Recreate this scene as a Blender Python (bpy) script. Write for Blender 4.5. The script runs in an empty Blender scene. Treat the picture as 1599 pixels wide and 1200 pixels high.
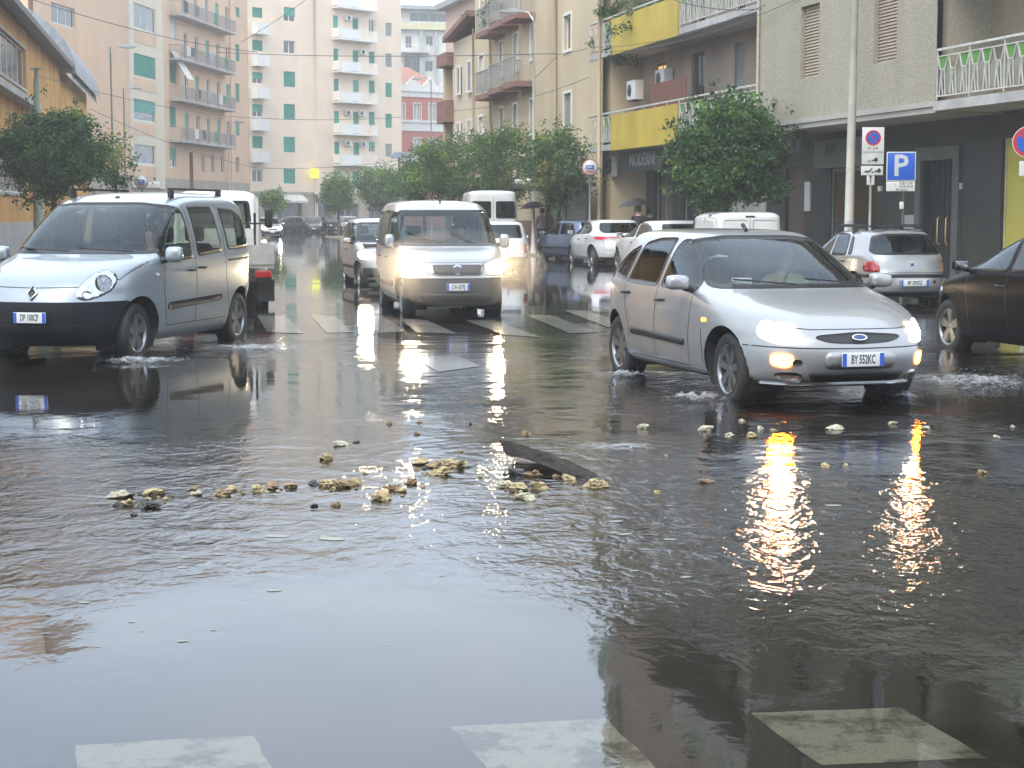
import bpy, bmesh, math, random
import numpy as np
from mathutils import Vector, Matrix, noise
from mathutils.bvhtree import BVHTree
from mathutils.geometry import delaunay_2d_cdt
sc = bpy.context.scene
COL = sc.collection
random.seed(7)
R = math.radians
# ------------------------------------------------------------------ camera
H = 1.6; F = 2700.0
TH = math.atan(265/2700.0)
cam_d = bpy.data.cameras.new('camera'); cam = bpy.data.objects.new('camera', cam_d); COL.objects.link(cam)
cam.location = (0, 0, H); cam.rotation_euler = (math.pi/2-TH, 0, 0)
cam_d.sensor_width = 36; cam_d.lens = F/1599*36; cam_d.clip_end = 2000; cam_d.clip_start = .1
sc.camera = cam
# ------------------------------------------------------------------ world, sun, exposure
SUN_EL, SUN_ROT = R(48), R(200)
w = bpy.data.worlds.new('World'); sc.world = w; w.use_nodes = True
nt = w.node_tree; nt.nodes.clear()
wo = nt.nodes.new('ShaderNodeOutputWorld'); bg = nt.nodes.new('ShaderNodeBackground')
sky = nt.nodes.new('ShaderNodeTexSky'); sky.sky_type = 'NISHITA'; sky.sun_disc = False
sky.sun_elevation = SUN_EL; sky.sun_rotation = SUN_ROT; sky.dust_density = 4; sky.air_density = 1.2
hsv = nt.nodes.new('ShaderNodeHueSaturation'); hsv.inputs['Saturation'].default_value = .45
tc = nt.nodes.new('ShaderNodeTexCoord'); nz = nt.nodes.new('ShaderNodeTexNoise')
nz.inputs['Scale'].default_value = 2.2; nz.inputs['Detail'].default_value = 4
mpn = nt.nodes.new('ShaderNodeMapping'); mpn.inputs['Scale'].default_value = (1, 1, 3)
nt.links.new(tc.outputs['Generated'], mpn.inputs['Vector']); nt.links.new(mpn.outputs[0], nz.inputs['Vector'])
rp = nt.nodes.new('ShaderNodeValToRGB'); rp.color_ramp.elements[0].position = .3; rp.color_ramp.elements[1].position = .75
rp.color_ramp.elements[0].color = (6.7, 8.3, 10.4, 1); rp.color_ramp.elements[1].color = (10.2, 11.3, 12.5, 1)
mx = nt.nodes.new('ShaderNodeMix'); mx.data_type = 'RGBA'; mx.inputs[0].default_value = .8
nt.links.new(nz.outputs['Fac'], rp.inputs[0])
nt.links.new(sky.outputs[0], hsv.inputs['Color']); nt.links.new(hsv.outputs[0], mx.inputs['A']); nt.links.new(rp.outputs[0], mx.inputs['B'])
nt.links.new(mx.outputs['Result'], bg.inputs['Color']); bg.inputs['Strength'].default_value = .14
nt.links.new(bg.outputs[0], wo.inputs[0])
sd = bpy.data.lights.new('sun', 'SUN'); sd.energy = 1.2; sd.angle = R(25); sd.color = (1, .93, .80)
sun = bpy.data.objects.new('sun', sd); COL.objects.link(sun); sun.location = (0, -20, 60)
sun.rotation_euler = (math.pi/2-SUN_EL, 0, R(-20))
sc.view_settings.view_transform = 'Standard'; sc.view_settings.look = 'None'
sc.view_settings.exposure = .76; sc.view_settings.gamma = 1
sc.cycles.max_bounces = 8; sc.cycles.transparent_max_bounces = 16; sc.cycles.sample_clamp_indirect = 8
sc.cycles.caustics_reflective = False
# ------------------------------------------------------------------ projection helpers
def ray(px, py):
    a = (px-799.5)/F; b = (600-py)/F
    return Vector((a, math.cos(TH)+b*math.sin(TH), -math.sin(TH)+b*math.cos(TH)))
def G(px, py, z=0.0):
    d = ray(px, py); t = (z-H)/d.z
    return Vector((d.x*t, d.y*t, z))
def at(px, py, Y):
    d = ray(px, py); t = Y/d.y
    return Vector((d.x*t, Y, H+d.z*t))
def xat(px, Y): return at(px, 335, Y).x
U = Vector((-.2425, .9701)); NR = Vector((.9701, .2425))     # street direction and its right hand normal
def SN(s, n, z=0): return Vector((U.x*s+NR.x*n, U.y*s+NR.y*n, z))
# ------------------------------------------------------------------ materials
MATS = {}
def nodes_of(m):
    m.use_nodes = True
    return m.node_tree, m.node_tree.nodes, m.node_tree.links
def mat(name, col, rough=.6, metal=0, var=.15, vscale=3.0, bump=0, bscale=30, spec=.5, coat=0, emit=None, estr=0, streak=0, detail=5, sub=0):
    if name in MATS: return MATS[name]
    m = bpy.data.materials.new(name); t, n, l = nodes_of(m)
    b = n['Principled BSDF']; b.inputs['Roughness'].default_value = rough; b.inputs['Metallic'].default_value = metal
    b.inputs['Specular IOR Level'].default_value = spec; b.inputs['Coat Weight'].default_value = coat; b.inputs['Coat Roughness'].default_value = .05
    c = tuple(col)+(1,)
    g = n.new('ShaderNodeNewGeometry')
    if var > 0:
        tx = n.new('ShaderNodeTexNoise'); tx.inputs['Scale'].default_value = vscale; tx.inputs['Detail'].default_value = detail
        l.new(g.outputs['Position'], tx.inputs['Vector'])
        mr = n.new('ShaderNodeMapRange'); mr.inputs['From Min'].default_value = .3; mr.inputs['From Max'].default_value = .7
        mr.inputs['To Min'].default_value = 1-var; mr.inputs['To Max'].default_value = 1+var*.6
        l.new(tx.outputs['Fac'], mr.inputs['Value'])
        out = mr.outputs[0]
        if streak > 0:
            mp = n.new('ShaderNodeMapping'); mp.inputs['Scale'].default_value = (.5, .5, .05)
            t2 = n.new('ShaderNodeTexNoise'); t2.inputs['Scale'].default_value = 1.5; t2.inputs['Detail'].default_value = 6
            l.new(g.outputs['Position'], mp.inputs['Vector']); l.new(mp.outputs[0], t2.inputs['Vector'])
            m2 = n.new('ShaderNodeMapRange'); m2.inputs['From Min'].default_value = .35; m2.inputs['From Max'].default_value = .65
            m2.inputs['To Min'].default_value = 1-streak*.8; m2.inputs['To Max'].default_value = 1
            l.new(t2.outputs['Fac'], m2.inputs['Value'])
            mm = n.new('ShaderNodeMath'); mm.operation = 'MULTIPLY'; l.new(out, mm.inputs[0]); l.new(m2.outputs[0], mm.inputs[1]); out = mm.outputs[0]
        vm = n.new('ShaderNodeVectorMath'); vm.operation = 'SCALE'; vm.inputs[0].default_value = col
        l.new(out, vm.inputs['Scale']); l.new(vm.outputs[0], b.inputs['Base Color'])
    else:
        b.inputs['Base Color'].default_value = c
    if bump > 0:
        tb = n.new('ShaderNodeTexNoise'); tb.inputs['Scale'].default_value = bscale; tb.inputs['Detail'].default_value = 4
        l.new(g.outputs['Position'], tb.inputs['Vector'])
        bn = n.new('ShaderNodeBump'); bn.inputs['Strength'].default_value = 1; bn.inputs['Distance'].default_value = bump
        l.new(tb.outputs['Fac'], bn.inputs['Height']); l.new(bn.outputs[0], b.inputs['Normal'])
    if emit:
        b.inputs['Emission Color'].default_value = tuple(emit)+(1,); b.inputs['Emission Strength'].default_value = estr
    if sub: b.inputs['Subsurface Weight'].default_value = sub
    m['rgb'] = col; MATS[name] = m
    return m
def glassmat(name, tint=(.45, .5, .48), base=.02, ior=1.5, rough=.02):
    if name in MATS: return MATS[name]
    m = bpy.data.materials.new(name); t, n, l = nodes_of(m); n.remove(n['Principled BSDF'])
    o = n['Material Output']; tr = n.new('ShaderNodeBsdfTransparent'); tr.inputs[0].default_value = tuple(tint)+(1,)
    gl = n.new('ShaderNodeBsdfGlossy'); gl.inputs['Roughness'].default_value = rough; gl.inputs['Color'].default_value = (.85, .93, .98, 1)
    fr = n.new('ShaderNodeFresnel'); fr.inputs[0].default_value = ior
    ad = n.new('ShaderNodeMath'); ad.operation = 'ADD'; ad.inputs[1].default_value = base; ad.use_clamp = True
    ms = n.new('ShaderNodeMixShader'); l.new(fr.outputs[0], ad.inputs[0]); l.new(ad.outputs[0], ms.inputs[0])
    l.new(tr.outputs[0], ms.inputs[1]); l.new(gl.outputs[0], ms.inputs[2]); l.new(ms.outputs[0], o.inputs[0])
    # fine rain drops on the pane
    g = n.new('ShaderNodeNewGeometry'); tb = n.new('ShaderNodeTexNoise'); tb.inputs['Scale'].default_value = 60; tb.inputs['Detail'].default_value = 3
    l.new(g.outputs['Position'], tb.inputs['Vector']); bn = n.new('ShaderNodeBump'); bn.inputs['Distance'].default_value = .0004; bn.inputs['Strength'].default_value = .5
    l.new(tb.outputs['Fac'], bn.inputs['Height']); l.new(bn.outputs[0], gl.inputs['Normal'])
    MATS[name] = m; return m
def carpaint(name, col, metal=.6, rough=.32):
    if name in MATS: return MATS[name]
    m = mat(name, col, rough=rough, metal=metal, var=.04, vscale=2.5, coat=1.0, detail=8)
    t, n, l = nodes_of(m); b = n['Principled BSDF']
    g = n.new('ShaderNodeNewGeometry')                         # rain beads and road grime
    v = n.new('ShaderNodeTexVoronoi'); v.inputs['Scale'].default_value = 90; l.new(g.outputs['Position'], v.inputs['Vector'])
    mr = n.new('ShaderNodeMapRange'); mr.inputs['From Min'].default_value = 0; mr.inputs['From Max'].default_value = .35; mr.inputs['To Min'].default_value = 1; mr.inputs['To Max'].default_value = 0
    l.new(v.outputs['Distance'], mr.inputs['Value'])
    bn = n.new('ShaderNodeBump'); bn.inputs['Distance'].default_value = .0006; bn.inputs['Strength'].default_value = .5
    l.new(mr.outputs[0], bn.inputs['Height']); l.new(bn.outputs[0], b.inputs['Coat Normal'])
    return m
# ------------------------------------------------------------------ mesh builder
class MB:
    def __init__(s): s.v = []; s.f = []; s.m = []; s.sm = []
    def add(s, vs, fs, mi=0, smooth=False):
        o = len(s.v); s.v += [tuple(p) for p in vs]
        for f in fs: s.f.append([o+i for i in f]); s.m.append(mi); s.sm.append(smooth)
    def box(s, x0, x1, y0, y1, z0, z1, mi=0):
        v = [(x0, y0, z0), (x1, y0, z0), (x1, y1, z0), (x0, y1, z0), (x0, y0, z1), (x1, y0, z1), (x1, y1, z1), (x0, y1, z1)]
        s.add(v, [(0, 3, 2, 1), (4, 5, 6, 7), (0, 1, 5, 4), (1, 2, 6, 5), (2, 3, 7, 6), (3, 0, 4, 7)], mi)
    def bbox(s, x0, x1, y0, y1, z0, z1, r=.03, mi=0):          # box with bevelled edges
        bm = bmesh.new(); bmesh.ops.create_cube(bm, size=1)
        for v in bm.verts: v.co = ((x0+x1)/2+v.co.x*(x1-x0), (y0+y1)/2+v.co.y*(y1-y0), (z0+z1)/2+v.co.z*(z1-z0))
        bmesh.ops.bevel(bm, geom=bm.edges[:], offset=r, segments=3, affect='EDGES', profile=.5)
        bm.verts.index_update(); s.add([v.co for v in bm.verts], [[v.index for v in f.verts] for f in bm.faces], mi, True); bm.free()
    def tube(s, pts, rad, k=8, mi=0, cap=True, smooth=True):
        pts = [Vector(p) for p in pts]; rr = rad if isinstance(rad, (list, tuple)) else [rad]*len(pts)
        o = len(s.v); up = Vector((0, 0, 1))
        for i, p in enumerate(pts):
            d = (pts[min(i+1, len(pts)-1)]-pts[max(i-1, 0)]).normalized()
            a = d.cross(up) if abs(d.z) < .95 else d.cross(Vector((1, 0, 0))); a.normalize(); b = a.cross(d)
            for j in range(k):
                t = 2*math.pi*j/k; s.v.append(tuple(p+(a*math.cos(t)+b*math.sin(t))*rr[i]))
        for i in range(len(pts)-1):
            for j in range(k):
                s.f.append([o+i*k+j, o+i*k+(j+1) % k, o+(i+1)*k+(j+1) % k, o+(i+1)*k+j]); s.m.append(mi); s.sm.append(smooth)
        if cap:
            s.f.append([o+j for j in range(k)]); s.m.append(mi); s.sm.append(False)
            s.f.append([o+(len(pts)-1)*k+j for j in reversed(range(k))]); s.m.append(mi); s.sm.append(False)
    def bar(s, p, q, w, h, mi=0):                              # rectangular bar
        p = Vector(p); q = Vector(q); d = (q-p).normalized(); up = Vector((0, 0, 1))
        a = d.cross(up) if abs(d.z) < .95 else Vector((1, 0, 0)); a.normalize(); b = a.cross(d)
        v = [c+a*sx*w/2+b*sy*h/2 for c in (p, q) for sx, sy in ((-1, -1), (1, -1), (1, 1), (-1, 1))]
        s.add(v, [(0, 1, 2, 3), (7, 6, 5, 4), (0, 4, 5, 1), (1, 5, 6, 2), (2, 6, 7, 3), (3, 7, 4, 0)], mi)
    def lathe(s, prof, k=24, axis='z', c=(0, 0, 0), mi=0, smooth=True, arc=2*math.pi):
        o = len(s.v); n = len(prof)
        for j in range(k):
            t = arc*j/k; ct, st = math.cos(t), math.sin(t)
            for r, h in prof:
                p = (r*ct, r*st, h) if axis == 'z' else ((r*ct, h, r*st) if axis == 'y' else (h, r*ct, r*st))
                s.v.append((p[0]+c[0], p[1]+c[1], p[2]+c[2]))
        for j in range(k):
            for i in range(n-1):
                s.f.append([o+j*n+i, o+j*n+i+1, o+((j+1) % k)*n+i+1, o+((j+1) % k)*n+i]); s.m.append(mi); s.sm.append(smooth)
    def prism(s, poly, y0, y1, axis='y', mi=0):                # poly in the two other axes
        n = len(poly)
        def P(a, b, h): return (a, h, b) if axis == 'y' else ((h, a, b) if axis == 'x' else (a, b, h))
        v = [P(a, b, y0) for a, b in poly]+[P(a, b, y1) for a, b in poly]
        s.add(v, [list(range(n)), list(range(2*n-1, n-1, -1))]+[(i, i+n, (i+1) % n+n, (i+1) % n) for i in range(n)], mi)
    def build(s, name, mats, parent=None, loc=None, fix=False):
        me = bpy.data.meshes.new(name); me.from_pydata(s.v, [], s.f); me.validate()
        if not isinstance(mats, (list, tuple)): mats = [mats]
        for m in mats: me.materials.append(m)
        if len(me.polygons) == len(s.m):
            me.polygons.foreach_set('material_index', s.m); me.polygons.foreach_set('use_smooth', s.sm)
        if fix:
            bm = bmesh.new(); bm.from_mesh(me); bmesh.ops.recalc_face_normals(bm, faces=bm.faces); bm.to_mesh(me); bm.free()
        o = bpy.data.objects.new(name, me); COL.objects.link(o)
        if parent is not None: o.parent = parent
        if loc is not None: o.location = loc
        return o
def tag(o, label=None, cat=None, group=None, kind=None):
    if label: o['label'] = label
    if cat: o['category'] = cat
    if group: o['group'] = group
    if kind: o['kind'] = kind
    return o
def empty(name, loc=(0, 0, 0), rz=0, label=None, cat=None, group=None):
    o = bpy.data.objects.new(name, None); COL.objects.link(o); o.location = loc; o.rotation_euler = (0, 0, rz); o.empty_display_size = .2
    return tag(o, label, cat, group)
def kids(o): return [c for c in bpy.data.objects if c.parent == o]
def copy_tree(o, parent=None):
    c = o.copy(); COL.objects.link(c); c.parent = parent
    for ch in kids(o): copy_tree(ch, c)
    return c
def text_obj(body, size, m, parent, loc, rot=(math.pi/2, 0, 0), extrude=.004, name='lettering', align='CENTER', sx=1.0, bold=0.0):
    cu = bpy.data.curves.new(name, 'FONT'); cu.body = body; cu.size = size; cu.extrude = extrude; cu.align_x = align; cu.align_y = 'CENTER'; cu.offset = bold
    cu.resolution_u = 2
    to = bpy.data.objects.new('tmp', cu); COL.objects.link(to)
    dg = bpy.context.evaluated_depsgraph_get(); me = bpy.data.meshes.new_from_object(to.evaluated_get(dg)); bpy.data.objects.remove(to)
    me.materials.clear(); me.materials.append(m)
    for v in me.vertices: v.co.x *= sx
    o = bpy.data.objects.new(name, me); COL.objects.link(o); o.parent = parent; o.location = loc; o.rotation_euler = rot
    return o
# ------------------------------------------------------------------ ground and water
def road_mat():
    m = bpy.data.materials.new('asphalt_wet'); t, n, l = nodes_of(m); b = n['Principled BSDF']
    g = n.new('ShaderNodeNewGeometry')
    a = n.new('ShaderNodeTexNoise'); a.inputs['Scale'].default_value = .35; a.inputs['Detail'].default_value = 6; l.new(g.outputs['Position'], a.inputs['Vector'])
    c = n.new('ShaderNodeTexNoise'); c.inputs['Scale'].default_value = 60; c.inputs['Detail'].default_value = 3; l.new(g.outputs['Position'], c.inputs['Vector'])
    r1 = n.new('ShaderNodeValToRGB'); r1.color_ramp.elements[0].color = (.014, .012, .008, 1); r1.color_ramp.elements[1].color = (.034, .028, .019, 1)
    r1.color_ramp.elements[0].position = .35; r1.color_ramp.elements[1].position = .68; l.new(a.outputs['Fac'], r1.inputs[0])
    mr = n.new('ShaderNodeMapRange'); mr.inputs['From Min'].default_value = .3; mr.inputs['From Max'].default_value = .7; mr.inputs['To Min'].default_value = .6; mr.inputs['To Max'].default_value = 1.4
    l.new(c.outputs['Fac'], mr.inputs['Value'])
    vm = n.new('ShaderNodeVectorMath'); vm.operation = 'SCALE'; l.new(r1.outputs[0], vm.inputs[0]); l.new(mr.outputs[0], vm.inputs['Scale']); l.new(vm.outputs[0], b.inputs['Base Color'])
    b.inputs['Roughness'].default_value = .6
    return m
def water_mat():
    m = bpy.data.materials.new('flood_water'); t, n, l = nodes_of(m); n.remove(n['Principled BSDF']); o = n['Material Output']
    tr = n.new('ShaderNodeBsdfTransparent'); tr.inputs[0].default_value = (.80, .76, .66, 1)
    gl = n.new('ShaderNodeBsdfGlossy'); gl.inputs['Color'].default_value = (.96, .97, 1, 1)
    fr = n.new('ShaderNodeFresnel'); fr.inputs[0].default_value = 1.49
    ms = n.new('ShaderNodeMixShader'); l.new(fr.outputs[0], ms.inputs[0]); l.new(tr.outputs[0], ms.inputs[1]); l.new(gl.outputs[0], ms.inputs[2]); l.new(ms.outputs[0], o.inputs[0])
    g = n.new('ShaderNodeNewGeometry'); sp = n.new('ShaderNodeSeparateXYZ'); l.new(g.outputs['Position'], sp.inputs[0])
    def noise_(scale, det, mscale=(1, 1, 1), dist=0, rot=0):
        mp = n.new('ShaderNodeMapping'); mp.inputs['Scale'].default_value = mscale; mp.inputs['Rotation'].default_value = (0, 0, rot)
        x = n.new('ShaderNodeTexNoise'); x.inputs['Scale'].default_value = scale; x.inputs['Detail'].default_value = det; x.inputs['Distortion'].default_value = dist
        l.new(g.outputs['Position'], mp.inputs['Vector']); l.new(mp.outputs[0], x.inputs['Vector']); return x.outputs['Fac']
    def math_(op, a, b=None, clamp=False):
        x = n.new('ShaderNodeMath'); x.operation = op; x.use_clamp = clamp
        for i, q in enumerate((a, b)):
            if q is None: continue
            if isinstance(q, (int, float)): x.inputs[i].default_value = q
            else: l.new(q, x.inputs[i])
        return x.outputs[0]
    def rng(v, a, b, c, d):
        x = n.new('ShaderNodeMapRange'); x.interpolation_type = 'SMOOTHSTEP'
        for k, q in zip(('From Min', 'From Max', 'To Min', 'To Max'), (a, b, c, d)): x.inputs[k].default_value = q
        l.new(v, x.inputs['Value']); return x.outputs[0]
    def dist(px, py, rx, ry):                                   # 0 at a place on the ground, 1 at its rim
        c = G(px, py); a = math_('MULTIPLY', math_('SUBTRACT', sp.outputs[0], c.x), 1/rx); b = math_('MULTIPLY', math_('SUBTRACT', sp.outputs[1], c.y), 1/ry)
        return math_('SQRT', math_('ADD', math_('MULTIPLY', a, a), math_('MULTIPLY', b, b)))
    big = noise_(3.2, 3, (1, .8, 1), .6, .4); fine = noise_(13, 3, (1, .7, 1), .8, -.3); tiny = noise_(42, 2)
    near = rng(sp.outputs[1], 16, 32, 1.15, 0.05)                   # deep water near the camera, a thin film beyond
    calm = rng(dist(430, 1070, 1.15, 1.5), .75, 1.25, .13, 1)
    calm2 = rng(dist(1260, 1130, 1.7, 1.35), .8, 1.3, .12, 1)
    calm3 = math_('MULTIPLY', rng(dist(560, 610, 1.9, 5.5), .6, 1.3, .60, 1), rng(dist(180, 625, 2.3, 3.4), .6, 1.2, .18, 1))
    calm = math_('MULTIPLY', calm, calm3)
    patch = rng(noise_(.55, 3, (1, 1.3, 1), .5), .38, .62, .3, 1)
    amp = math_('MULTIPLY', math_('MULTIPLY', math_('MULTIPLY', near, calm), calm2), patch)
    stir = math_('ADD', rng(dist(860, 742, 1.1, 1.5), .2, 1.2, .9, 0), rng(dist(90, 760, 2.6, 4.2), .3, 1.2, .8, 0))
    stir = math_('ADD', stir, rng(dist(1110, 625, 1.6, 2.4), .2, 1.1, 1.2, 0)); stir = math_('ADD', stir, rng(dist(1520, 600, 1.6, 2.6), .2, 1.1, 1.4, 0))
    stir = math_('ADD', stir, rng(dist(380, 552, 1.6, 2.2), .2, 1.1, 1.0, 0))
    stir = math_('ADD', stir, rng(dist(1290, 850, 2.0, 2.8), .3, 1.1, 2.1, 0)); stir = math_('ADD', stir, rng(dist(690, 880, 1.1, 2.2), .2, 1.1, .7, 0)); stir = math_('ADD', stir, rng(dist(120, 830, 1.5, 2.4), .2, 1.1, .9, 0))
    amp2 = math_('ADD', amp, math_('MULTIPLY', stir, calm))
    h = math_('ADD', math_('MULTIPLY', math_('MULTIPLY', big, .0085), amp2), math_('MULTIPLY', math_('MULTIPLY', fine, .0031), amp2))
    h = math_('ADD', h, math_('MULTIPLY', math_('MULTIPLY', tiny, .0006), amp2))
    # ring waves spreading from the broken slab
    rg = dist(850, 735, 1, 1); wv = math_('SINE', math_('MULTIPLY', rg, 42)); h = math_('ADD', h, math_('MULTIPLY', math_('MULTIPLY', wv, .0006), rng(rg, .3, 1.8, 1, 0)))
    bn = n.new('ShaderNodeBump'); bn.inputs['Strength'].default_value = 1; bn.inputs['Distance'].default_value = 1
    l.new(h, bn.inputs['Height']); l.new(bn.outputs[0], gl.inputs['Normal']); l.new(bn.outputs[0], fr.inputs['Normal'])
    rough = math_('ADD', rng(sp.outputs[1], 20, 60, .025, .035), math_('MULTIPLY', rng(noise_(1.2, 4), .45, .7, 0, .05), rng(sp.outputs[1], 18, 30, 0, 1)))
    l.new(rough, gl.inputs['Roughness'])
    return m
WZ = .065
gm = MB(); gm.add([(-500, -60, 0), (500, -60, 0), (500, 900, 0), (-500, 900, 0)], [(0, 1, 2, 3)])
tag(gm.build('road', road_mat()), kind='structure')
wm = MB(); wm.add([(-50, -12, WZ), (60, -12, WZ), (60, 152, WZ), (-50, 152, WZ)], [(0, 1, 2, 3)])
tag(wm.build('water', water_mat()), kind='structure')
def paint_mat(name, col, wear):
    m = bpy.data.materials.new(name); t, n, l = nodes_of(m); b = n['Principled BSDF']; b.inputs['Roughness'].default_value = .55; g = n.new('ShaderNodeNewGeometry')
    a = n.new('ShaderNodeTexNoise'); a.inputs['Scale'].default_value = 3.5; a.inputs['Detail'].default_value = 15; a.inputs['Roughness'].default_value = .72; l.new(g.outputs['Position'], a.inputs['Vector'])
    r = n.new('ShaderNodeValToRGB'); r.color_ramp.elements[0].position = .5-wear; r.color_ramp.elements[1].position = .56-wear*.5; r.color_ramp.elements[0].color = (col[0]*.25, col[1]*.24, col[2]*.2, 1); r.color_ramp.elements[1].color = (*col, 1); l.new(a.outputs['Fac'], r.inputs[0])
    c = n.new('ShaderNodeTexVoronoi'); c.feature = 'DISTANCE_TO_EDGE'; c.inputs['Scale'].default_value = 3.2; dn = n.new('ShaderNodeTexNoise'); dn.inputs['Scale'].default_value = 5; l.new(g.outputs['Position'], dn.inputs['Vector'])
    ma = n.new('ShaderNodeVectorMath'); ma.operation = 'ADD'; l.new(g.outputs['Position'], ma.inputs[0]); l.new(dn.outputs['Color'], ma.inputs[1]); l.new(ma.outputs[0], c.inputs['Vector'])
    k = n.new('ShaderNodeMapRange'); k.inputs['From Max'].default_value = .012; k.inputs['To Min'].default_value = .45; l.new(c.outputs['Distance'], k.inputs['Value'])
    d = n.new('ShaderNodeTexNoise'); d.inputs['Scale'].default_value = 130; l.new(g.outputs['Position'], d.inputs['Vector']); e = n.new('ShaderNodeMapRange'); e.inputs['From Min'].default_value = .3; e.inputs['From Max'].default_value = .7; e.inputs['To Min'].default_value = .72; e.inputs['To Max'].default_value = 1.1; l.new(d.outputs['Fac'], e.inputs['Value'])
    mu = n.new('ShaderNodeMath'); mu.operation = 'MULTIPLY'; l.new(k.outputs[0], mu.inputs[0]); l.new(e.outputs[0], mu.inputs[1])
    v = n.new('ShaderNodeVectorMath'); v.operation = 'SCALE'; l.new(r.outputs[0], v.inputs[0]); l.new(mu.outputs[0], v.inputs['Scale']); l.new(v.outputs[0], b.inputs['Base Color']); return m
paint = paint_mat('road_paint', (.42, .425, .39), .08)
worn = paint_mat('road_paint_worn', (.20, .20, .185), .10)
worn.node_tree.nodes['Principled BSDF'].inputs['Roughness'].default_value = .10
def stripe(q, m=paint, z=.004):
    b = MB(); P = [G(x, y, z) for x, y in q]
    # rough, slightly worn edge
    V = []
    for i in range(4):
        a, c = P[i], P[(i+1) % 4]; k = max(2, int((c-a).length/.09))
        for j in range(k):
            p = a.lerp(c, j/k); V.append((p.x+random.uniform(-.006, .006), p.y+random.uniform(-.008, .008), z))
    b.add(V, [list(range(len(V)))]); return b
zeb = [([(120, 1163), (398, 1148), (470, 1300), (118, 1300)], 'left one at the bottom edge under clear water'),
       ([(705, 1135), (945, 1122), (1130, 1300), (840, 1300)], 'middle one at the bottom edge'),
       ([(1170, 1114), (1408, 1104), (1542, 1184), (1280, 1194)], 'right one near the bottom edge')]
for q, t in zeb: tag(stripe(q).build('road_marking', paint), kind='structure')
for q in [[(402, 493), (445, 493), (475, 521), (417, 519)], [(484, 492), (524, 494), (552, 519), (510, 520)], [(560, 493), (598, 494), (634, 518), (590, 520)],
          [(624, 498), (666, 500), (713, 521), (652, 520)], [(725, 500), (772, 500), (846, 527), (786, 523)], [(820, 492), (862, 493), (936, 519), (890, 521)],
          [(878, 484), (915, 485), (988, 508), (948, 511)], [(645, 557), (716, 557), (752, 572), (684, 581)]]:
    tag(stripe(q, worn, WZ+.004).build('road_marking', worn), kind='structure')
pave = mat('pavement', (.20, .185, .165), .45, var=.3, vscale=2, bump=.004, bscale=20)
kerbm = mat('kerb_stone', (.30, .29, .27), .4, var=.25, vscale=4)
def slab_n(name, s0, s1, n0, n1, kerb_n, m=pave):
    e = MB(); a, b, c, d = SN(s0, n0), SN(s1, n0), SN(s1, n1), SN(s0, n1)
    e.add([(p.x, p.y, z) for z in (-.02, .13) for p in (a, b, c, d)], [(4, 5, 6, 7), (0, 1, 5, 4), (1, 2, 6, 5), (2, 3, 7, 6), (3, 0, 4, 7)])
    tag(e.build(name, m, fix=True), kind='structure')
    k = MB(); L = s0
    w0, w1 = (kerb_n-.18, kerb_n-.001) if kerb_n <= n0+.01 else (kerb_n+.001, kerb_n+.18)
    while L < s1:
        q = [SN(L, w0), SN(min(L+.98, s1), w0), SN(min(L+.98, s1), w1), SN(L, w1)]
        k.add([(p.x, p.y, z) for z in (-.02, .135) for p in q], [(4, 5, 6, 7), (0, 1, 5, 4), (1, 2, 6, 5), (2, 3, 7, 6), (3, 0, 4, 7)]); L += 1
    tag(k.build('kerb', kerbm, fix=True), kind='structure')
slab_n('pavement', 22, 118, 16.5, 19.3, 16.5)
slab_n('pavement', 36, 105, -8, .3, .3)
# ------------------------------------------------------------------ buildings
white = mat('white_paint', (.74, .73, .70), .6, var=.08)
winwhite = mat('window_white', (.78, .78, .76), .5, var=.05)
green = mat('green_shutter', (.03, .30, .22), .55, var=.18, vscale=1.2)
darkg = mat('dark_opening', (.035, .037, .04), .35, var=.3)
pane = mat('window_glass', (.045, .055, .06), .06, var=.4, vscale=1.5, spec=.8)
curtain = mat('curtain', (.45, .43, .39), .8, var=.2)
slabm = mat('balcony_slab', (.48, .47, .45), .7, var=.2, streak=.25)
railm = mat('railing_iron', (.30, .31, .31), .5, var=.2)
railw = mat('railing_white', (.55, .54, .50), .45, var=.25, vscale=5)
class Fac:
    """A facade frame: x runs along the wall to the right as seen from the street, y goes inwards, z up."""
    def __init__(s, A, B):
        s.A = Vector((A[0], A[1])); B = Vector((B[0], B[1])); s.d = (B-s.A).normalized(); s.L = (B-s.A).length
        s.rz = math.atan2(s.d.y, s.d.x)
    def at(s, px, py, dep=0):
        r = ray(px, py); n = Vector((-s.d.y, s.d.x)); O = s.A+n*dep
        den = s.d.x*r.y-s.d.y*r.x
        t = (s.d.x*O.y-s.d.y*O.x)/den
        q = Vector((r.x*t, r.y*t)); return (q-O).dot(s.d), H+r.z*t
    def rect(s, x0, x1, y0, y1, dep=0):
        xm, ym = (x0+x1)/2, (y0+y1)/2
        return (s.at(x0, ym, dep)[0], s.at(x1, ym, dep)[0], s.at(xm, y1, dep)[1], s.at(xm, y0, dep)[1])
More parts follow.
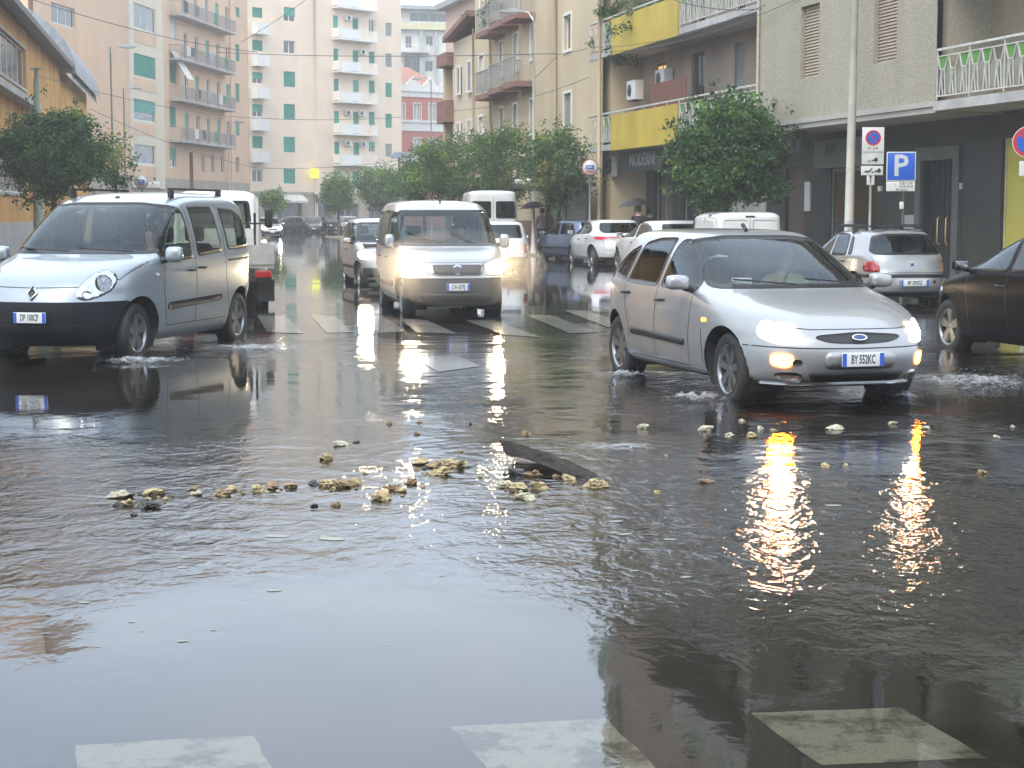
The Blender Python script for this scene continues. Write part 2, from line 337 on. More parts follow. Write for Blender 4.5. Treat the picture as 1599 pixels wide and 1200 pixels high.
def wall(name, s0, s1, z0, z1, holes, m, parent, th=.3, y=0, reveal=None):
    b = MB(); xs = sorted(set([s0, s1]+[v for h in holes for v in h[:2] if s0 < v < s1])); zs = sorted(set([z0, z1]+[v for h in holes for v in h[2:4] if z0 < v < z1]))
    for i in range(len(xs)-1):
        for j in range(len(zs)-1):
            cx, cz = (xs[i]+xs[i+1])/2, (zs[j]+zs[j+1])/2
            if any(h[0] < cx < h[1] and h[2] < cz < h[3] for h in holes): continue
            b.add([(xs[i], y, zs[j]), (xs[i+1], y, zs[j]), (xs[i+1], y, zs[j+1]), (xs[i], y, zs[j+1])], [(0, 1, 2, 3)])
    for h in holes:
        a, c, e, f = h[:4]; a, c = max(a, s0), min(c, s1); e, f = max(e, z0), min(f, z1)
        b.add([(a, y, e), (c, y, e), (c, y, f), (a, y, f), (a, y+th, e), (c, y+th, e), (c, y+th, f), (a, y+th, f)], [(0, 4, 5, 1), (1, 5, 6, 2), (2, 6, 7, 3), (3, 7, 4, 0)])
    return b.build(name, m, parent)
def box_part(name, parent, x0, x1, y0, y1, z0, z1, m):
    b = MB(); b.box(x0, x1, y0, y1, z0, z1); return b.build(name, m, parent)
def window(parent, h, kind='glass', frame=None, y=.12, surround=None, bars=1, shm=None, th=.06, part='window'):
    """frame in the opening with its panes or shutter as a child; an optional proud surround"""
    x0, x1, z0, z1 = h; frame = frame or winwhite; b = MB(); t = min(.07, (x1-x0)*.12)
    mats = [frame]
    for q in ((x0, x0+t, z0, z1), (x1-t, x1, z0, z1), (x0+t, x1-t, z0, z0+t), (x0+t, x1-t, z1-t, z1)): b.box(q[0], q[1], y, y+.06, q[2], q[3])
    for k in range(bars):
        c = x0+(x1-x0)*(k+1)/(bars+1); b.box(c-t*.6, c+t*.6, y+.004, y+.05, z0+t, z1-t)
    if surround:
        mats.append(surround); s = .1
        b.box(x0-s, x0, -.03, .02, z0-s, z1+s, 1); b.box(x1, x1+s, -.03, .02, z0-s, z1+s, 1); b.box(x0, x1, -.03, .02, z1, z1+s, 1); b.box(x0-s*.6+.1*0, x1+s*.6, -.06, .03, z0-s-.002, z0, 1)
    o = b.build(part, mats, parent)
    if kind in ('glass', 'curtain'):
        c = MB(); c.box(x0+t*.5, x1-t*.5, y+.02, y+.035, z0+t*.5, z1-t*.5); c.build('pane', pane if kind == 'glass' else curtain, o)
        if kind == 'curtain': pass
    elif kind == 'part':                                          # roller shutter half down
        zz = z0+(z1-z0)*.42
        c = MB(); c.box(x0+.01, x1-.01, y-.04, y-.01, zz, z1-.01); c.build('shutter', shm or green, o)
        c = MB(); c.box(x0+t*.5, x1-t*.5, y+.02, y+.035, z0+t*.5, zz); c.build('pane', pane, o)
    else:
        c = MB(); n = max(6, int((z1-z0)/.075)); dz = (z1-z0-.02)/n; c.box(x0+.005, x1-.005, y-.018, y-.005, z0+.01, z1-.01)
        for k in range(n):
            a = z0+.01+k*dz; c.add([(x0+.01, y-.06, a), (x1-.01, y-.06, a), (x1-.01, y-.022, a+dz*.85), (x0+.01, y-.022, a+dz*.85), (x0+.01, y-.03, a-.006), (x1-.01, y-.03, a-.006)], [(0, 1, 2, 3), (4, 5, 1, 0)])
        c.build('shutter', shm or green, o)
    return o
def balcony(parent, x0, x1, z, dep, style='bars', th=.16, hgt=1.0, m=None, rm=None, sides=True):
    b = MB(); b.box(x0, x1, -dep, -.001, z-th, z); s = b.build('balcony', m or slabm, parent); rm = rm or railm
    r = MB()
    if style == 'bars':
        r.box(x0+.03, x1-.03, -dep+.03, -dep+.07, z+hgt-.05, z+hgt); r.box(x0+.03, x1-.03, -dep+.035, -dep+.065, z+.08, z+.11)
        n = max(3, int((x1-x0)/.13))
        for k in range(n+1):
            x = x0+.04+(x1-x0-.08)*k/n; w = .03 if k % 10 == 0 else .014
            r.box(x-w/2, x+w/2, -dep+.04, -dep+.06, z+(0 if k % 10 == 0 else .1), z+hgt-.04)
        for x in (x0+.04, x1-.04):
            r.box(x-.015, x+.015, -dep+.07, -.01, z+hgt-.05, z+hgt)
            for k in range(int(dep/.13)): r.box(x-.007, x+.007, -dep+.1+k*.13, -dep+.115+k*.13, z, z+hgt-.04)
    elif style == 'panel':                                        # rails over solid white panels
        r.box(x0+.03, x1-.03, -dep+.03, -dep+.07, z+hgt-.05, z+hgt)
        r.box(x0+(x1-x0)*.04, x0+(x1-x0)*.55, -dep+.045, -dep+.06, z+.06, z+hgt-.1)
        n = max(3, int((x1-x0)/.15))
        for k in range(n+1):
            x = x0+.04+(x1-x0-.08)*k/n; r.box(x-.008, x+.008, -dep+.03, -dep+.05, z, z+hgt-.04)
        for x in (x0+.04, x1-.04): r.box(x-.01, x+.01, -dep+.07, -.01, z+.08, z+hgt)
    else:                                                         # solid parapet
        r.box(x0, x1, -dep, -dep+.1, z+.001, z+hgt); r.box(x0, x0+.1, -dep+.1, -.002, z+.001, z+hgt); r.box(x1-.1, x1, -dep+.1, -.002, z+.001, z+hgt)
    r.build('railing', rm, s); return s
def ac_unit(parent, x, z, y=0, w=.8, h=.55):
    b = MB(); b.bbox(x-w/2, x+w/2, y-.36, y-.04, z, z+h, .02, 0)
    b.lathe([(.0, -.012), (.2, -.012), (.21, .0)], 20, 'y', (x-w*.12, y-.37, z+h/2), 1)
    b.bar((x-w*.3, y, z-.02), (x-w*.3, y-.38, z-.02), .03, .04, 1); b.bar((x+w*.3, y, z-.02), (x+w*.3, y-.38, z-.02), .03, .04, 1)
    return b.build('air_conditioner', [winwhite, darkg], parent)

# ---- salmon apartment block (left, far)
salmon = mat('salmon_render', (.74, .50, .33), .85, var=.07, vscale=.5, streak=.12); creamy = mat('cream_render', (.72, .63, .47), .85, var=.06, vscale=.6, streak=.1)
stone = mat('ground_floor_stone', (.42, .36, .29), .8, var=.15, vscale=1.2, streak=.2)
fb = Fac((xat(60, 107), 107), (xat(390, 155), 155))
e = empty('apartment_building', (fb.A.x, fb.A.y, 0), fb.rz, 'salmon pink apartment block with cream window bay and long iron balconies behind the left tree', 'building')
holes = []; wins = []
def hw(x0, x1, y0, y1, kind, f=fb, lst=None, **k):
    h = f.rect(x0, x1, y0, y1); (wins if lst is None else lst).append((h, kind, k)); return h
hw(80, 117, 9, 40, 'glass', bars=2)
bay0 = fb.at(203, 150)[0]; bay1 = fb.at(250, 150)[0]
bayw = []
for (y0, y1, kd) in ((10, 48, 'glass'), (87, 121, 'shutter'), (157, 190, 'part'), (227, 257, 'glass')):
    h = fb.rect(209, 243, y0, y1, -.25); bayw.append((h, kd))
for (y0, y1, kd) in ((27, 60, 'white'), (98, 130, 'shutter'), (166, 199, 'shutter'), (232, 262, 'part')): hw(265, 275, y0, y1, kd)
for (y0, y1) in ((12, 27), (70, 96), (131, 160), (190, 212), (246, 271)): hw(368, 374, y0, y1, 'shutter' if y0 < 200 else 'glass')
slabs = []
for (yl, yr) in ((20, 53), (90, 115), (155, 172), (220, 229)):
    a = fb.at(284, yl, -1.0); c = fb.at(369, yr, -1.0); slabs.append((a[0], c[0], (a[1]+c[1])/2))
for i, (a, c, z) in enumerate(slabs):
    for k, px in enumerate((291, 308, 325, 341, 356)):
        s = fb.at(px, 150)[0]; wins.append(((s-.5, s+.5, z+.02, z+2.25), 'glass' if (k+i) % 3 else 'part', dict(bars=1)))
for px in (299, 317, 332, 347): hw(px-2.6, px+2.6, 243, 270, 'glass')
zb = fb.at(300, 281)[1]
holes = [h[0] for h in wins]
wall('wall', 0, fb.L, zb, 26, holes, salmon, e)
wall('ground_floor_wall', 0, fb.L, 0, zb, [(fb.at(p, 330)[0]-1.1, fb.at(p, 330)[0]+1.1, .1, 3.0) for p in (300, 330, 362)], stone, e, y=-.05)
for p in (300, 330, 362):
    s = fb.at(p, 330)[0]; window(e, (s-1.1, s+1.1, .1, 3.0), 'glass', y=.1, part='shop_window')
# the rest of the block
b = MB(); b.box(0, fb.L, .31, 14 , 0, 25.98); b.build('building_core', salmon, e)
for h, kd, k in wins: window(e, h, 'shutter' if kd == 'white' else kd, shm=winwhite if kd == 'white' else None, **k)
wall('window_bay', bay0, bay1, 3.5, 26, [h for h, _ in bayw], creamy, e, th=.24, y=-.25)
b = MB(); b.box(bay0-.04, bay0, -.27, -.001, 3.5, 26); b.box(bay1, bay1+.04, -.27, -.001, 3.5, 26)
b.build('bay_edge', white, e)
for h, kd in bayw:
    window(e, h, kd, y=-.15, bars=2, surround=None)
    b = MB(); b.box(h[0], h[1], -.28, -.255, h[2]-1.0, h[2]-.15); b.build('sill_panel', salmon, e)
for (a, c, z) in slabs: balcony(e, a, c, z, 1.0, 'bars', hgt=1.0)
b = MB(); b.tube([(fb.at(361, 250)[0], -.06, .2), (fb.at(361, 250)[0], -.06, 25.8)], .05); b.build('drainpipe', salmon, e)
# hanging laundry and awnings on the balconies
cloth = mat('cloth_white', (.66, .64, .60), .9, var=.1)
for (px, zz, wd) in ((290, 155, 1.1),):
    s, z = fb.at(px, 103, -1)
    b = MB(); b.add([(s-.9, -.1, z+1.1), (s+.9, -.1, z+1.1), (s+1.3, -1.25, z-1.0), (s-.5, -1.25, z-1.0)], [(0, 1, 2, 3)]); b.add([(s-.9, -.12, z+1.08), (s+.9, -.12, z+1.08), (s+1.3, -1.27, z-1.02), (s-.5, -1.27, z-1.02)], [(3, 2, 1, 0)]); b.build('awning', cloth, e)
random.seed(3)
for i, (a, c, z) in enumerate(slabs):
    for k in range(4):
        x = random.uniform(a+.4, c-1.2); cm = [cloth, mat('cloth_green', (.05, .25, .16), .9), mat('cloth_dark', (.08, .08, .09), .9), mat('cloth_grey', (.35, .36, .38), .9)][(i+k) % 4]
        b = MB(); b.box(x, x+random.uniform(.5, 1.1), -1.015, -.995, z+random.uniform(.1, .35), z+.99); b.build('balcony_cloth', cm, e)

# ---- cream apartment block with green shutters (facing down the street)
cream = mat('pale_peach_render', (.84, .675, .52), .85, var=.05, vscale=.4, streak=.10)
fc = Fac((xat(391, 170), 170), (xat(628, 186), 186))
e = empty('apartment_building', (fc.A.x, fc.A.y, 0), fc.rz, 'tall cream apartment block with green roller shutters closing the far end of the street', 'building')
wins = []
for (y0, y1, kd) in ((12, 28, 'shutter'), (63, 80, 'shutter'), (113, 131, 'part'), (163, 183, 'part'), (213, 232, 'shutter'), (265, 285, 'glass')): hw(394, 410, y0, y1, kd, fc, wins)
for (y0, y1, kd) in ((12, 34, 'part'), (64, 84, 'glass'), (112, 136, 'shutter'), (163, 187, 'shutter'), (214, 238, 'shutter'), (264, 287, 'shutter')): hw(443, 461, y0, y1, kd, fc, wins)
zs = []
for y in (12, 61, 112, 159, 209, 257): zs.append(fc.at(550, y, -1)[1])
for i, z in enumerate(zs):
    for k, (a, c) in enumerate(((521, 529), (551, 560))):
        h = fc.rect(a, c, 100, 120); kd = 'shutter' if (i+k) % 3 != 1 else 'part'
        wins.append(((h[0], h[1], z+.02, z+2.3), kd, {}))
s_, z5 = fc.at(555, 299); 
for (a, c) in ((521, 529), (551, 560)):
    h = fc.rect(a, c, 268, 296); wins.append((h, 'part', {}))
for (y0, y1, kd) in ((31, 52, 'glass'), (81, 102, 'shutter'), (126, 149, 'shutter'), (175, 197, 'shutter'), (222, 238, 'part'), (269, 290, 'part')): hw(576, 585, y0, y1, kd, fc, wins)
for (y0, y1, kd) in ((36, 57, 'grey'), (84, 105, 'grey'), (130, 152, 'shutter'), (178, 200, 'shutter'), (225, 245, 'grey')): hw(602, 612, y0, y1, kd, fc, wins)
zc = fc.at(500, 302)[1]
wall('wall', 0, fc.L, zc, 30, [h[0] for h in wins], cream, e)
greysh = mat('grey_shutter', (.30, .32, .32), .6, var=.1)
for h, kd, k in wins: window(e, h, 'shutter' if kd == 'grey' else kd, shm=greysh if kd == 'grey' else None)
shops = [fc.rect(431, 470, 318, 352), fc.rect(490, 512, 314, 350), fc.rect(530, 560, 318, 352), fc.rect(575, 610, 318, 352)]
wall('ground_floor_wall', -.0, fc.L, 0, zc, [(a, c, .1, d) for a, c, _, d in shops], stone, e, y=-.12, th=.4)
for i, (a, c, _, d) in enumerate(shops):
    window(e, (a, c, .1, d), 'glass', frame=railm, y=.15, bars=2, part='shop_window')
    b = MB(); b.add([(a-.1, -.13, d+.9), (c+.1, -.13, d+.9), (c+.1, -1.0, d+.25), (a-.1, -1.0, d+.25), (a-.1, -.13, d+.86), (c+.1, -.13, d+.86), (c+.1, -1.0, d+.21), (a-.1, -1.0, d+.21), (c+.1, -1.0, d+.05), (a-.1, -1.0, d+.05)], [(0, 3, 2, 1), (4, 5, 6, 7), (7, 6, 8, 9)])
    if i < 2: b.build('shop_awning', mat('awning_cream', (.62, .60, .54), .9), e)
b = MB(); b.box(0, fc.L, -.2, -.121, zc-.15, zc+.1); b.build('string_course', stone, e)
b = MB(); b.box(0, fc.L, .31, 13, 0, 29.98); b.build('building_core', cream, e)
for y in (52, 102, 153, 203, 253): balcony(e, fc.at(392.5, y)[0], fc.at(412, y)[0], fc.at(400, y, -.9)[1]+.12, .9, 'solid', rm=white, m=white, hgt=.95)
for z in zs: balcony(e, fc.at(519, 100)[0], fc.at(579, 100)[0], z, 1.1, 'panel', rm=winwhite, m=white)
for px in (491, 493.5): b = MB(); s = fc.at(px, 200)[0]; b.tube([(s, -.08, .2), (s, -.08, 29)], .05); b.build('drainpipe', cream, e)
for (px, i) in ((543, 1), (565, 2), (541, 4), (562, 4), (540, 5), (564, 5)): ac_unit(e, fc.at(px, 100)[0], zs[i if i < len(zs) else -1]+1.9)
# ---- yellow lit sign on the corner
ys = fc.at(491.5, 271, -.6); yl = mat('yellow_sign', (.85, .9, .05), .5, var=0, emit=(.9, 1, .05), estr=.55)
q = empty('shop_sign', (fc.A.x, fc.A.y, 0), fc.rz, 'small square yellow sign hanging on the cream apartment block', 'sign')
b = MB(); b.box(ys[0]-.45, ys[0]+.45, -.7, -.5, ys[1]-.45, ys[1]+.45); b.build('sign_box', yl, q)
b = MB(); b.bar((ys[0], -.5, ys[1]), (ys[0], 0, ys[1]), .05, .05); b.build('bracket', railm, q)

# ---- red villa with white bands
redw = mat('red_render', (.55, .17, .13), .85, var=.12, streak=.15); tile = mat('roof_tile', (.42, .19, .14), .8, var=.25, vscale=3, bump=.03, bscale=6)
fd = Fac((xat(605, 199), 199), (xat(712, 204), 204))
e = empty('town_house', (fd.A.x, fd.A.y, 0), fd.rz, 'red town house with white bands and pediments beyond the cream block', 'building')
wins = []
for (a, c, y0, y1) in ((646, 657, 162, 188), (670, 681, 162, 190), (646, 657, 216, 240), (670, 681, 217, 241), (626, 632, 162, 188)): hw(a, c, y0, y1, 'glass', fd, wins)
zt = fd.at(650, 141)[1]
wall('wall', 0, fd.L, 0, zt, [h[0] for h in wins], redw, e)
b = MB(); b.box(0, fd.L, .31, 12, 0, zt-.02); b.build('building_core', redw, e)
for h, kd, k in wins: window(e, h, 'curtain', surround=white)
for (y0, y1) in ((141, 152), (189, 205), (241, 254)):
    b = MB(); z0, z1 = fd.at(650, y1)[1], fd.at(650, y0)[1]; b.box(-.1, fd.L+.1, -.14, -.001, z0, z1); b.box(-.15, fd.L+.15, -.3, -.141, z1-.2, z1+.05); b.build('white_band', white, e)
zt2 = fd.at(650, 119)[1]
b = MB(); k = 5; n_ = int(fd.L/1.9)
for i in range(n_):
    x = i*fd.L/n_; w_ = fd.L/n_; b.prism([(x+.05, zt+.06), (x+w_-.05, zt+.06), (x+w_-.05, zt+.5), (x+w_/2, zt+1.5), (x+.05, zt+.5)], -.2, .1)
b.build('parapet', white, e, fix=True)
b = MB(); b.add([(0, .15, zt), (fd.L, .15, zt), (fd.L, 11.9, zt), (0, 11.9, zt), (fd.L*.2, 5, zt+3.0), (fd.L*.62, 5, zt+3.0)], [(0, 1, 5, 4), (1, 2, 5), (2, 3, 4, 5), (3, 0, 4)]); b.build('roof', tile, e)

# ---- white modern block and peach block behind it
modern = mat('modern_white', (.66, .66, .62), .7, var=.1, vscale=.5, streak=.2)
fe = Fac((xat(600, 236), 236), (xat(700, 238), 238))
e = empty('apartment_building', (fe.A.x, fe.A.y, 0), fe.rz, 'white modern block with glazed top floor rising behind the red town house', 'building')
wins = []
hw(640, 698, 21, 34, 'glass', fe, wins)
for (a, c, y0, y1) in ((633, 643, 57, 75), (665, 676, 57, 72), (631, 655, 90, 116), (664, 676, 96, 112), (628, 636, 140, 160)): hw(a, c, y0, y1, 'glass', fe, wins)
ze = fe.at(650, 16)[1]
wall('wall', 0, fe.L, 0, ze, [h[0] for h in wins], modern, e)
b = MB(); b.box(0, fe.L, .31, 12, 0, ze-.02); b.build('building_core', modern, e)
for h, kd, k in wins: window(e, h, 'glass', bars=3 if h[1]-h[0] > 3 else 1, frame=railm)
b = MB(); b.box(-.6, fe.L+.5, -1.2, 12.5, ze+.01, ze+.5); b.build('roof_slab', mat('roof_grey', (.33, .35, .37), .6), e)
b = MB(); z0, z1 = fe.at(650, 47)[1], fe.at(650, 37)[1]; b.box(0, fe.L, -.7, -.001, z0, z1); b.build('yellow_beam', mat('pale_yellow', (.62, .57, .36), .8), e)
s, z = fe.at(642, 82); balcony(e, s-2.3, s+2.3, z, 1.2, 'bars', rm=winwhite)
for px in (656, 659, 680): b = MB(); s = fe.at(px, 90)[0]; b.box(s-.12, s+.12, -.5, -.002, 6, fe.at(650, 48)[1]); b.build('pilaster', mat('concrete', (.42, .42, .40), .8), e)
fp = Fac((xat(697, 150), 150), (xat(775, 135), 135))
e = empty('apartment_building', (fp.A.x, fp.A.y, 0), fp.rz, 'plain peach block with a grey flat roof behind the tan row', 'building')
peach = mat('peach_render', (.72, .52, .42), .85, var=.06, streak=.1); zp = fp.at(700, 15)[1]
b = MB(); b.box(0, fp.L, 0, 12, 0, zp); b.build('wall', peach, e)
b = MB(); b.box(-.5, fp.L+.3, -.8, 12.3, zp+.01, zp+.5); b.build('roof_slab', mat('roof_grey', (.33, .35, .37), .6), e)
window(e, (3, 4, zp-3.2, zp-1.6), 'glass', y=-.05)

# ---- tan row (right, middle distance)
tan = mat('tan_render', (.58, .47, .31), .88, var=.10, vscale=.5, streak=.18); brownr = mat('red_brown_render', (.24, .12, .095), .8, var=.15)
pxL, pxR = 706, 941
def on_n(px, n):
    k = ray(px, 335); k = k.x/k.y; Y = n/(NR.x*k+NR.y); return Vector((k*Y, Y))
ff = Fac(on_n(pxL, 17.7), on_n(940, 17.7))
e = empty('apartment_building', (ff.A.x, ff.A.y, 0), ff.rz, 'tan rendered row with small red brown balconies above the street trees', 'building')
wins = []
for q in ((881, 892, 24, 78, 'glass'), (881, 892, 146, 199, 'shutter'), (780, 785.5, 66, 118, 'w'), (802, 809, 54, 110, 'w'), (829, 834.5, 40, 92, 'w'),
          (781, 786, 169, 203, 'glass'), (802, 808, 163, 198, 'glass'), (828, 833, 156, 208, 'glass'), (712.5, 718, 106, 146, 'shutter'), (729, 735.5, 97, 142, 'shutter'), (748, 755, 88, 131, 'w'),
          (712.5, 718, 194, 212, 'glass'), (729, 735.5, 189, 210, 'glass'), (748, 755, 183, 208, 'w'), (750, 755, -10, 37, 'w'), (782, 787, -20, 28, 'glass'), (804, 810, -28, 14, 'glass')): hw(*q, ff, wins)
sl = ff.at(742, 100)[0]; zl = ff.at(720, 60)[1]
wall('wall', sl, ff.L, 0, 12.0, [h[0] for h in wins if h[0][0] > sl], tan, e)
wall('low_wall', 0, sl, 0, zl, [h[0] for h in wins if h[0][0] < sl], mat('pale_tan_render', (.62, .52, .38), .88, var=.08, streak=.15), e, y=.1)
b = MB(); b.box(sl, ff.L, .31, 12, 0, 11.98); b.box(0, sl-.01, .41, 12, 0, zl-.02); b.build('building_core', tan, e)
b = MB(); b.add([(-.3, -.4, zl), (sl, -.4, zl+.7), (sl, 3, zl+.9), (-.3, 3, zl+.2), (-.3, -.4, zl+.25), (sl, -.4, zl+.95), (sl, 3, zl+1.15), (-.3, 3, zl+.45)], [(0, 3, 2, 1), (4, 5, 6, 7), (0, 1, 5, 4), (1, 2, 6, 5), (2, 3, 7, 6), (3, 0, 4, 7)]); b.build('cornice', brownr, e)
for h, kd, k in wins: window(e, h, 'shutter' if kd == 'w' else kd, shm=winwhite if kd == 'w' else greysh, surround=white, y=.12)
for (a, c, y) in ((769, 789, 145), (790, 810, 135), (813, 834, 126), (770, 790, 42), (792, 811, 28), (814, 836, 16)):
    s0, s1 = ff.at(a, y)[0], ff.at(c, y)[0]; z = ff.at((a+c)/2, y, -.8)[1]
    balcony(e, s0, s1, z+.15, .8, 'bars', m=brownr, th=.22)
for px in (870, 741.5, 768, 939): b = MB(); s = ff.at(px, 150)[0]; b.tube([(s, -.08, .2), (s, -.08, 11.9 if px != 741.5 else 10)], .055); b.build('drainpipe', tan, e)
# corner with stacked brown balconies at its far end
for (y0, y1) in ((84, 104), (158, 192)):
    z0, z1 = ff.at(700, y1)[1], ff.at(700, y0)[1]; b = MB(); b.box(-2.2, -.01, -.3, 1.6, z0, z1); b.build('corner_balcony', brownr, e)
b = MB(); b.box(-2.0, -1.6, 0, .4, 0, ff.at(700, 104)[1]); b.build('pillar', tan, e)
b = MB(); b.box(-2.6, -.02, 2.2, 10, 0, ff.at(700, 92)[1]); b.build('rear_wall', peach, e)
plinth = mat('plinth_red', (.25, .13, .10), .8, var=.25, streak=.3)
b = MB(); b.box(0, ff.L, -.06, -.001, 0, 1.35); b.build('plinth', plinth, e)

# ---- grey pebbledash block with yellow balconies (right, near)
pebble = mat('pebbledash', (.40, .365, .285), .95, var=.20, vscale=16, streak=.15, bump=.02, bscale=28, detail=7)
recess = mat('recessed_wall', (.38, .31, .25), .9, var=.12, vscale=1.2, streak=.25); whitew = mat('old_white_wall', (.55, .54, .50), .9, var=.1, streak=.15)
gdark = mat('dark_stone_facing', (.036, .040, .034), .6, var=.25, vscale=1.6, streak=.3)
fg = Fac(on_n(918, 17.7), SN(20, 17.7).xy)
e = empty('apartment_building', (fg.A.x, fg.A.y, 0), fg.rz, 'grey pebbledash block with yellow balcony panels and dark shops below, on the right', 'building')
gb = e
s1183 = fg.at(1183, 150)[0]; s1462 = fg.at(1462, 100)[0]; TOP = 19; SOF = 4.0; DEP = 1.35
wins = []
hw(1250, 1279, 8, 121, 'shutter', fg, wins); hw(1365, 1401, -30, 97, 'shutter', fg, wins)
fl = 3.2
for h in list(wins):
    for k in (1.2, 2.2, 3.2): wins.append(((h[0][0], h[0][1], 5.02+fl*k, 6.85+fl*k), 'glass', {}))
wall('wall', s1183, s1462, SOF, 8.6, [h[0] for h in wins if h[0][2] < 8], pebble, e, th=.25)
upm = mat('upper_darkened_render', (.10, .085, .055), .9, var=.15, streak=.2)  # storeys out of view: brown darkened so their water reflection turns darker
wall('upper_wall', s1183, s1462, 8.6, TOP, [h[0] for h in wins if h[0][2] > 8], upm, e, th=.25)
beige = mat('beige_shutter', (.38, .31, .235), .6, var=.1)
wood = mat('brown_frame', (.16, .11, .07), .6)
for h, kd, k in wins: window(e, h, kd, shm=beige, frame=wood, y=.16)
for a, c in ((s1183, 0), (s1462, 0)):
    b = MB(); b.box(a+(.001 if a == s1183 else -.25), a+(.25 if a == s1183 else -.001), .26, DEP, SOF+.01, TOP); b.build('return_wall', pebble, e)
s965 = fg.at(966, 150, DEP)[0]
rw = []
for q in ((1147, 1162, 66, 175, 'shutter'), (1080, 1100, 82, 178, 'glass'), (1022, 1040, 98, 170, 'lit')):
    h = fg.rect(*q[:4], DEP); rw.append(((h[0], h[1], h[2] if q[4] == 'lit' else 4.05, h[3]), q[4]))
rw2 = list(rw)
for h, kd in rw:
    for k in (1, 2, 3): rw2.append(((h[0], h[1], h[2]+fl*k, h[3]+fl*k), 'glass'))
wall('recessed_wall', s965, s1183, SOF-.2, TOP, [h for h, _ in rw2], recess, e, y=DEP, th=.2)
litm = mat('lit_room', (.7, .45, .2), .8, var=.3, emit=(1, .55, .22), estr=.55)
for h, kd in rw2:
    o = window(e, h, 'shutter' if kd == 'shutter' else 'glass', shm=greysh, frame=wood, y=DEP+.1)
    if kd == 'lit':
        b = MB(); b.box(h[0]+.1, h[1]-.1, DEP+.105, DEP+.115, h[2]+.1, h[3]-.1); b.build('curtain', litm, o)
hl = fg.rect(934, 948, 128, 182, .9)
wall('side_wall', fg.at(918, 150)[0], s965, SOF-.2, TOP, [(hl[0], hl[1], 4.35, 6.3)]+[(hl[0], hl[1], 4.35+fl*k, 6.3+fl*k) for k in (1, 2, 3)], whitew, e, y=.9, th=.2)
for k in range(4): window(e, (hl[0], hl[1], 4.35+fl*k, 6.3+fl*k), 'glass', frame=railm, y=1.0)
b = MB(); b.box(s965-.05, s965+.15, .901, DEP-.001, SOF, TOP); b.build('return_wall', whitew, e)
s1750 = fg.L
rwz = []
for k in range(4): rwz += [(s1462+1.6, s1462+2.9, 4.1+fl*k, 6.6+fl*k), (s1462+5, s1462+6.5, 4.1+fl*k, 6.6+fl*k)]
wall('recessed_wall', s1462-.25, s1750, SOF-.2, TOP, rwz, mat('shaded_brown_pebbledash', (.30, .24, .17), .95, var=.2, vscale=18, bump=.02, bscale=28), e, y=DEP, th=.2)  # brown pebbledash with the balcony recess shade darkened into its colour
for h in rwz: window(e, h, 'glass', frame=wood, y=DEP+.1)
b = MB(); b.box(0, fg.L, 1.7, 12, 4, TOP-.02); b.build('building_core', recess, e)
# floor slab and soffits
sof = mat('soffit', (.42, .40, .36), .9, var=.12, vscale=.8)
b = MB(); b.box(s1183, s1462, .02, 2.6, SOF-.25, SOF-.003); b.build('soffit', sof, e)
b = MB(); b.box(s1183, s1462, -.03, .019, SOF-.12, SOF-.004); b.build('drip_edge', sof, e)
yel = mat('yellow_panel', (.54, .40, .05), .6, var=.12, vscale=1.1, streak=.25)
gpan = mat('green_panel', (.09, .25, .04), .6, var=.12); spanel = mat('grey_glass_panel', (.24, .26, .20), .4, var=.2)
def deco_rail(parent, x0, x1, z, y, step=.5, name='railing'):
    """white steel rail with V shaped bars, green wedges and grey panels between"""
    b = MB(); h = 1.05
    b.bar((x0, y, z+h), (x1, y, z+h), .05, .05); b.bar((x0, y, z+h-.14), (x1, y, z+h-.14), .02, .025); b.bar((x0, y, z+.08), (x1, y, z+.08), .03, .03)
    n = max(1, round((x1-x0)/step)); w = (x1-x0)/n; g = MB(); p = MB()
    for i in range(n):
        a = x0+i*w; t = z+h-.14; m_ = t-.28
        for (xa, za, xb, zb_) in ((a+.02, t, a+w*.28, m_), (a+w*.98, t, a+w*.72, m_), (a+w*.28, m_, a+w*.72, m_), (a+w*.34, m_, a+w*.22, z+.1), (a+w*.66, m_, a+w*.78, z+.1), (a+w*.5, m_, a+w*.40, z+.4), (a+w*.40, z+.4, a+w*.55, z+.1)):
            b.bar((xa, y, za), (xb, y, zb_), .022, .024)
        if i % 4 != 1: g.prism([(a+.04, t-.015), (a+w-.04, t-.015), (a+w*.7, m_+.012), (a+w*.3, m_+.012)], y+.012, y+.02)
        p.prism([(a+w*.62, z+.13), (a+w*1.3, z+.13), (a+w*1.25, m_), (a+w, m_+.20), (a+w*.76, m_)], y+.024, y+.032)
    for i in range(0, n+1, 3): b.bar((x0+i*w, y, z), (x0+i*w, y, z+h), .03, .03)
    r = b.build(name, railw, parent); g.build('green_wedge', gpan, r, fix=True); p.build('grey_panel', spanel, r, fix=True); return r
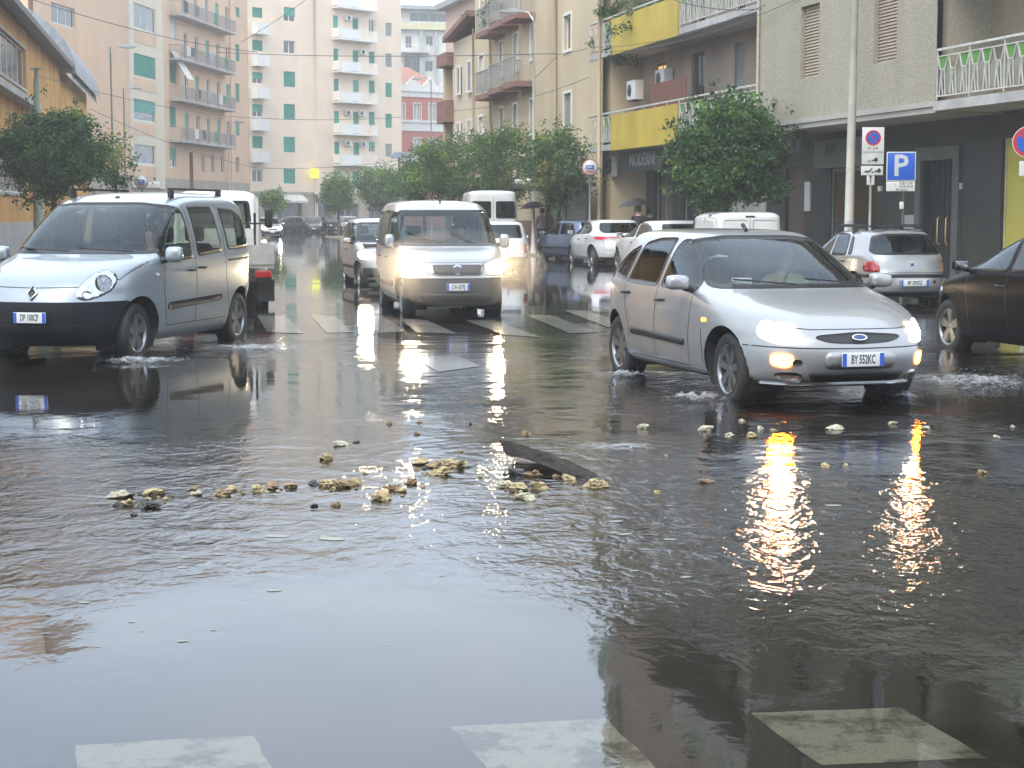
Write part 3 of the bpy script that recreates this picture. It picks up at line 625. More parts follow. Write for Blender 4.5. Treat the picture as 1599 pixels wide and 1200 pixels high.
for lev in range(4):
    z = SOF+fl*lev; x0 = fg.at(921, 150)[0]; x1 = s1183-.02
    b = MB(); b.box(x0, x1, -.02, DEP+(.0 if lev == 0 else 0)-.002, z-.22, z-.02); sb = b.build('balcony', slabm, e)
    xa, xb = fg.at(957, 200)[0], fg.at(1060, 200)[0]
    b = MB(); b.box(xa, xb, -.075, -.035, z-.25, z+.93); b.build('balcony_panel', yel if lev < 2 else recess, sb)
    b = MB(); b.bar((xa, 0, z+1.05), (xb, 0, z+1.05), .05, .05)
    for k in range(7): xk = xa+(xb-xa)*k/6; b.bar((xk, 0, z), (xk, 0, z+1.03), .03, .03)
    b.build('railing', railw, sb)
    deco_rail(sb, x0, xa-.03, z, 0); deco_rail(sb, xb+.03, x1, z, 0)
    b = MB(); b.box(s1462+.001, s1750, -.05, DEP-.002, z-.22, z-.02); sb = b.build('balcony', slabm, e)
    deco_rail(sb, s1462+.06, s1750, z, 0, .46)
b = MB(); x0, z0 = fg.at(1003, 205); x1 = fg.at(1059, 140)[0]; b.box(x0, x1, .25, .28, 4.3, 5.75); b.box(x0, x0+.03, .281, 1.2, 4.3, 5.75); b.build('balcony_screen', mat('brown_canvas', (.17, .07, .045), .8, var=.25), e)
ac_unit(e, fg.at(958, 135)[0]+.2, 5.45, .9, .9, .65); ac_unit(e, fg.at(985, 120)[0], 5.75, DEP, .9, .6)
b = MB(); s = fg.at(1186, 100)[0]; b.tube([(s, -.05, SOF), (s, -.05, TOP)], .04); b.build('drainpipe', pebble, e)
# ground floor
D2 = 1.6
g = lambda x0, x1, y0, y1: fg.rect(x0, x1, y0, y1, D2)
shop = g(1296, 1368, 262, 420); door = g(1441, 1491, 250, 425); yw = g(1563, 1640, 213, 385); rib = g(1226, 1256, 262, 400)
left1 = g(1022, 1050, 262, 420); left2 = g(970, 996, 262, 420); left3 = g(1066, 1110, 270, 420); lt = g(1120, 1196, 300, 420)
shop = (shop[0], shop[1], .13, shop[3]); door = (door[0], door[1], .15, door[3]); rib = (rib[0], rib[1], .15, rib[3])
def gz(h, z0=.15): return (h[0], h[1], z0, h[3])
yw = (yw[0], yw[0]+3.2, .55, yw[3])
H_ = [shop, door, yw, rib, gz(left1), gz(left2), gz(left3), gz(lt)]
wall('ground_floor_wall', 0, fg.L, 0, SOF-.23, H_, gdark, e, y=D2, th=.35)
b = MB()
for k in range(5):
    z = .7+k*.62
    for (xa, xb) in ((shop[1]+.05, door[0]-.35), (door[1]+.35, yw[0]-.25)): b.box(xa, xb, D2-.006, D2-.001, z, z+.012)
b.build('stone_joint', darkg, e)
# portal frame
b = MB(); b.box(door[0]-.28, door[0], D2-.09, D2-.001, .13, door[3]+.3); b.box(door[1], door[1]+.28, D2-.09, D2-.001, .13, door[3]+.3); b.box(door[0], door[1], D2-.09, D2-.001, door[3], door[3]+.3)
b.build('portal_frame', mat('grey_marble', (.10, .11, .105), .4, var=.2), e)
d = MB()
for k in range(6):
    x = door[0]+(door[1]-door[0])*k/6; d.box(x+.02, x+(door[1]-door[0])/6-.02, D2+.15, D2+.19, .15, door[3])
dd = d.build('front_door', mat('door_dark_metal', (.035, .037, .035), .35, metal=.3), e)
b = MB(); xm = (door[0]+door[1])/2
for q in (-.2, .2): b.tube([(xm+q, D2+.13, .9), (xm+q, D2+.08, .95), (xm+q, D2+.08, 1.5), (xm+q, D2+.13, 1.55)], .018)
b.build('handle', mat('brass', (.55, .40, .16), .35, metal=.8), dd)
# lit shop with goods
so = window(e, shop, 'none' if 0 else 'glass', frame=railm, y=D2+.05, part='shop_window') if 0 else None
b = MB(); b.box(shop[0], shop[0]+.06, D2+.05, D2+.1, .13, shop[3]); b.box(shop[1]-.06, shop[1], D2+.05, D2+.1, .13, shop[3]); xm = shop[0]+(shop[1]-shop[0])*.42; b.box(xm-.03, xm+.03, D2+.05, D2+.1, .13, shop[3]); b.box(shop[0]+.06, shop[1]-.06, D2+.05, D2+.1, shop[3]-.08, shop[3])
so = b.build('shop_window', railm, e)
b = MB(); b.box(shop[0]+.03, shop[1]-.03, D2+.07, D2+.075, .13, shop[3]-.04); b.build('pane', glassmat('shop_glass', (.8, .82, .78)), so)
b = MB(); a_, c_ = shop[0]-.4, shop[1]+.4
b.box(a_, c_, D2+3.4, D2+3.45, 0, 3.6); b.box(a_, a_+.04, D2+.36, D2+3.39, 0, 3.6); b.box(c_-.04, c_, D2+.36, D2+3.39, 0, 3.6); b.box(a_+.05, c_-.05, D2+.36, D2+3.39, .02, .06)
b.build('shop_interior', mat('shop_wall', (.50, .42, .22), .8, var=.2), e)
b = MB(); b.box(a_+.05, c_-.05, D2+.36, D2+3.39, 3.0, 3.05); b.build('shop_ceiling', mat('shop_ceiling', (.7, .65, .5), .8), e)
b = MB()
for x in (shop[0]+.4, shop[1]-.6): b.box(x, x+.3, D2+.8, D2+2.6, 2.9, 2.96)
b.build('ceiling_lamp', mat('shop_lamp', (1, .9, .7), .5, var=0, emit=(1, .85, .6), estr=6), e)
random.seed(11); goods = [mat('goods_%s' % n, c, .6) for n, c in (('tan', (.55, .38, .2)), ('cream', (.7, .62, .45)), ('red', (.4, .06, .04)), ('green', (.12, .3, .1)), ('dark', (.06, .05, .05)))]
for k in range(3):
    z = .5+k*.62; b = MB(); b.box(xm, shop[1]-.15, D2+1.6, D2+2.0, z, z+.03); sh = b.build('shelf', goods[1], e); x = xm+.05
    while x < shop[1]-.4:
        w_ = random.uniform(.1, .3); q = MB(); q.bbox(x, x+w_, D2+1.62, D2+1.9, z+.031, z+random.uniform(.2, .5), .01); q.build('goods', random.choice(goods), sh); x += w_+.03
# fascia and signs
b = MB(); b.box(g(1282, 1283, 220, 240)[0], shop[1]+.3, D2-.2, D2-.001, shop[3]+.02, shop[3]+.75); fs = b.build('shop_fascia', mat('fascia_grey', (.17, .19, .18), .5), e)
text_obj('INV', .42, darkg, fs, (shop[0]+.42, D2-.205, shop[3]+.47), name='lettering'); text_obj('BAR', .16, darkg, fs, (shop[0]+.5, D2-.205, shop[3]+.14)) if 0 else None
o = window(e, yw, 'glass', frame=mat('cream_frame', (.6, .55, .3), .5), y=D2+.08, part='shop_window')
b = MB(); b.box(yw[0]+.08, yw[1]-.08, D2+.09, D2+.098, yw[2]+.08, yw[3]-.08); b.build('yellow_film', mat('yellow_film', (.52, .46, .10), .25, var=.12, vscale=.8), o)
b = MB(); n = 26
for k in range(n):
    x = rib[0]+(rib[1]-rib[0])*k/n; b.box(x+.005, x+(rib[1]-rib[0])/n-.01, D2+.1, D2+.13, .15, rib[3])
b.build('ribbed_gate', mat('brown_gate', (.15, .11, .085), .6), e)
for h, kd in ((gz(left1), 'glass'), (gz(left2), 'glass'), (gz(left3), 'glass'), (gz(lt), 'curtain')): window(e, h, kd, frame=railm, y=D2+.1, bars=1, part='shop_window')
h = g(962, 1003, 237, 262)
b = MB(); b.box(fg.at(950, 250)[0], fg.at(1010, 250)[0], .5, .6, 3.05, 3.74); fs = b.build('shop_fascia', mat('fascia_dark', (.05, .055, .055), .5), e)
lt_ = mat('letter_grey', (.33, .33, .31), .5)
text_obj('MODERNI', .60, lt_, fs, (fg.at(985, 250)[0]-.3, .49, 3.4), extrude=.02, bold=.01)
b = MB(); b.box(fg.at(922, 250)[0], fg.at(947, 250)[0], .3, .4, 2.9, 3.6); fs2 = b.build('shop_fascia', lt_, e); text_obj('ES', .62, darkg, fs2, (fg.at(938, 250)[0], .29, 3.25), extrude=.02, bold=.02)
# posters, plates and meter boxes on the ground floor wall
for (x0, x1, y0, y1, m_) in ((1259, 1268, 284, 330, winwhite), (1415, 1436, 336, 358, mat('notice_grey', (.35, .36, .36), .5)), (1497, 1503, 286, 296, winwhite), (1374, 1378, 291, 299, winwhite)):
    h = g(x0, x1, y0, y1); b = MB(); b.box(h[0], h[1], D2-.06, D2-.001, h[2], h[3]); b.build('wall_plate', m_, e)
# ---- pharmacy cross
h = fg.rect(1222, 1262, 196, 243, .6)
q = empty('pharmacy_sign', (fg.A.x, fg.A.y, 0), fg.rz, 'square unlit pharmacy sign with a dark green cross under the grey soffit', 'sign')
cx, cz = (h[0]+h[1])/2, (h[2]+h[3])/2+.1
b = MB(); b.bbox(cx-.5, cx+.5, .55, .75, cz-.42, cz+.42, .02); b.build('sign_box', mat('fascia_grey', (.17, .19, .18), .5), q)
b = MB(); dk = mat('cross_green', (.02, .06, .04), .4)
b.box(cx-.33, cx+.33, .52, .549, cz-.09, cz+.09); b.box(cx-.09, cx+.09, .515, .545, cz-.33, cz+.33); b.build('cross', dk, q)
b = MB(); b.bar((cx-.3, .65, cz+.42), (cx-.3, .65, SOF-.26), .03, .03); b.bar((cx+.3, .65, cz+.42), (cx+.3, .65, SOF-.26), .03, .03); b.build('bracket', railm, q)
b = MB(); b.box(cx-.75, cx+.55, .4, 1.3, cz+.50, cz+.54); b.build('canopy', winwhite, q)

# ---- ochre buildings on the left
ochre = mat('ochre_render', (.74, .38, .10), .88, var=.14, vscale=.6, streak=.28); roofg = mat('roof_sheet', (.30, .31, .33), .5, var=.25, streak=.3)
def AL(Y): return Vector((-7.2-.176*Y, Y))
fa = Fac(AL(40), AL(87.3))
e = empty('factory_building', (fa.A.x, fa.A.y, 0), fa.rz, 'ochre two storey building with a dark eave at the far left', 'building')
za = 9.0; wins = []
h1 = fa.rect(0, 38, 80, 105); wins.append(((fa.at(-60, 60)[0], fa.at(40, 110)[0], 6.6, 8.2), 'glass', dict(bars=9)))
wins.append(((fa.at(-40, 200)[0], fa.at(38, 225)[0], 2.4, 4.3), 'glass', dict(bars=6)))
wins.append(((fa.at(84, 160)[0], fa.at(101, 160)[0], 5.2, 6.5), 'glass', dict(bars=1)))
wall('wall', 0, fa.L, 0, za, [h[0] for h in wins], ochre, e)
b = MB(); b.box(0, fa.L, .31, 14, 0, za-.02); b.build('building_core', ochre, e)
for h, kd, k in wins: window(e, h, kd, surround=slabm, **k)
b = MB(); b.add([(-.4, -.7, za+.25), (fa.L+.3, -.7, za+.05), (fa.L+.3, 7, za+2.2), (-.4, 7, za+2.4), (-.4, -.7, za+.0), (fa.L+.3, -.7, za-.18), (fa.L+.3, 7, za+2.0), (-.4, 7, za+2.2)], [(0, 1, 2, 3), (7, 6, 5, 4), (0, 4, 5, 1), (1, 5, 6, 2), (3, 2, 6, 7)]); b.build('roof', mat('dark_eave', (.10, .10, .11), .6, var=.3), e)
s0 = fa.at(-60, 130)[0]; s1 = fa.at(46, 160)[0]
b = MB(); b.box(0, s1, -.5, -.001, 5.85, 6.1); b.build('ledge', slabm, e)
b = MB(); b.tube([(s1-.4, -.12, 6), (s1-.1, -.12, 5.7), (s1-.1, -.12, .2)], .07); b.build('drainpipe', plinth, e)
b = MB(); c0, c1 = fa.at(57, 170)[0], fa.at(100, 165)[0]; b.box(c0, c1, -1.6, -.001, 4.55, 5.0); b.build('door_canopy', mat('canopy_grey', (.17, .17, .19), .6), e)
b = MB(); b.box(0, fa.L, -.05, -.001, 0, 1.3); b.build('plinth', slabm, e)
fa2 = Fac(AL(87.6), AL(107))
e = empty('factory_building', (fa2.A.x, fa2.A.y, 0), fa2.rz, 'ochre block with a curved grey sheet metal roof left of the salmon apartments', 'building')
b = MB(); b.box(0, fa2.L, 0, 10, 0, 8.9); b.build('wall', ochre, e)
b = MB(); pts = []
for k in range(13):
    t = k/12*math.pi/2; pts.append((-.8+6.5*(1-math.cos(t)), 8.6+4.2*math.sin(t)))
n = len(pts); V = [(x, y, z) for x in (-.2, fa2.L+.2) for (y, z) in pts]; b.add(V, [(i, i+1, n+i+1, n+i) for i in range(n-1)], smooth=True)
b.add([(x, y+.2, z-.25) for x in (-.2, fa2.L+.2) for (y, z) in pts], [(n+i, n+i+1, i+1, i) for i in range(n-1)], smooth=True)
b.add([(-.2, y, z) for y, z in pts]+[(-.2, 5.7, 8.6)], [list(range(n+1))]); b.build('roof', roofg, e)
window(e, (fa2.L*.45, fa2.L*.8, 5.6, 7.2), 'glass', y=-.07, frame=slabm)

# ---- unseen row added behind the camera to darken reflections in cars and water
fz = Fac((30, -20), (-34, -24))
e = empty('apartment_building', (fz.A.x, fz.A.y, 0), fz.rz, 'unseen brown four storey row added behind the viewer to darken reflections', 'building')
wins = []
for i in range(14):
    for k in range(4): wins.append(((2+i*4.5, 3.2+i*4.5, 1.2+k*3.2, 3.0+k*3.2), 'glass', {}))
bz = mat('umber_render', (.20, .165, .12), .9, var=.15, streak=.2)
wall('wall', 0, fz.L, 0, 13.5, [h[0] for h in wins], bz, e)
for h, kd, k in wins: window(e, h, kd, surround=slabm)
b = MB(); b.box(0, fz.L, .31, 10, 0, 13.48); b.build('building_core', bz, e); b = MB(); b.box(-.4, fz.L+.4, -.6, 10.3, 13.5, 13.8); b.build('cornice', slabm, e)
# ------------------------------------------------------------------ car builder
blackp = mat('black_plastic', (.018, .018, .019), .45, var=.2, bump=.0006, bscale=250); rubber = mat('tyre_rubber', (.016, .016, .016), .7, var=.2)
seal = mat('window_seal', (.01, .01, .01), .35, var=0); chrome = mat('chrome', (.75, .76, .78), .12, metal=1, var=.05)
rimm = mat('alloy_rim', (.30, .31, .32), .3, metal=.9, var=.15, vscale=8); darkin = mat('car_interior', (.032, .033, .034), .9, var=.2); seatm = mat('seat_fabric', (.075, .078, .085), .95, var=.25, vscale=20)
carglass = glassmat('car_glass', (.62, .68, .64), .01); lensm = glassmat('lamp_lens', (.85, .87, .9), .05)
reflm = mat('lamp_reflector', (.55, .56, .58), .15, metal=1, var=.2, vscale=25)
headon = mat('headlight_lit', (1, .95, .85), .3, var=0, emit=(1, .76, .45), estr=190); headdim = mat('headlight_glow', (1, .95, .85), .3, var=0, emit=(1, .84, .60), estr=2.6); sidelit = mat('side_lamp_orange', (.8, .3, .05), .3, var=0, emit=(1, .35, .05), estr=2.5)
orangeon = mat('indicator_lit', (1, .4, .02), .3, var=0, emit=(1, .20, .006), estr=90); orange = mat('indicator_orange', (.6, .18, .02), .25, var=.1)
redl = mat('tail_lamp_red', (.33, .012, .015), .15, var=.25, vscale=15, coat=1); redon = mat('tail_lamp_lit', (.6, .02, .02), .3, var=0, emit=(1, .05, .03), estr=1.5)
platew = mat('plate_white', (.68, .69, .70), .4, var=.05); plateb = mat('plate_blue', (.02, .09, .50), .4, var=.05); platek = mat('plate_letters', (.03, .03, .04), .5, var=0)
def pchip(x, y, xq):
    x = np.asarray(x, float); y = np.asarray(y, float); h = np.diff(x); d = np.diff(y)/h; m = np.zeros_like(y)
    for i in range(1, len(x)-1):
        if d[i-1]*d[i] > 0:
            w1 = 2*h[i]+h[i-1]; w2 = h[i]+2*h[i-1]; m[i] = (w1+w2)/(w1/d[i-1]+w2/d[i])
    m[0] = d[0]; m[-1] = d[-1]
    k = np.clip(np.searchsorted(x, xq)-1, 0, len(x)-2); t = (xq-x[k])/h[k]
    return ((2*t**3-3*t**2+1)*y[k]+(t**3-2*t**2+t)*h[k]*m[k]+(-2*t**3+3*t**2)*y[k+1]+(t**3-t**2)*h[k]*m[k+1])
def outline(xf, xr, w, nf, nr, N):
    xm = (xf+xr)/2; t = np.linspace(0, math.pi/2, 90)
    a = np.stack([xm+(xf-xm)*np.cos(t)**(2/nf), w*np.sin(t)**(2/nf)], 1)
    b = np.stack([xm+(xr-xm)*np.cos(t[::-1])**(2/nr), w*np.sin(t[::-1])**(2/nr)], 1)
    p = np.concatenate([a, b[1:]]); d = np.r_[0, np.cumsum(np.hypot(*np.diff(p, axis=0).T))]
    q = np.linspace(0, d[-1], N); return np.stack([np.interp(q, d, p[:, 0]), np.interp(q, d, p[:, 1])], 1)
def body_grid(levels, M, N):
    L = np.array(levels, float)                                # z xf xr w nf nr
    s = np.r_[0, np.cumsum(np.sqrt(np.diff(L[:, 0])**2+.35*np.diff(L[:, 1])**2+.35*np.diff(L[:, 2])**2+np.diff(L[:, 3])**2)+1e-4)]
    q = np.linspace(0, s[-1], M); P = [pchip(s, L[:, k], q) for k in range(6)]
    rows = []
    for i in range(M):
        h = outline(P[1][i], P[2][i], P[3][i], max(2, P[4][i]), max(2, P[5][i]), N)
        full = np.concatenate([h, h[-2:0:-1]*[1, -1]]); rows.append(np.c_[full, np.full(len(full), P[0][i])])
    return np.array(rows)                                      # M x (2N-2) x 3
def inpoly(pts, poly):
    x, y = pts[:, 0], pts[:, 1]; c = np.zeros(len(pts), bool); n = len(poly)
    for i in range(n):
        x1, y1 = poly[i]; x2, y2 = poly[(i+1) % n]
        if y1 == y2: continue
        k = ((y1 > y) != (y2 > y)) & (x < (x2-x1)*(y-y1)/(y2-y1)+x1); c ^= k
    return c
def edgedist(pts, poly):
    d = np.full(len(pts), 1e9); n = len(poly)
    for i in range(n):
        a = np.array(poly[i]); b = np.array(poly[(i+1) % n]); ab = b-a; L = ab@ab
        if L < 1e-12: continue
        t = np.clip(((pts-a)@ab)/L, 0, 1); d = np.minimum(d, np.hypot(*(pts-a-t[:, None]*ab).T))
    return d
def chaikin(p, it=2, r=.22, cut=.035):
    for _ in range(it):
        q = []
        for i in range(len(p)):
            a, b = p[i], p[(i+1) % len(p)]; L = math.hypot(b[0]-a[0], b[1]-a[1])+1e-9; k = min(r, cut/L)
            q += [(a[0]*(1-k)+b[0]*k, a[1]*(1-k)+b[1]*k), (a[0]*k+b[0]*(1-k), a[1]*k+b[1]*(1-k))]
        p = q
    return p
def resample(p, step):
    out = []
    for i in range(len(p)):
        a = np.array(p[i]); b = np.array(p[(i+1) % len(p)]); k = max(1, int(np.hypot(*(b-a))/step))
        for j in range(k): out.append(tuple(a+(b-a)*j/k))
    return out
class Shell:
    def __init__(s, levels, M=90, N=110):
        s.g = body_grid(levels, M, N); M, K = s.g.shape[:2]; s.V = s.g.reshape(-1, 3).copy()
        top = s.g[-1].mean(0); bot = s.g[0].mean(0); s.V = np.vstack([s.V, top, bot])
        F_ = [(i*K+j, i*K+(j+1) % K, (i+1)*K+(j+1) % K, (i+1)*K+j) for i in range(M-1) for j in range(K)]
        T = [((M-1)*K+j, (M-1)*K+(j+1) % K, len(s.V)-2) for j in range(K)]; B = [((j+1) % K, j, len(s.V)-1) for j in range(K)]
        s.F = F_+T; s.B = B
        s.bvh = BVHTree.FromPolygons([tuple(v) for v in s.V], s.F+s.B)
        s.C = np.array([s.V[list(f)].mean(0) for f in s.F]); s.keep = np.ones(len(s.F), bool)
        a = np.array([s.V[f[2]]-s.V[f[0]] for f in s.F]); b = np.array([s.V[f[3 if len(f) > 3 else 1]]-s.V[f[1]] for f in s.F]); n = np.cross(a, b); s.Nn = n/(np.linalg.norm(n, axis=1)[:, None]+1e-9)
    def frame(s, ang): d = np.array([math.cos(ang), math.sin(ang)]); return d, np.array([-d[1], d[0]])
    def to2d(s, P, ang): d, e = s.frame(ang); return np.c_[P[:, 0]*e[0]+P[:, 1]*e[1], P[:, 2]]
    def hit(s, l, z, ang):
        d, e = s.frame(ang); o = Vector((e[0]*l+d[0]*6, e[1]*l+d[1]*6, z)); r = s.bvh.ray_cast(o, Vector((-d[0], -d[1], 0)))
        if r[0] is None:
            r = s.bvh.find_nearest(Vector((e[0]*l+d[0]*1.5, e[1]*l+d[1]*.8, z)))
        nn = r[1]
        if nn.x*d[0]+nn.y*d[1] < 0: nn = -nn
        return r[0], nn
    def patch(s, poly, ang, off=.004, step=.03, smooth=2, rim=None, thick=.012, scale=1.0, r=.22):
        """a sheet lying on the body: poly in (sideways, up) as seen from direction ang; returns MB faces split (rim, inner)"""
        p = resample(chaikin(poly, smooth, r) if smooth else poly, step)
        A = np.array(p); lo, hi = A.min(0), A.max(0); st = step
        gx, gy = np.meshgrid(np.arange(lo[0]+st/2, hi[0], st), np.arange(lo[1]+st/2, hi[1], st)); g = np.c_[gx.ravel(), gy.ravel()]
        g = g[inpoly(g, p)]; g = g[edgedist(g, p) > st*.55] if len(g) else g
        inner = []
        if rim:                                                # ring of points at the seal's inner edge
            c = A; n = len(c); tn = np.roll(c, -1, 0)-np.roll(c, 1, 0); tn /= np.linalg.norm(tn, axis=1)[:, None]+1e-9
            area = .5*np.sum(c[:, 0]*np.roll(c[:, 1], -1)-np.roll(c[:, 0], -1)*c[:, 1]); nv = np.c_[-tn[:, 1], tn[:, 0]]*(1 if area > 0 else -1)
            ring = c+nv*rim; ok = inpoly(ring, p) & (edgedist(ring, p) > rim*.93); ring = ring[ok]; inner = [tuple(q) for q in ring]
            g = g[edgedist(g, p) > rim*1.25]
            g = g if len(g) else np.zeros((0, 2))
        pts = [Vector(q) for q in p]+[Vector(q) for q in inner]+[Vector(q) for q in g]
        n = len(p); res = delaunay_2d_cdt(pts, [(i, (i+1) % n) for i in range(n)], [], 1, 1e-5)
        v2, fs = res[0], res[2]; out = []; 
        for q in v2:
            P, N_ = s.hit(q.x, q.y, ang); out.append((P+N_*off, N_))
        return v2, fs, out, p
    def window_hole(s, poly, ang, inset=.022):
        p = resample(chaikin(poly, 2), .03); P2 = s.to2d(s.C, ang); d, e = s.frame(ang)
        side = (s.Nn[:, 0]*d[0]+s.Nn[:, 1]*d[1])
        sgn = side if (side[np.argmax(s.C[:, 0]*d[0]+s.C[:, 1]*d[1])] > 0) else -side
        # only faces on the viewer's side
        depth = s.C[:, 0]*d[0]+s.C[:, 1]*d[1]
        k = inpoly(P2, p) & (edgedist(P2, p) > inset) & (depth > (0 if abs(d[1]) > .5 else .0 if True else 0)) & (s.C[:, 2] > .7)
        if abs(d[1]) < .5: k &= (np.abs(s.Nn[:, 0]) > .18)
        else: k &= (np.abs(s.Nn[:, 1]) > .35)
        s.keep &= ~k
    def arch(s, xc, zc, r):
        y = np.abs(s.C[:, 1]); k = (np.hypot(s.C[:, 0]-xc, s.C[:, 2]-zc) < r) & (y > .45); s.keep &= ~k
        used = set()
        rem = [s.F[i] for i in np.where(k)[0]]; vr = set(v for f in rem for v in f); kept = set(v for i in np.where(s.keep)[0] for v in s.F[i])
        for v in vr & kept:
            x, yy, z = s.V[v]
            if abs(yy) < .45: continue
            dx, dz = x-xc, z-zc; L = math.hypot(dx, dz)
            if L > 1e-6 and L < r*1.25: s.V[v, 0] = xc+dx/L*r; s.V[v, 2] = max(zc+dz/L*r, s.V[:, 2].min())
    def build(s, name, m, parent, sel=None):
        k = s.keep & (sel if sel is not None else True); F_ = [s.F[i] for i in np.where(k)[0]]
        used = sorted(set(v for f in F_ for v in f)); mp = {v: i for i, v in enumerate(used)}
        b = MB(); b.v = [tuple(s.V[v]) for v in used]; b.f = [[mp[v] for v in f] for f in F_]; b.m = [0]*len(b.f); b.sm = [True]*len(b.f)
        return b.build(name, m, parent)
def add_patch(sh, parent, name, poly, ang, m, off=.004, step=.035, smooth=2, rim=None, rimm_=None, thick=.012, r=.22):
    v2, fs, out, p = sh.patch(poly, ang, off, step, smooth, rim, r=r)
    b = MB(); V = [o[0] for o in out]
    fi = []
    if rim:
        c = np.array([[sum(v2[i].x for i in f)/len(f), sum(v2[i].y for i in f)/len(f)] for f in fs]); isr = edgedist(c, p) < rim*.99
    else: isr = [False]*len(fs)
    d, e = sh.frame(ang)
    b.v = [tuple(v) for v in V]
    for f, q in zip(fs, isr):
        a, bb, cc = V[f[0]], V[f[1]], V[f[2]]; n = (bb-a).cross(cc-a); f = list(f)
        if n.x*out[f[0]][1].x+n.y*out[f[0]][1].y+n.z*out[f[0]][1].z < 0: f.reverse()
        b.f.append(f); b.m.append(1 if q else 0); b.sm.append(True)
    # skirt down into the body
    n = len(p); o = len(b.v)
    for i in range(n): b.v.append(tuple(out[i][0]-out[i][1]*(thick)))
    for i in range(n):
        j = (i+1) % n; b.f.append([i, j, o+j, o+i]); b.m.append(1 if rim else 0); b.sm.append(False)
    return b.build(name, [m, rimm_ or seal] if rim else m, parent)
def mirror(poly): return [(-x, z) for x, z in poly][::-1]
def seam(sh, parent, path, ang, name='door_seam', w=.010, m=None, off=.0015):
    pts = [];
    for (a, b) in zip(path[:-1], path[1:]):
        k = max(2, int(math.hypot(b[0]-a[0], b[1]-a[1])/.04))
        for j in range(k): pts.append((a[0]+(b[0]-a[0])*j/k, a[1]+(b[1]-a[1])*j/k))
    pts.append(path[-1]); b = MB(); V = []
    hs = [sh.hit(x, z, ang) for x, z in pts]
    for i, (P, N_) in enumerate(hs):
        t = (hs[min(i+1, len(hs)-1)][0]-hs[max(0, i-1)][0]); sd = t.cross(N_); sd = sd.normalized()*w/2 if sd.length > 1e-6 else Vector((0, 0, w/2))
        V += [P+N_*off-sd, P+N_*off+sd, P-N_*.003]
    n = len(pts); b.add(V, [(3*i, 3*i+1, 3*i+4, 3*i+3) for i in range(n-1)]+[(3*i+1, 3*i+2, 3*i+5, 3*i+4) for i in range(n-1)]); return b.build(name, m or seal, parent)
def make_wheel(parent, x, y, r, wd=.2, style='spoke5', side=1, m=None):
    """tyre and rim; side = +1 on the left"""
    b = MB(); b.lathe([(.02, -.03), (r*.62, -.03), (r*.62, .03), (.02, .03)], 20, 'y'); w_ = b.build('wheel', darkin, parent, (x, y, r-.012))
    t = MB(); h = wd/2
    t.lathe([(r*.66, -h*.85), (r*.72, -h), (r*.93, -h), (r*.985, -h*.8), (r, -h*.5), (r*.99, -h*.1), (r, 0), (r*.99, h*.1), (r, h*.5), (r*.985, h*.8), (r*.93, h), (r*.72, h), (r*.66, h*.85), (r*.64, 0), (r*.66, -h*.85)], 40, 'y'); t.build('tyre', rubber, w_)
    q = MB(); o = side*h; f = lambda v: side*v
    R_ = r*.67
    q.lathe([(R_, f(h*.98)), (R_*.96, f(h*.98)), (R_*.92, f(h*.7)), (R_*.92, f(-h*.8)), (R_, f(-h*.8))], 36, 'y')
    q.lathe([(0, f(h*.72)), (R_*.17, f(h*.72)), (R_*.2, f(h*.6)), (R_*.2, f(h*.2))], 20, 'y')
    n = 5 if style == 'spoke5' else (7 if style == 'spoke7' else 6)
    wdt = .19 if style == 'spoke5' else .13
    if style == 'cap':
        q.lathe([(0, f(h*.95)), (R_*.3, f(h*.95)), (R_*.55, f(h*.86)), (R_*.93, f(h*.9)), (R_*.95, f(h*.7))], 36, 'y')
        dk = MB()
        for k in range(9):
            a = 2*math.pi*k/9; c, s_ = math.cos(a), math.sin(a); 
            pts = [(R_*.62, -.045), (R_*.84, -.055), (R_*.84, .055), (R_*.62, .045)]
            dk.add([(c*u-s_*v, f(h*.935), s_*u+c*v) for u, v in pts]+[(c*u-s_*v, f(h*.86), s_*u+c*v) for u, v in pts], [(0, 1, 2, 3), (0, 4, 5, 1), (1, 5, 6, 2), (2, 6, 7, 3), (3, 7, 4, 0)])
        rr = q.build('rim', m or rimm, w_); dk.build('rim_slot', rubber, w_) if 0 else None
    else:
        for k in range(n):
            a = 2*math.pi*(k+.25)/n; c, s_ = math.cos(a), math.sin(a)
            def P(u, v, dpt): return (c*u-s_*v, f(dpt), s_*u+c*v)
            a1, a2 = R_*wdt*.8, R_*wdt*1.35
            v = [P(R_*.12, -a1, h*.72), P(R_*.12, a1, h*.72), P(R_*.94, a2, h*.84), P(R_*.94, -a2, h*.84), P(R_*.12, -a1*1.2, h*.4), P(R_*.12, a1*1.2, h*.4), P(R_*.94, a2*1.2, h*.4), P(R_*.94, -a2*1.2, h*.4)]
            q.add(v, [(0, 1, 2, 3), (0, 4, 5, 1), (1, 5, 6, 2), (2, 6, 7, 3), (3, 7, 4, 0)])
        rr = q.build('rim', m or rimm, w_, fix=True)
    return w_
def plate(parent, x, z, rz, text, w=.36, h=.11, tilt=0, y=0):
    b = MB(); b.bbox(-w/2, w/2, -.012, 0, -h/2, h/2, .005); o = b.build('number_plate', platew, parent, (x, y, z)); o.rotation_euler = (tilt, 0, rz)
    b = MB(); bw = .038 if w < .4 else .045
    b.box(-w/2+.002, -w/2+bw, -.0135, -.0122, -h/2+.004, h/2-.004); b.box(w/2-bw, w/2-.002, -.0135, -.0122, -h/2+.004, h/2-.004); b.build('blue_band', plateb, o)
    if text: text_obj(text, h*.88, platek, o, (0, -.013, 0), extrude=.0008, name='plate_lettering', sx=(w-.1)/(.36-.1)*.5 if w < .4 else .66, bold=.002)
    return o
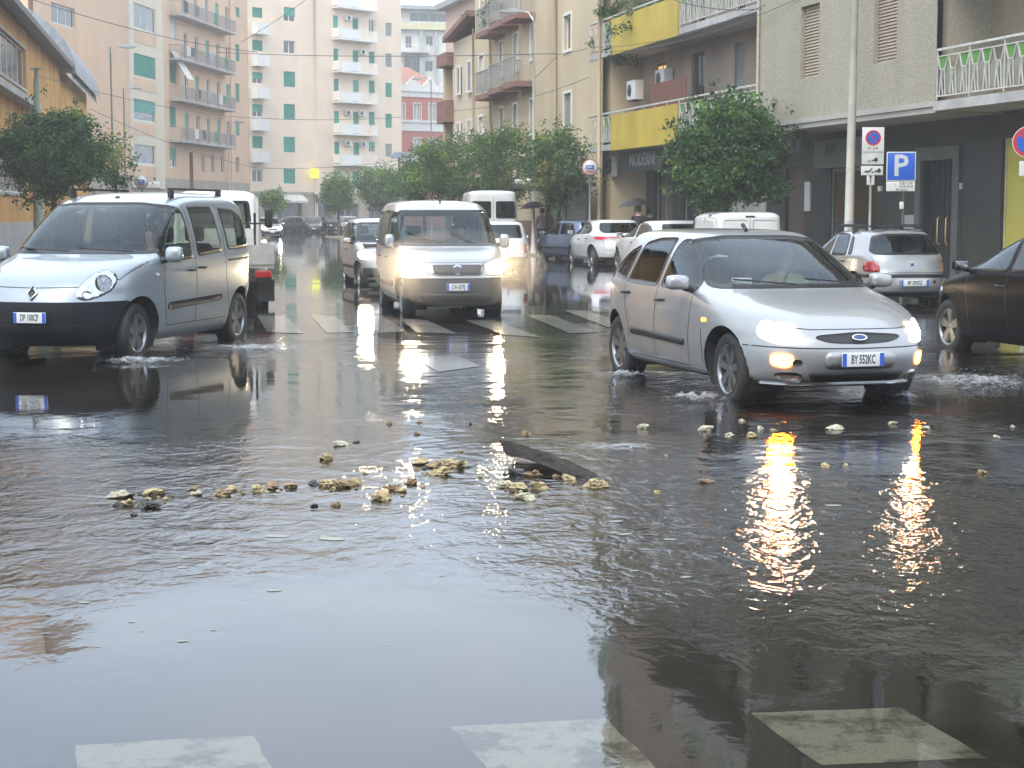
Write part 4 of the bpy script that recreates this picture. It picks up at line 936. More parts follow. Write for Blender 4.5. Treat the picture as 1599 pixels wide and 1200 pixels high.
def make_mirror(parent, sh, x, z, side, m, sz=1.0, black=False, mw=.095, mh=.058):
    P, N_ = sh.hit(-x if side > 0 else x, z, R(90)*side); y = P.y
    b = MB(); bm = bmesh.new(); bmesh.ops.create_icosphere(bm, subdivisions=3, radius=1)
    for v in bm.verts:
        c = v.co; c.x = (abs(c.x)**.8)*(1 if c.x > 0 else -.4)*.07*sz; c.y = math.copysign(abs(c.y)**.55, c.y)*mw*sz; c.z = math.copysign(abs(c.z)**.6, c.z)*mh*sz
        c.z += .0; v.co = Vector((x+c.x, y+side*(mw*sz+.05)+c.y*1, z+.055*sz+c.z))
    bm.verts.index_update(); b.add([v.co for v in bm.verts], [[v.index for v in f.verts] for f in bm.faces], 0, True); bm.free()
    o = b.build('mirror', blackp if black else m, parent)
    b = MB(); b.tube([(x, y-side*.02, z-.01), (x, y+side*.1, z+.02)], [.035*sz, .028*sz], 10); b.build('mirror_arm', blackp, o)
    b = MB(); b.bbox(x-.035, x-.03, y+side*(mw*sz+.05)-mw*sz*.8, y+side*(mw*sz+.05)+mw*sz*.8, z+.055*sz-mh*sz*.8, z+.055*sz+mh*sz*.8, .002); b.build('mirror_glass', chrome, o)
    return o
def handle(parent, sh, x, z, side, m, chrome_=False):
    l = -x if side > 0 else x; P, N_ = sh.hit(l, z, R(90)*side); b = MB(); y = P.y
    b.tube([(x-.09, y, z), (x-.07, y+side*.028, z), (x+.07, y+side*.028, z+.004), (x+.09, y, z+.004)], .013, 8); o = b.build('door_handle', m, parent)
    b = MB(); b.lathe([(0, 0), (.04, .0), (.045, -.004)], 16, 'y', (x, y+side*.004, z-.004)); return o
def seats(parent, xs, w, z0, y0=.36):
    o = None; r = []
    for x, rows in xs:
        for y in rows:
            b = MB(); b.bbox(x-.25, x+.28, y-.24, y+.24, z0, z0+.16, .05); b.bbox(x-.36, x-.22, y-.23, y+.23, z0+.12, z0+.68, .05); b.bbox(x-.38, x-.29, y-.12, y+.12, z0+.70, z0+.88, .04)
            r.append(b.build('seat', seatm, parent))
    return r
def wiper(parent, sh, path, ang=0, m=None, off=.03, name='wiper'):
    b = MB(); P = [sh.hit(a, z, ang) for a, z in path]; P = [p+n*off for p, n in P]; b.tube(P, .008, 6); k = P[-1]; d = (P[-1]-P[0]).normalized()
    o = b.build(name, m or blackp, parent); return o
LEFT, RIGHT, FRONT, REAR = R(90), R(-90), 0.0, math.pi
# on LEFT sideways = -x ; on RIGHT sideways = +x ; FRONT sideways = +y (car's left) ; REAR sideways = -y
def side_poly(poly, side): return [(-x, z) for x, z in poly] if side > 0 else [(x, z) for x, z in poly]
def make_car(S):
    root = empty(S.get('name', 'parked_car'))
    sh = Shell(S['levels'], S.get('M', 80), S.get('N', 100)); paint_ = S['paint']; wb = S['wb']/2; wr = S['wr']; tw = S['tw']
    for x in (wb, -wb): sh.arch(x, wr, wr*S.get('archk', 1.17))
    W = S['windows']; glass_defs = []
    for nm, poly, where in W:
        if where == 'side':
            for sd in (1, -1):
                a = R(90)*sd; p = side_poly(poly, sd); sh.window_hole(p, a); glass_defs.append((nm, p, a))
        else:
            a = FRONT if where == 'front' else REAR; sh.window_hole(poly, a); glass_defs.append((nm, poly, a))
    sel = np.ones(len(sh.F), bool)
    for nm, fn, m in S.get('zones', []):                          # bumpers and the like: areas of the shell in another material
        z_ = fn(sh.C) & sel
        if z_.any(): sh.build(nm, m, root, z_)
        sel &= ~z_
    sh.build('body', paint_, root, sel)
    b = MB(); g = sh.g[0]; b.add([tuple(p+[0, 0, .0]) for p in g], [list(range(len(g)))]); b.build('underside', blackp, root)
    # wheel wells
    for x in (wb, -wb):
        for sd in (1, -1):
            b = MB(); r = wr*S.get('archk', 1.17)+.002; pts = [(x+r*math.cos(t), wr+r*math.sin(t)) for t in np.linspace(-.5, math.pi+.5, 17)]
            yo = tw; yi = yo-.42; n = len(pts)
            ys = [min(yo+.1, abs(sh.hit(-p if sd > 0 else p, min(max(q, .25), wr+r), R(90)*sd)[0].y)-.012) for p, q in pts]
            b.add([(p, sd*yy, max(q, .12)) for (p, q), yy in zip(pts, ys)]+[(p, sd*yi, max(q, .12)) for p, q in pts], [(i, i+1, n+i+1, n+i) for i in range(n-1)]+[list(range(n, 2*n))]); b.build('wheel_well', darkin, root)
    for x in (wb, -wb):
        for sd in (1, -1): make_wheel(root, x, sd*(abs(sh.hit(-x if sd > 0 else x, wr+wr*S.get('archk', 1.17)+.03, R(90)*sd)[0].y)-S.get('tyrew', .2)/2-.045), wr, S.get('tyrew', .2), S.get('rim', 'spoke5'), sd, S.get('rimmat'))
    # glazing
    for nm, p, a in glass_defs: add_patch(sh, root, nm, p, a, carglass, off=.004, step=S.get('gstep', .05), rim=S.get('rimw', .035))
    # interior
    zf = S.get('floor', .38); x0, x1, yw_ = S['cabin']
    b = MB(); b.add([(x0, -yw_, zf), (x1, -yw_, zf), (x1, yw_, zf), (x0, yw_, zf)]+[(x0, -yw_, S['belt']-.04), (x1, -yw_, S['belt']-.04), (x1, yw_, S['belt']-.04), (x0, yw_, S['belt']-.04)], [(0, 1, 2, 3), (0, 4, 5, 1), (1, 5, 6, 2), (2, 6, 7, 3), (3, 7, 4, 0)])
    inn = b.build('interior', darkin, root)
    if S.get('seats'): seats(inn, S['seats'], 0, zf+.08)
    dx, dz = S['dash']; b = MB(); b.prism([(dx+.65, dz-.02), (dx+.3, dz+.02), (dx, dz), (dx-.12, dz-.1), (dx-.12, dz-.35), (dx+.65, dz-.35)], -yw_*.97, yw_*.97); b.build('dashboard', darkin, inn, fix=True)
    b = MB(); st = [(dx-.28+.06*math.sin(t)*0-.08*math.sin(t), .36+.18*math.cos(t), dz+.02+.17*math.sin(t)) for t in np.linspace(0, 2*math.pi, 25)]; b.tube(st, .014, 6); b.build('steering_wheel', darkin, inn)
    b = MB()
    if S.get('mirrors'):
        mxx, mz = S['mirrors']
        for sd in (1, -1): make_mirror(root, sh, mxx, mz, sd, paint_, S.get('msz', 1), S.get('mblack', False), *S.get('mwh', (.095, .058)))
    for (x, z) in S.get('handles', []):
        for sd in (1, -1): handle(root, sh, x, z, sd, S.get('hmat', blackp))
    for path in S.get('seams', []):
        for sd in (1, -1): seam(sh, root, side_poly(path, sd), R(90)*sd)
    for path, a in S.get('seams2', []): seam(sh, root, path, a, 'panel_seam')
    for nm, poly, m, kw in S.get('side_patches', []):
        for sd in (1, -1): add_patch(sh, root, nm, side_poly(poly, sd), R(90)*sd, m, **kw)
    for nm, poly, where, m, kw in S.get('patches', []):
        kw = dict(kw); both = kw.pop('both', False); ang = kw.pop('ang', None); a = ang if ang is not None else (FRONT if where == 'front' else REAR)
        add_patch(sh, root, nm, poly, a, m, **kw)
        if both: add_patch(sh, root, nm, mirror(poly), -a if where == 'front' else -a, m, **kw)
    root['sh'] = 0
    return root, sh
# --------------- silver hatchback (front right)
silver = carpaint('silver_paint', (.36, .365, .37), .45); silver2 = carpaint('silver_blue_paint', (.33, .37, .40), .5); silver3 = carpaint('pale_silver_paint', (.38, .39, .395), .5)
whitep = carpaint('white_car_paint', (.72, .72, .71), 0, .3); bluep = carpaint('grey_blue_paint', (.13, .17, .27), .5); blackc = carpaint('black_car_paint', (.006, .006, .0065), 0, .25); blackc.node_tree.nodes['Principled BSDF'].inputs['Coat Weight'].default_value = 0; blackc.node_tree.nodes['Principled BSDF'].inputs['Specular IOR Level'].default_value = .05
greyp = carpaint('dark_grey_paint', (.10, .105, .115), .5)
HATCH = [(.20, 1.96, -1.80, .75, 4.2, 4.5), (.26, 2.06, -1.90, .81, 4.0, 4.5), (.34, 2.12, -1.95, .835, 3.8, 4.5), (.45, 2.155, -1.985, .85, 3.7, 4.5), (.56, 2.13, -1.98, .857, 3.7, 4.6), (.63, 2.07, -1.965, .857, 3.9, 4.6),
         (.70, 1.96, -1.95, .855, 4.2, 4.6), (.765, 1.79, -1.945, .85, 4.7, 4.6), (.82, 1.58, -1.94, .845, 5.0, 4.6), (.88, 1.28, -1.93, .835, 5.2, 4.6), (.925, 1.05, -1.92, .82, 5.4, 4.4), (.96, .95, -1.905, .805, 5.2, 4.2),
         (1.05, .80, -1.86, .77, 4.8, 4.2), (1.18, .53, -1.76, .718, 4.8, 4.2), (1.30, .26, -1.63, .66, 4.8, 4.2), (1.365, .07, -1.5, .61, 4.8, 4.2), (1.395, -.08, -1.38, .54, 4.4, 4), (1.415, -.3, -1.2, .38, 3.8, 3.5), (1.422, -.55, -1.0, .15, 3, 3)]
def ellipse(cx, cz, a, b_, n=16): return [(cx+a*math.cos(t), cz+b_*math.sin(t)) for t in np.linspace(0, 2*math.pi, n, endpoint=False)]
def badge(root, sh, l, z, ang, a=.06, b_=.035, m=None, ring=True, kind='oval'):
    P, N_ = sh.hit(l, z, ang); d, e = sh.frame(ang); b = MB()
    t = Vector((e[0], e[1], 0)); u = Vector((0, 0, 1)); u = (u-N_*u.dot(N_)).normalized(); t = u.cross(N_)
    def pt(x, y, h): return P+t*x+u*y+N_*h
    if kind == 'oval':
        n = 24; V = [pt(a*math.cos(k*2*math.pi/n), b_*math.sin(k*2*math.pi/n), .002) for k in range(n)]+[pt(a*math.cos(k*2*math.pi/n), b_*math.sin(k*2*math.pi/n), .012) for k in range(n)]
        b.add(V, [(i, (i+1) % n, n+(i+1) % n, n+i) for i in range(n)]+[list(range(n, 2*n))])
        o = b.build('badge', m or chrome, root, fix=True)
        b = MB(); V = [pt(a*.8*math.cos(k*2*math.pi/n), b_*.75*math.sin(k*2*math.pi/n), .0135) for k in range(n)]; b.add(V, [list(range(n))]); b.build('badge_field', mat('badge_blue', (.03, .06, .16), .3), o)
    else:                                                         # diamond frame
        b.tube([pt(0, b_, .012), pt(a, 0, .012), pt(0, -b_, .012), pt(-a, 0, .012), pt(0, b_, .012)], .012, 6); o = b.build('badge', m or chrome, root)
    return o
def focus():
    wins = [('windscreen', [(-.735, .935), (.735, .935), (.59, 1.335), (.3, 1.365), (-.3, 1.365), (-.59, 1.335)], 'front'),
            ('rear_window', [(-.60, 1.02), (.60, 1.02), (.50, 1.31), (-.50, 1.31)], 'rear'),
            ('side_window', [(.70, .91), (.66, 1.0), (.36, 1.22), (.14, 1.315), (-.06, 1.345), (-.10, .91)], 'side'),
            ('side_window', [(-.17, .91), (-.14, 1.348), (-.55, 1.34), (-.85, 1.295), (-.98, .925)], 'side'),
            ('side_window', [(-1.04, .935), (-.93, 1.28), (-1.20, 1.20), (-1.52, 1.04), (-1.42, .975)], 'side')]
    S = dict(name='moving_car', levels=HATCH, M=100, N=130, paint=silver, wb=2.615, wr=.305, tw=.83, windows=wins, cabin=(-1.7, .95, .62), belt=.90, dash=(.62, .89), seats=[(-.05, (-.36, .36)), (-.95, (-.36, .36))],
             mirrors=(.64, .92), msz=1.1, handles=[(-.02, .80), (-.93, .83)], rim='spoke7', archk=1.14, gstep=.05,
             seams=[[(.70, .93), (.66, .6), (.62, .28)], [(-.135, .94), (-.16, .6), (-.16, .28)], [(-1.0, .96), (-.98, .75), (-.86, .55), (-.83, .42)], [(.93, .32), (.92, .6)], [(.62, .27), (-.85, .27)]],
             seams2=[([(-.60, .68), (-.38, .655), (.38, .655), (.60, .68)], FRONT), ([(-.80, .52), (0, .51), (.80, .52)], FRONT)],
             side_patches=[('side_moulding', [(.56, .50), (.56, .44), (-.78, .46), (-.78, .52)], blackp, dict(off=.012, thick=.02, smooth=1)),
                           ('side_indicator', [(.94, .70), (1.02, .70), (1.02, .665), (.94, .665)], sidelit, dict(off=.008, step=.02)),
                           ('sill', [(.90, .235), (.90, .185), (-.88, .185), (-.88, .235)], blackp, dict(off=.01, thick=.02, smooth=0)),
                           ('side_tail_lamp', [(-1.73, 1.12), (-1.66, 1.12), (-1.60, .98), (-1.70, .90), (-1.80, .92)], redl, dict(off=.005, step=.03))],
             patches=[('grille', [(-.34, .612), (-.37, .59), (-.26, .555), (0, .543), (.26, .555), (.37, .59), (.34, .612), (0, .632)], 'front', blackp, dict(off=.006, step=.03)),
                      ('plate_recess', [(-.30, .49), (.30, .49), (.30, .35), (-.30, .35)], 'front', silver, dict(off=.004, smooth=1)),
                      ('lower_intake', [(-.42, .325), (.42, .325), (.36, .245), (-.36, .245)], 'front', blackp, dict(off=.006, smooth=1)),
                      ('chrome_trim', [(-.66, .228), (.66, .228), (.66, .214), (-.66, .214)], 'front', chrome, dict(off=.014, smooth=0)),
                      ('tow_cover', ellipse(-.50, .40, .035, .028), 'front', blackp, dict(off=.006, step=.02, smooth=0))])
    root, sh = make_car(S)
    for sd in (1, -1):
        hl = [(-.04*sd, .612), (.08*sd, .69), (.26*sd, .765), (.36*sd, .775), (.40*sd, .70), (.36*sd, .64), (.24*sd, .605), (.08*sd, .59)]
        a = R(42)*sd; K = -.62*sd*0
        # sideways coordinate in the 42 degree view; centre of lamp cluster
        base = -(2.0*math.sin(a))+(.58*sd)*math.cos(a)
        hl = [(base+x*1.0-.13*sd, z-.055) for x, z in hl]
        o = add_patch(sh, root, 'headlight', hl, a, headdim, off=.006, step=.025)
        c = [(base+(x-.17)*sd, z) for x, z in ellipse(.20, .63, .085, .055)]
        add_patch(sh, o, 'lamp_bulb', c, a, mat('low_beam_lit', (1, .95, .85), .3, var=0, emit=(1, .80, .52), estr=85), off=.014, step=.02, smooth=0)
        ind = [(base+x*sd, z-.01) for x, z in ((-.06, .475), (.12, .475), (.12, .385), (-.03, .37), (-.07, .42))]
        add_patch(sh, root, 'indicator', ind, a, orangeon, off=.006, step=.02, smooth=1)
        fog = [(y*sd, z) for y, z in ((.46, .325), (.62, .325), (.62, .27), (.52, .245), (.44, .245))]
        add_patch(sh, root, 'fog_lamp', fog, FRONT, reflm, off=.007, step=.03, smooth=1)
    plate(root, 2.175, .425, R(90), 'BY 552KC', .36, .11)
    badge(root, sh, 0, .59, FRONT, .065, .03)
    for y in (.62, -.02): wiper(root, sh, [(y, .94), (y-.30, .965), (y-.52, .985)], 0)
    # tax disc behind the windscreen, antenna, rubber roof strips
    b = MB(); P, N_ = sh.hit(-.45, .99, 0); b.box(P.x-.03, P.x-.025, P.y-.09, P.y+.09, P.z-.03, P.z+.03); b.build('sticker', platew, root)
    b = MB(); b.tube([(-.1, 0, 1.41), (-.18, 0, 1.46)], .018, 8); b.build('antenna_base', blackp, root)
    # yellow green blind hanging behind the glass
    b = MB(); by = mat('sunshade', (.20, .21, .06), .9, var=.5, vscale=6)
    return root, sh
# --------------- generic helper: lamps on tall vans
def kangoo():
    Lk = [(.20, 2.02, -1.93, .80, 3.6, 6), (.27, 2.10, -1.97, .85, 3.3, 6), (.38, 2.18, -1.99, .88, 3.1, 6), (.55, 2.20, -2.0, .90, 3.0, 6), (.70, 2.165, -2.0, .91, 3.0, 7), (.82, 2.09, -1.995, .912, 3.2, 7), (.92, 1.95, -1.99, .91, 3.6, 7),
          (1.0, 1.74, -1.985, .905, 4.2, 7), (1.06, 1.50, -1.98, .90, 5, 7), (1.10, 1.30, -1.98, .893, 5.5, 7), (1.14, 1.20, -1.975, .885, 5.2, 7), (1.25, 1.06, -1.97, .868, 5, 7), (1.45, .76, -1.95, .825, 5, 7),
          (1.62, .46, -1.92, .775, 5, 7), (1.70, .26, -1.88, .73, 5, 6), (1.76, .02, -1.80, .65, 4.6, 6), (1.795, -.25, -1.65, .50, 4, 5), (1.81, -.55, -1.4, .28, 3.5, 4), (1.815, -.7, -1.1, .1, 3, 3)]
    wins = [('windscreen', [(-.85, 1.13), (.85, 1.13), (.735, 1.645), (.4, 1.685), (-.4, 1.685), (-.735, 1.645)], 'front'),
            ('rear_window', [(-.65, 1.1), (.65, 1.1), (.60, 1.6), (-.60, 1.6)], 'rear'),
            ('side_window', [(.92, 1.03), (.90, 1.2), (.66, 1.48), (.42, 1.61), (.12, 1.65), (.10, 1.06)], 'side'),
            ('side_window', [(-.05, 1.08), (-.05, 1.66), (-.36, 1.665), (-.72, 1.66), (-.80, 1.12)], 'side'),
            ('side_window', [(-.98, 1.13), (-.92, 1.65), (-1.35, 1.62), (-1.66, 1.50), (-1.74, 1.16)], 'side')]
    darkblue = mat('dark_bumper', (.008, .009, .013), .6, var=.2, spec=.2)
    zb = lambda C: (C[:, 0] > 1.35) & (C[:, 2] < .655)
    zr = lambda C: (C[:, 0] < -1.35) & (C[:, 2] < .45)
    S = dict(name='moving_car', levels=Lk, M=100, N=130, paint=silver2, wb=2.697, wr=.315, tw=.885, windows=wins, cabin=(-1.8, 1.2, .70), belt=1.05, floor=.45, dash=(.82, 1.06), seats=[(.05, (-.38, .38)), (-.85, (-.38, .38))],
             mirrors=(.90, 1.06), msz=1.15, mwh=(.085, .075), mblack=False, handles=[(.18, .93), (-.12, .95)], rim='spoke5', archk=1.20, zones=[('bumper', zb, darkblue), ('rear_bumper', zr, blackp)],
             seams=[[(.86, 1.0), (.88, .7), (.80, .35)], [(.04, 1.7), (.03, 1.05), (.02, .35)], [(-.88, 1.68), (-.88, 1.1), (-.86, .82), (-.95, .5)], [(.80, .35), (-.9, .35)]],
             seams2=[([(-.84, 1.05), (-.74, .88), (-.5, .81), (0, .80), (.5, .81), (.74, .88), (.84, 1.05)], FRONT)],
             side_patches=[('side_moulding', [(.78, .60), (.78, .52), (-.70, .56), (-.70, .63)], blackp, dict(off=.014, thick=.025, smooth=1)),
                           ('side_indicator', [(1.00, .93), (1.06, .93), (1.06, .90), (1.0, .90)], platew, dict(off=.006, step=.02)),
                           ('sliding_rail', [(-.95, 1.03), (-1.85, 1.045), (-1.85, 1.02), (-.95, 1.005)], blackp, dict(off=.004, smooth=0)),
                           ('tail_lamp', [(-1.90, 1.1), (-1.97, 1.1), (-1.97, .72), (-1.88, .74)], redl, dict(off=.006, step=.03))],
             patches=[])
    root, sh = make_car(S)
    for sd in (1, -1):
        a = R(40)*sd; base = -(2.0*math.sin(a))+(.70*sd)*math.cos(a)
        hl = [(base+x*sd, z) for x, z in ((-.25, .69), (-.22, .80), (-.06, .93), (.10, .985), (.20, .96), (.23, .88), (.16, .77), (0, .70), (-.14, .665))]
        o = add_patch(sh, root, 'headlight', hl, a, reflm, off=.004, step=.03)
        c = [(base+(x)*sd, z) for x, z in ellipse(.06, .84, .095, .085)]; add_patch(sh, o, 'lamp_bulb', c, a, mat('lamp_bowl', (.25, .26, .28), .1, metal=1, var=.5, vscale=30), off=.010, step=.03, smooth=0)
        c = [(base+(x)*sd, z) for x, z in ellipse(-.13, .73, .05, .04)]; add_patch(sh, o, 'side_lamp', c, a, chrome, off=.010, step=.02, smooth=0)
        b = MB(); b.box(-1.45, .05, sd*.60-.02, sd*.60+.02, 1.825, 1.85)
        for x in (-1.4, .0): b.box(x-.05, x+.05, sd*.60-.018, sd*.60+.018, 1.74, 1.824)
        b.build('roof_rail', blackp, root)
    plate(root, 2.215, .50, R(90), 'DP 100CP', .36, .11)
    badge(root, sh, 0, .735+.01, FRONT, .055, .075, kind='diamond')
    add_patch(sh, root, 'badge_field', ellipse(0, .735, .045, .05), FRONT, blackp, off=.003, step=.02, smooth=0)
    for y in (.66, -.05): wiper(root, sh, [(y, 1.13), (y-.3, 1.15), (y-.62, 1.17)], 0)
    b = MB(); b.lathe([(.03, 0), (.03, .02), (.0, .035)], 12, 'z', (.10, 0, 1.73)); b.build('antenna_base', blackp, root)
    seam(sh, root, [(-.50, .42), (0, .41), (.50, .42)], FRONT, 'panel_seam')
    return root, sh
def doblo(paint_=None, lit=True, rear_only=False):
    Ld = [(.20, 1.96, -2.0, .74, 4, 7), (.28, 2.04, -2.03, .80, 3.8, 7), (.42, 2.09, -2.05, .84, 3.6, 7), (.58, 2.10, -2.06, .855, 3.5, 7), (.68, 2.07, -2.06, .86, 3.6, 7), (.80, 2.03, -2.06, .86, 3.9, 8), (.90, 1.95, -2.055, .86, 4.4, 8),
          (.98, 1.76, -2.05, .858, 5, 8), (1.05, 1.50, -2.05, .855, 6, 8), (1.09, 1.30, -2.045, .85, 6.5, 8), (1.13, 1.22, -2.04, .845, 6, 8), (1.25, 1.08, -2.035, .832, 6, 8), (1.45, .84, -2.02, .80, 6, 8), (1.63, .62, -2.0, .765, 6, 8),
          (1.71, .48, -1.97, .73, 5.5, 7), (1.78, .25, -1.9, .66, 5, 6), (1.815, -.05, -1.75, .50, 4, 5), (1.83, -.4, -1.5, .28, 3.5, 4), (1.835, -.6, -1.1, .1, 3, 3)]
    wins = [('windscreen', [(-.80, 1.11), (.80, 1.11), (.71, 1.665), (-.71, 1.665)], 'front'),
            ('rear_window', [(-.62, 1.12), (.62, 1.12), (.58, 1.6), (-.58, 1.6)], 'rear'),
            ('side_window', [(.98, 1.06), (.96, 1.2), (.66, 1.54), (.50, 1.63), (.10, 1.65), (.08, 1.06)], 'side'),
            ('side_window', [(-.06, 1.07), (-.04, 1.66), (-.86, 1.66), (-.90, 1.08)], 'side'), ('side_window', [(-1.06, 1.1), (-1.03, 1.65), (-1.78, 1.63), (-1.82, 1.1)], 'side')]
    bump = mat('grey_bumper', (.045, .042, .040), .5, var=.2)
    zb = lambda C: (C[:, 0] > 1.29) & (C[:, 2] < .63)
    zr = lambda C: (C[:, 0] < -1.29) & (C[:, 2] < .45)
    S = dict(name='moving_car', levels=Ld, M=90, N=120, paint=paint_ or silver3, wb=2.566, wr=.31, tw=.835, windows=wins, cabin=(-1.8, 1.2, .68), belt=1.05, floor=.45, dash=(.80, 1.04), seats=[(.05, (-.36, .36))],
             mirrors=(.98, 1.12), msz=1.1, mwh=(.07, .10), handles=[(.15, .92), (-.85, .92)], rim='cap', archk=1.18, zones=[('bumper', zb, bump), ('rear_bumper', zr, blackp)],
             seams=[[(.95, 1.03), (.93, .6), (.85, .35)], [(.02, 1.7), (.01, 1.05), (.0, .35)], [(-.96, 1.68), (-.96, 1.0), (-.96, .8)], [(.85, .35), (-.9, .35)]],
             seams2=[([(-.80, 1.02), (-.70, .90), (-.45, .865), (.45, .865), (.70, .90), (.80, 1.02)], FRONT)],
             side_patches=[('side_moulding', [(.80, .56), (.80, .47), (-.9, .47), (-.9, .56)], blackp, dict(off=.014, thick=.025, smooth=1))],
             patches=[('grille_frame', [(-.42, .855), (.42, .855), (.38, .665), (-.38, .665)], 'front', chrome, dict(off=.008, smooth=1, r=.1)),
                      ('grille', [(-.385, .835), (.385, .835), (.35, .685), (-.35, .685)], 'front', mat('grille_mesh', (.06, .055, .05), .5, var=.4, vscale=60), dict(off=.014, smooth=1, r=.08)),
                      ('lower_intake', [(-.60, .40), (.60, .40), (.55, .27), (-.55, .27)], 'front', blackp, dict(off=.006, smooth=1)),
                      ('bumper_trim', [(-.82, .655), (.82, .655), (.82, .625), (-.82, .625)], 'front', paint_ or silver3, dict(off=.012, smooth=0))])
    root, sh = make_car(S)
    for sd in (1, -1):
        hl = [(y*sd, z) for y, z in ((.44, .83), (.50, .87), (.78, .93), (.82, .90), (.80, .74), (.70, .69), (.46, .69))]
        o = add_patch(sh, root, 'headlight', hl, R(12)*sd if 0 else FRONT, headdim if lit else reflm, off=.006, step=.025)
        add_patch(sh, o, 'lamp_bulb', [(y*sd, z) for y, z in ellipse(.66, .80, .10, .085)], FRONT, headon if lit else chrome, off=.014, step=.02, smooth=0)
        add_patch(sh, root, 'tail_lamp', [(y*sd, z) for y, z in ((.76, 1.15), (.84, 1.15), (.85, .72), (.77, .72))], REAR, redl, off=.006, step=.03)
    plate(root, 2.12, .50, R(90), 'CW 437PJ', .36, .11)
    badge(root, sh, 0, .76, FRONT, .075, .075, m=chrome)
    for y in (.58, -.10): wiper(root, sh, [(y, 1.125), (y-.30, 1.20), (y-.55, 1.32)], 0, off=.035)
    b = MB(); b.tube([(.20, -.0, 1.80), (.14, 0, 1.87)], .018, 8); b.build('antenna_base', blackp, root)
    return root, sh
# --------------- silver estate style hatch with roof bars, seen from behind
def fiesta():
    L = [(.18, 1.75, -1.84, .70, 3.4, 5), (.26, 1.83, -1.92, .76, 3.2, 4.5), (.40, 1.88, -1.97, .80, 3, 4.2), (.55, 1.86, -1.955, .815, 3, 4.2), (.64, 1.78, -1.90, .815, 3.4, 4.6), (.74, 1.6, -1.875, .81, 4, 4.6), (.82, 1.3, -1.85, .805, 4.6, 4.6),
         (.88, 1.0, -1.82, .795, 5, 4.4), (.92, .86, -1.80, .78, 5, 4.2), (1.0, .72, -1.75, .745, 4.6, 4), (1.12, .48, -1.64, .695, 4.4, 4), (1.24, .2, -1.50, .64, 4.4, 4), (1.29, .02, -1.40, .59, 4.2, 4), (1.315, -.2, -1.25, .45, 4, 4), (1.325, -.45, -1.0, .2, 3.5, 3.5)]
    wins = [('windscreen', [(-.66, .90), (.66, .90), (.56, 1.25), (-.56, 1.25)], 'front'),
            ('rear_window', [(-.60, .905), (.60, .905), (.66, .96), (.54, 1.235), (.3, 1.262), (-.3, 1.262), (-.54, 1.235), (-.66, .96)], 'rear'),
            ('side_window', [(.76, .88), (.40, 1.14), (.10, 1.25), (-.18, 1.27), (-.2, .87)], 'side'), ('side_window', [(-.27, .87), (-.25, 1.27), (-.60, 1.265), (-.78, 1.24), (-.90, .88)], 'side'),
            ('side_window', [(-.97, .89), (-.86, 1.235), (-.98, 1.20), (-1.12, .90)], 'side')]
    S = dict(levels=L, M=80, N=110, paint=silver, wb=2.446, wr=.285, tw=.80, windows=wins, cabin=(-1.5, .85, .60), belt=.87, dash=(.55, .86), seats=[(-.1, (-.34, .34)), (-.95, (-.34, .34))], mirrors=(.62, .88), handles=[(-.1, .76), (-.80, .78)], rim='cap',
             seams=[[(.62, .86), (.58, .28)], [(-.235, .86), (-.235, .28)], [(-.92, .88), (-.80, .55), (-.75, .4)]], seams2=[([(-.66, .86), (-.6, .60), (.6, .60), (.66, .86)], REAR)],
             side_patches=[('side_moulding', [(.5, .50), (.5, .44), (-.8, .44), (-.8, .50)], blackp, dict(off=.012, smooth=0))],
             patches=[('bumper_strip', [(-.82, .575), (.82, .575), (.82, .52), (-.82, .52)], 'rear', blackp, dict(off=.012, smooth=0)), ('bumper_lower', [(-.72, .29), (.72, .29), (.66, .2), (-.66, .2)], 'rear', blackp, dict(off=.012, smooth=0))])
    root, sh = make_car(S)
    for sd in (1, -1):
        o = add_patch(sh, root, 'tail_lamp', [(y*sd, z) for y, z in ((.56, .61), (.74, .605), (.745, .72), (.70, .81), (.60, .79), (.56, .70))], REAR, redl, off=.006, step=.03)
        for x0 in (-.1, -.9):
            b = MB()
        b = MB(); b.box(-1.15, .05, sd*.50-.012, sd*.50+.012, 1.40, 1.425); b.build('roof_bar', blackp, root)
    for x in (-.15, -.85):
        b = MB(); b.box(x-.025, x+.025, -.68, .68, 1.375, 1.399)
        for sd in (-.6, .6): b.box(x-.03, x+.03, sd-.04, sd+.04, 1.26, 1.374)
        b.build('roof_rack', blackp, root)
    plate(root, -2.0, .43, R(-90), 'BP 290DZ', .52, .11); badge(root, sh, 0, .735, REAR, .045, .045)
    text_obj('fiesta', .06, platek, root, (-1.93, .42, .70), (R(90), 0, R(-90)), name='lettering') if 0 else None
    wiper(root, sh, [(0, .895), (.02, .93), (.03, .98)], REAR); b = MB(); b.tube([(-1.1, 0, 1.30), (-1.2, 0, 1.40)], .006, 6); b.build('antenna', blackp, root)
    add_patch(sh, root, 'tow_cover', [(.36, .47), (.42, .47), (.42, .42), (.36, .42)], REAR, blackp, off=.006, smooth=0)
    return root, sh
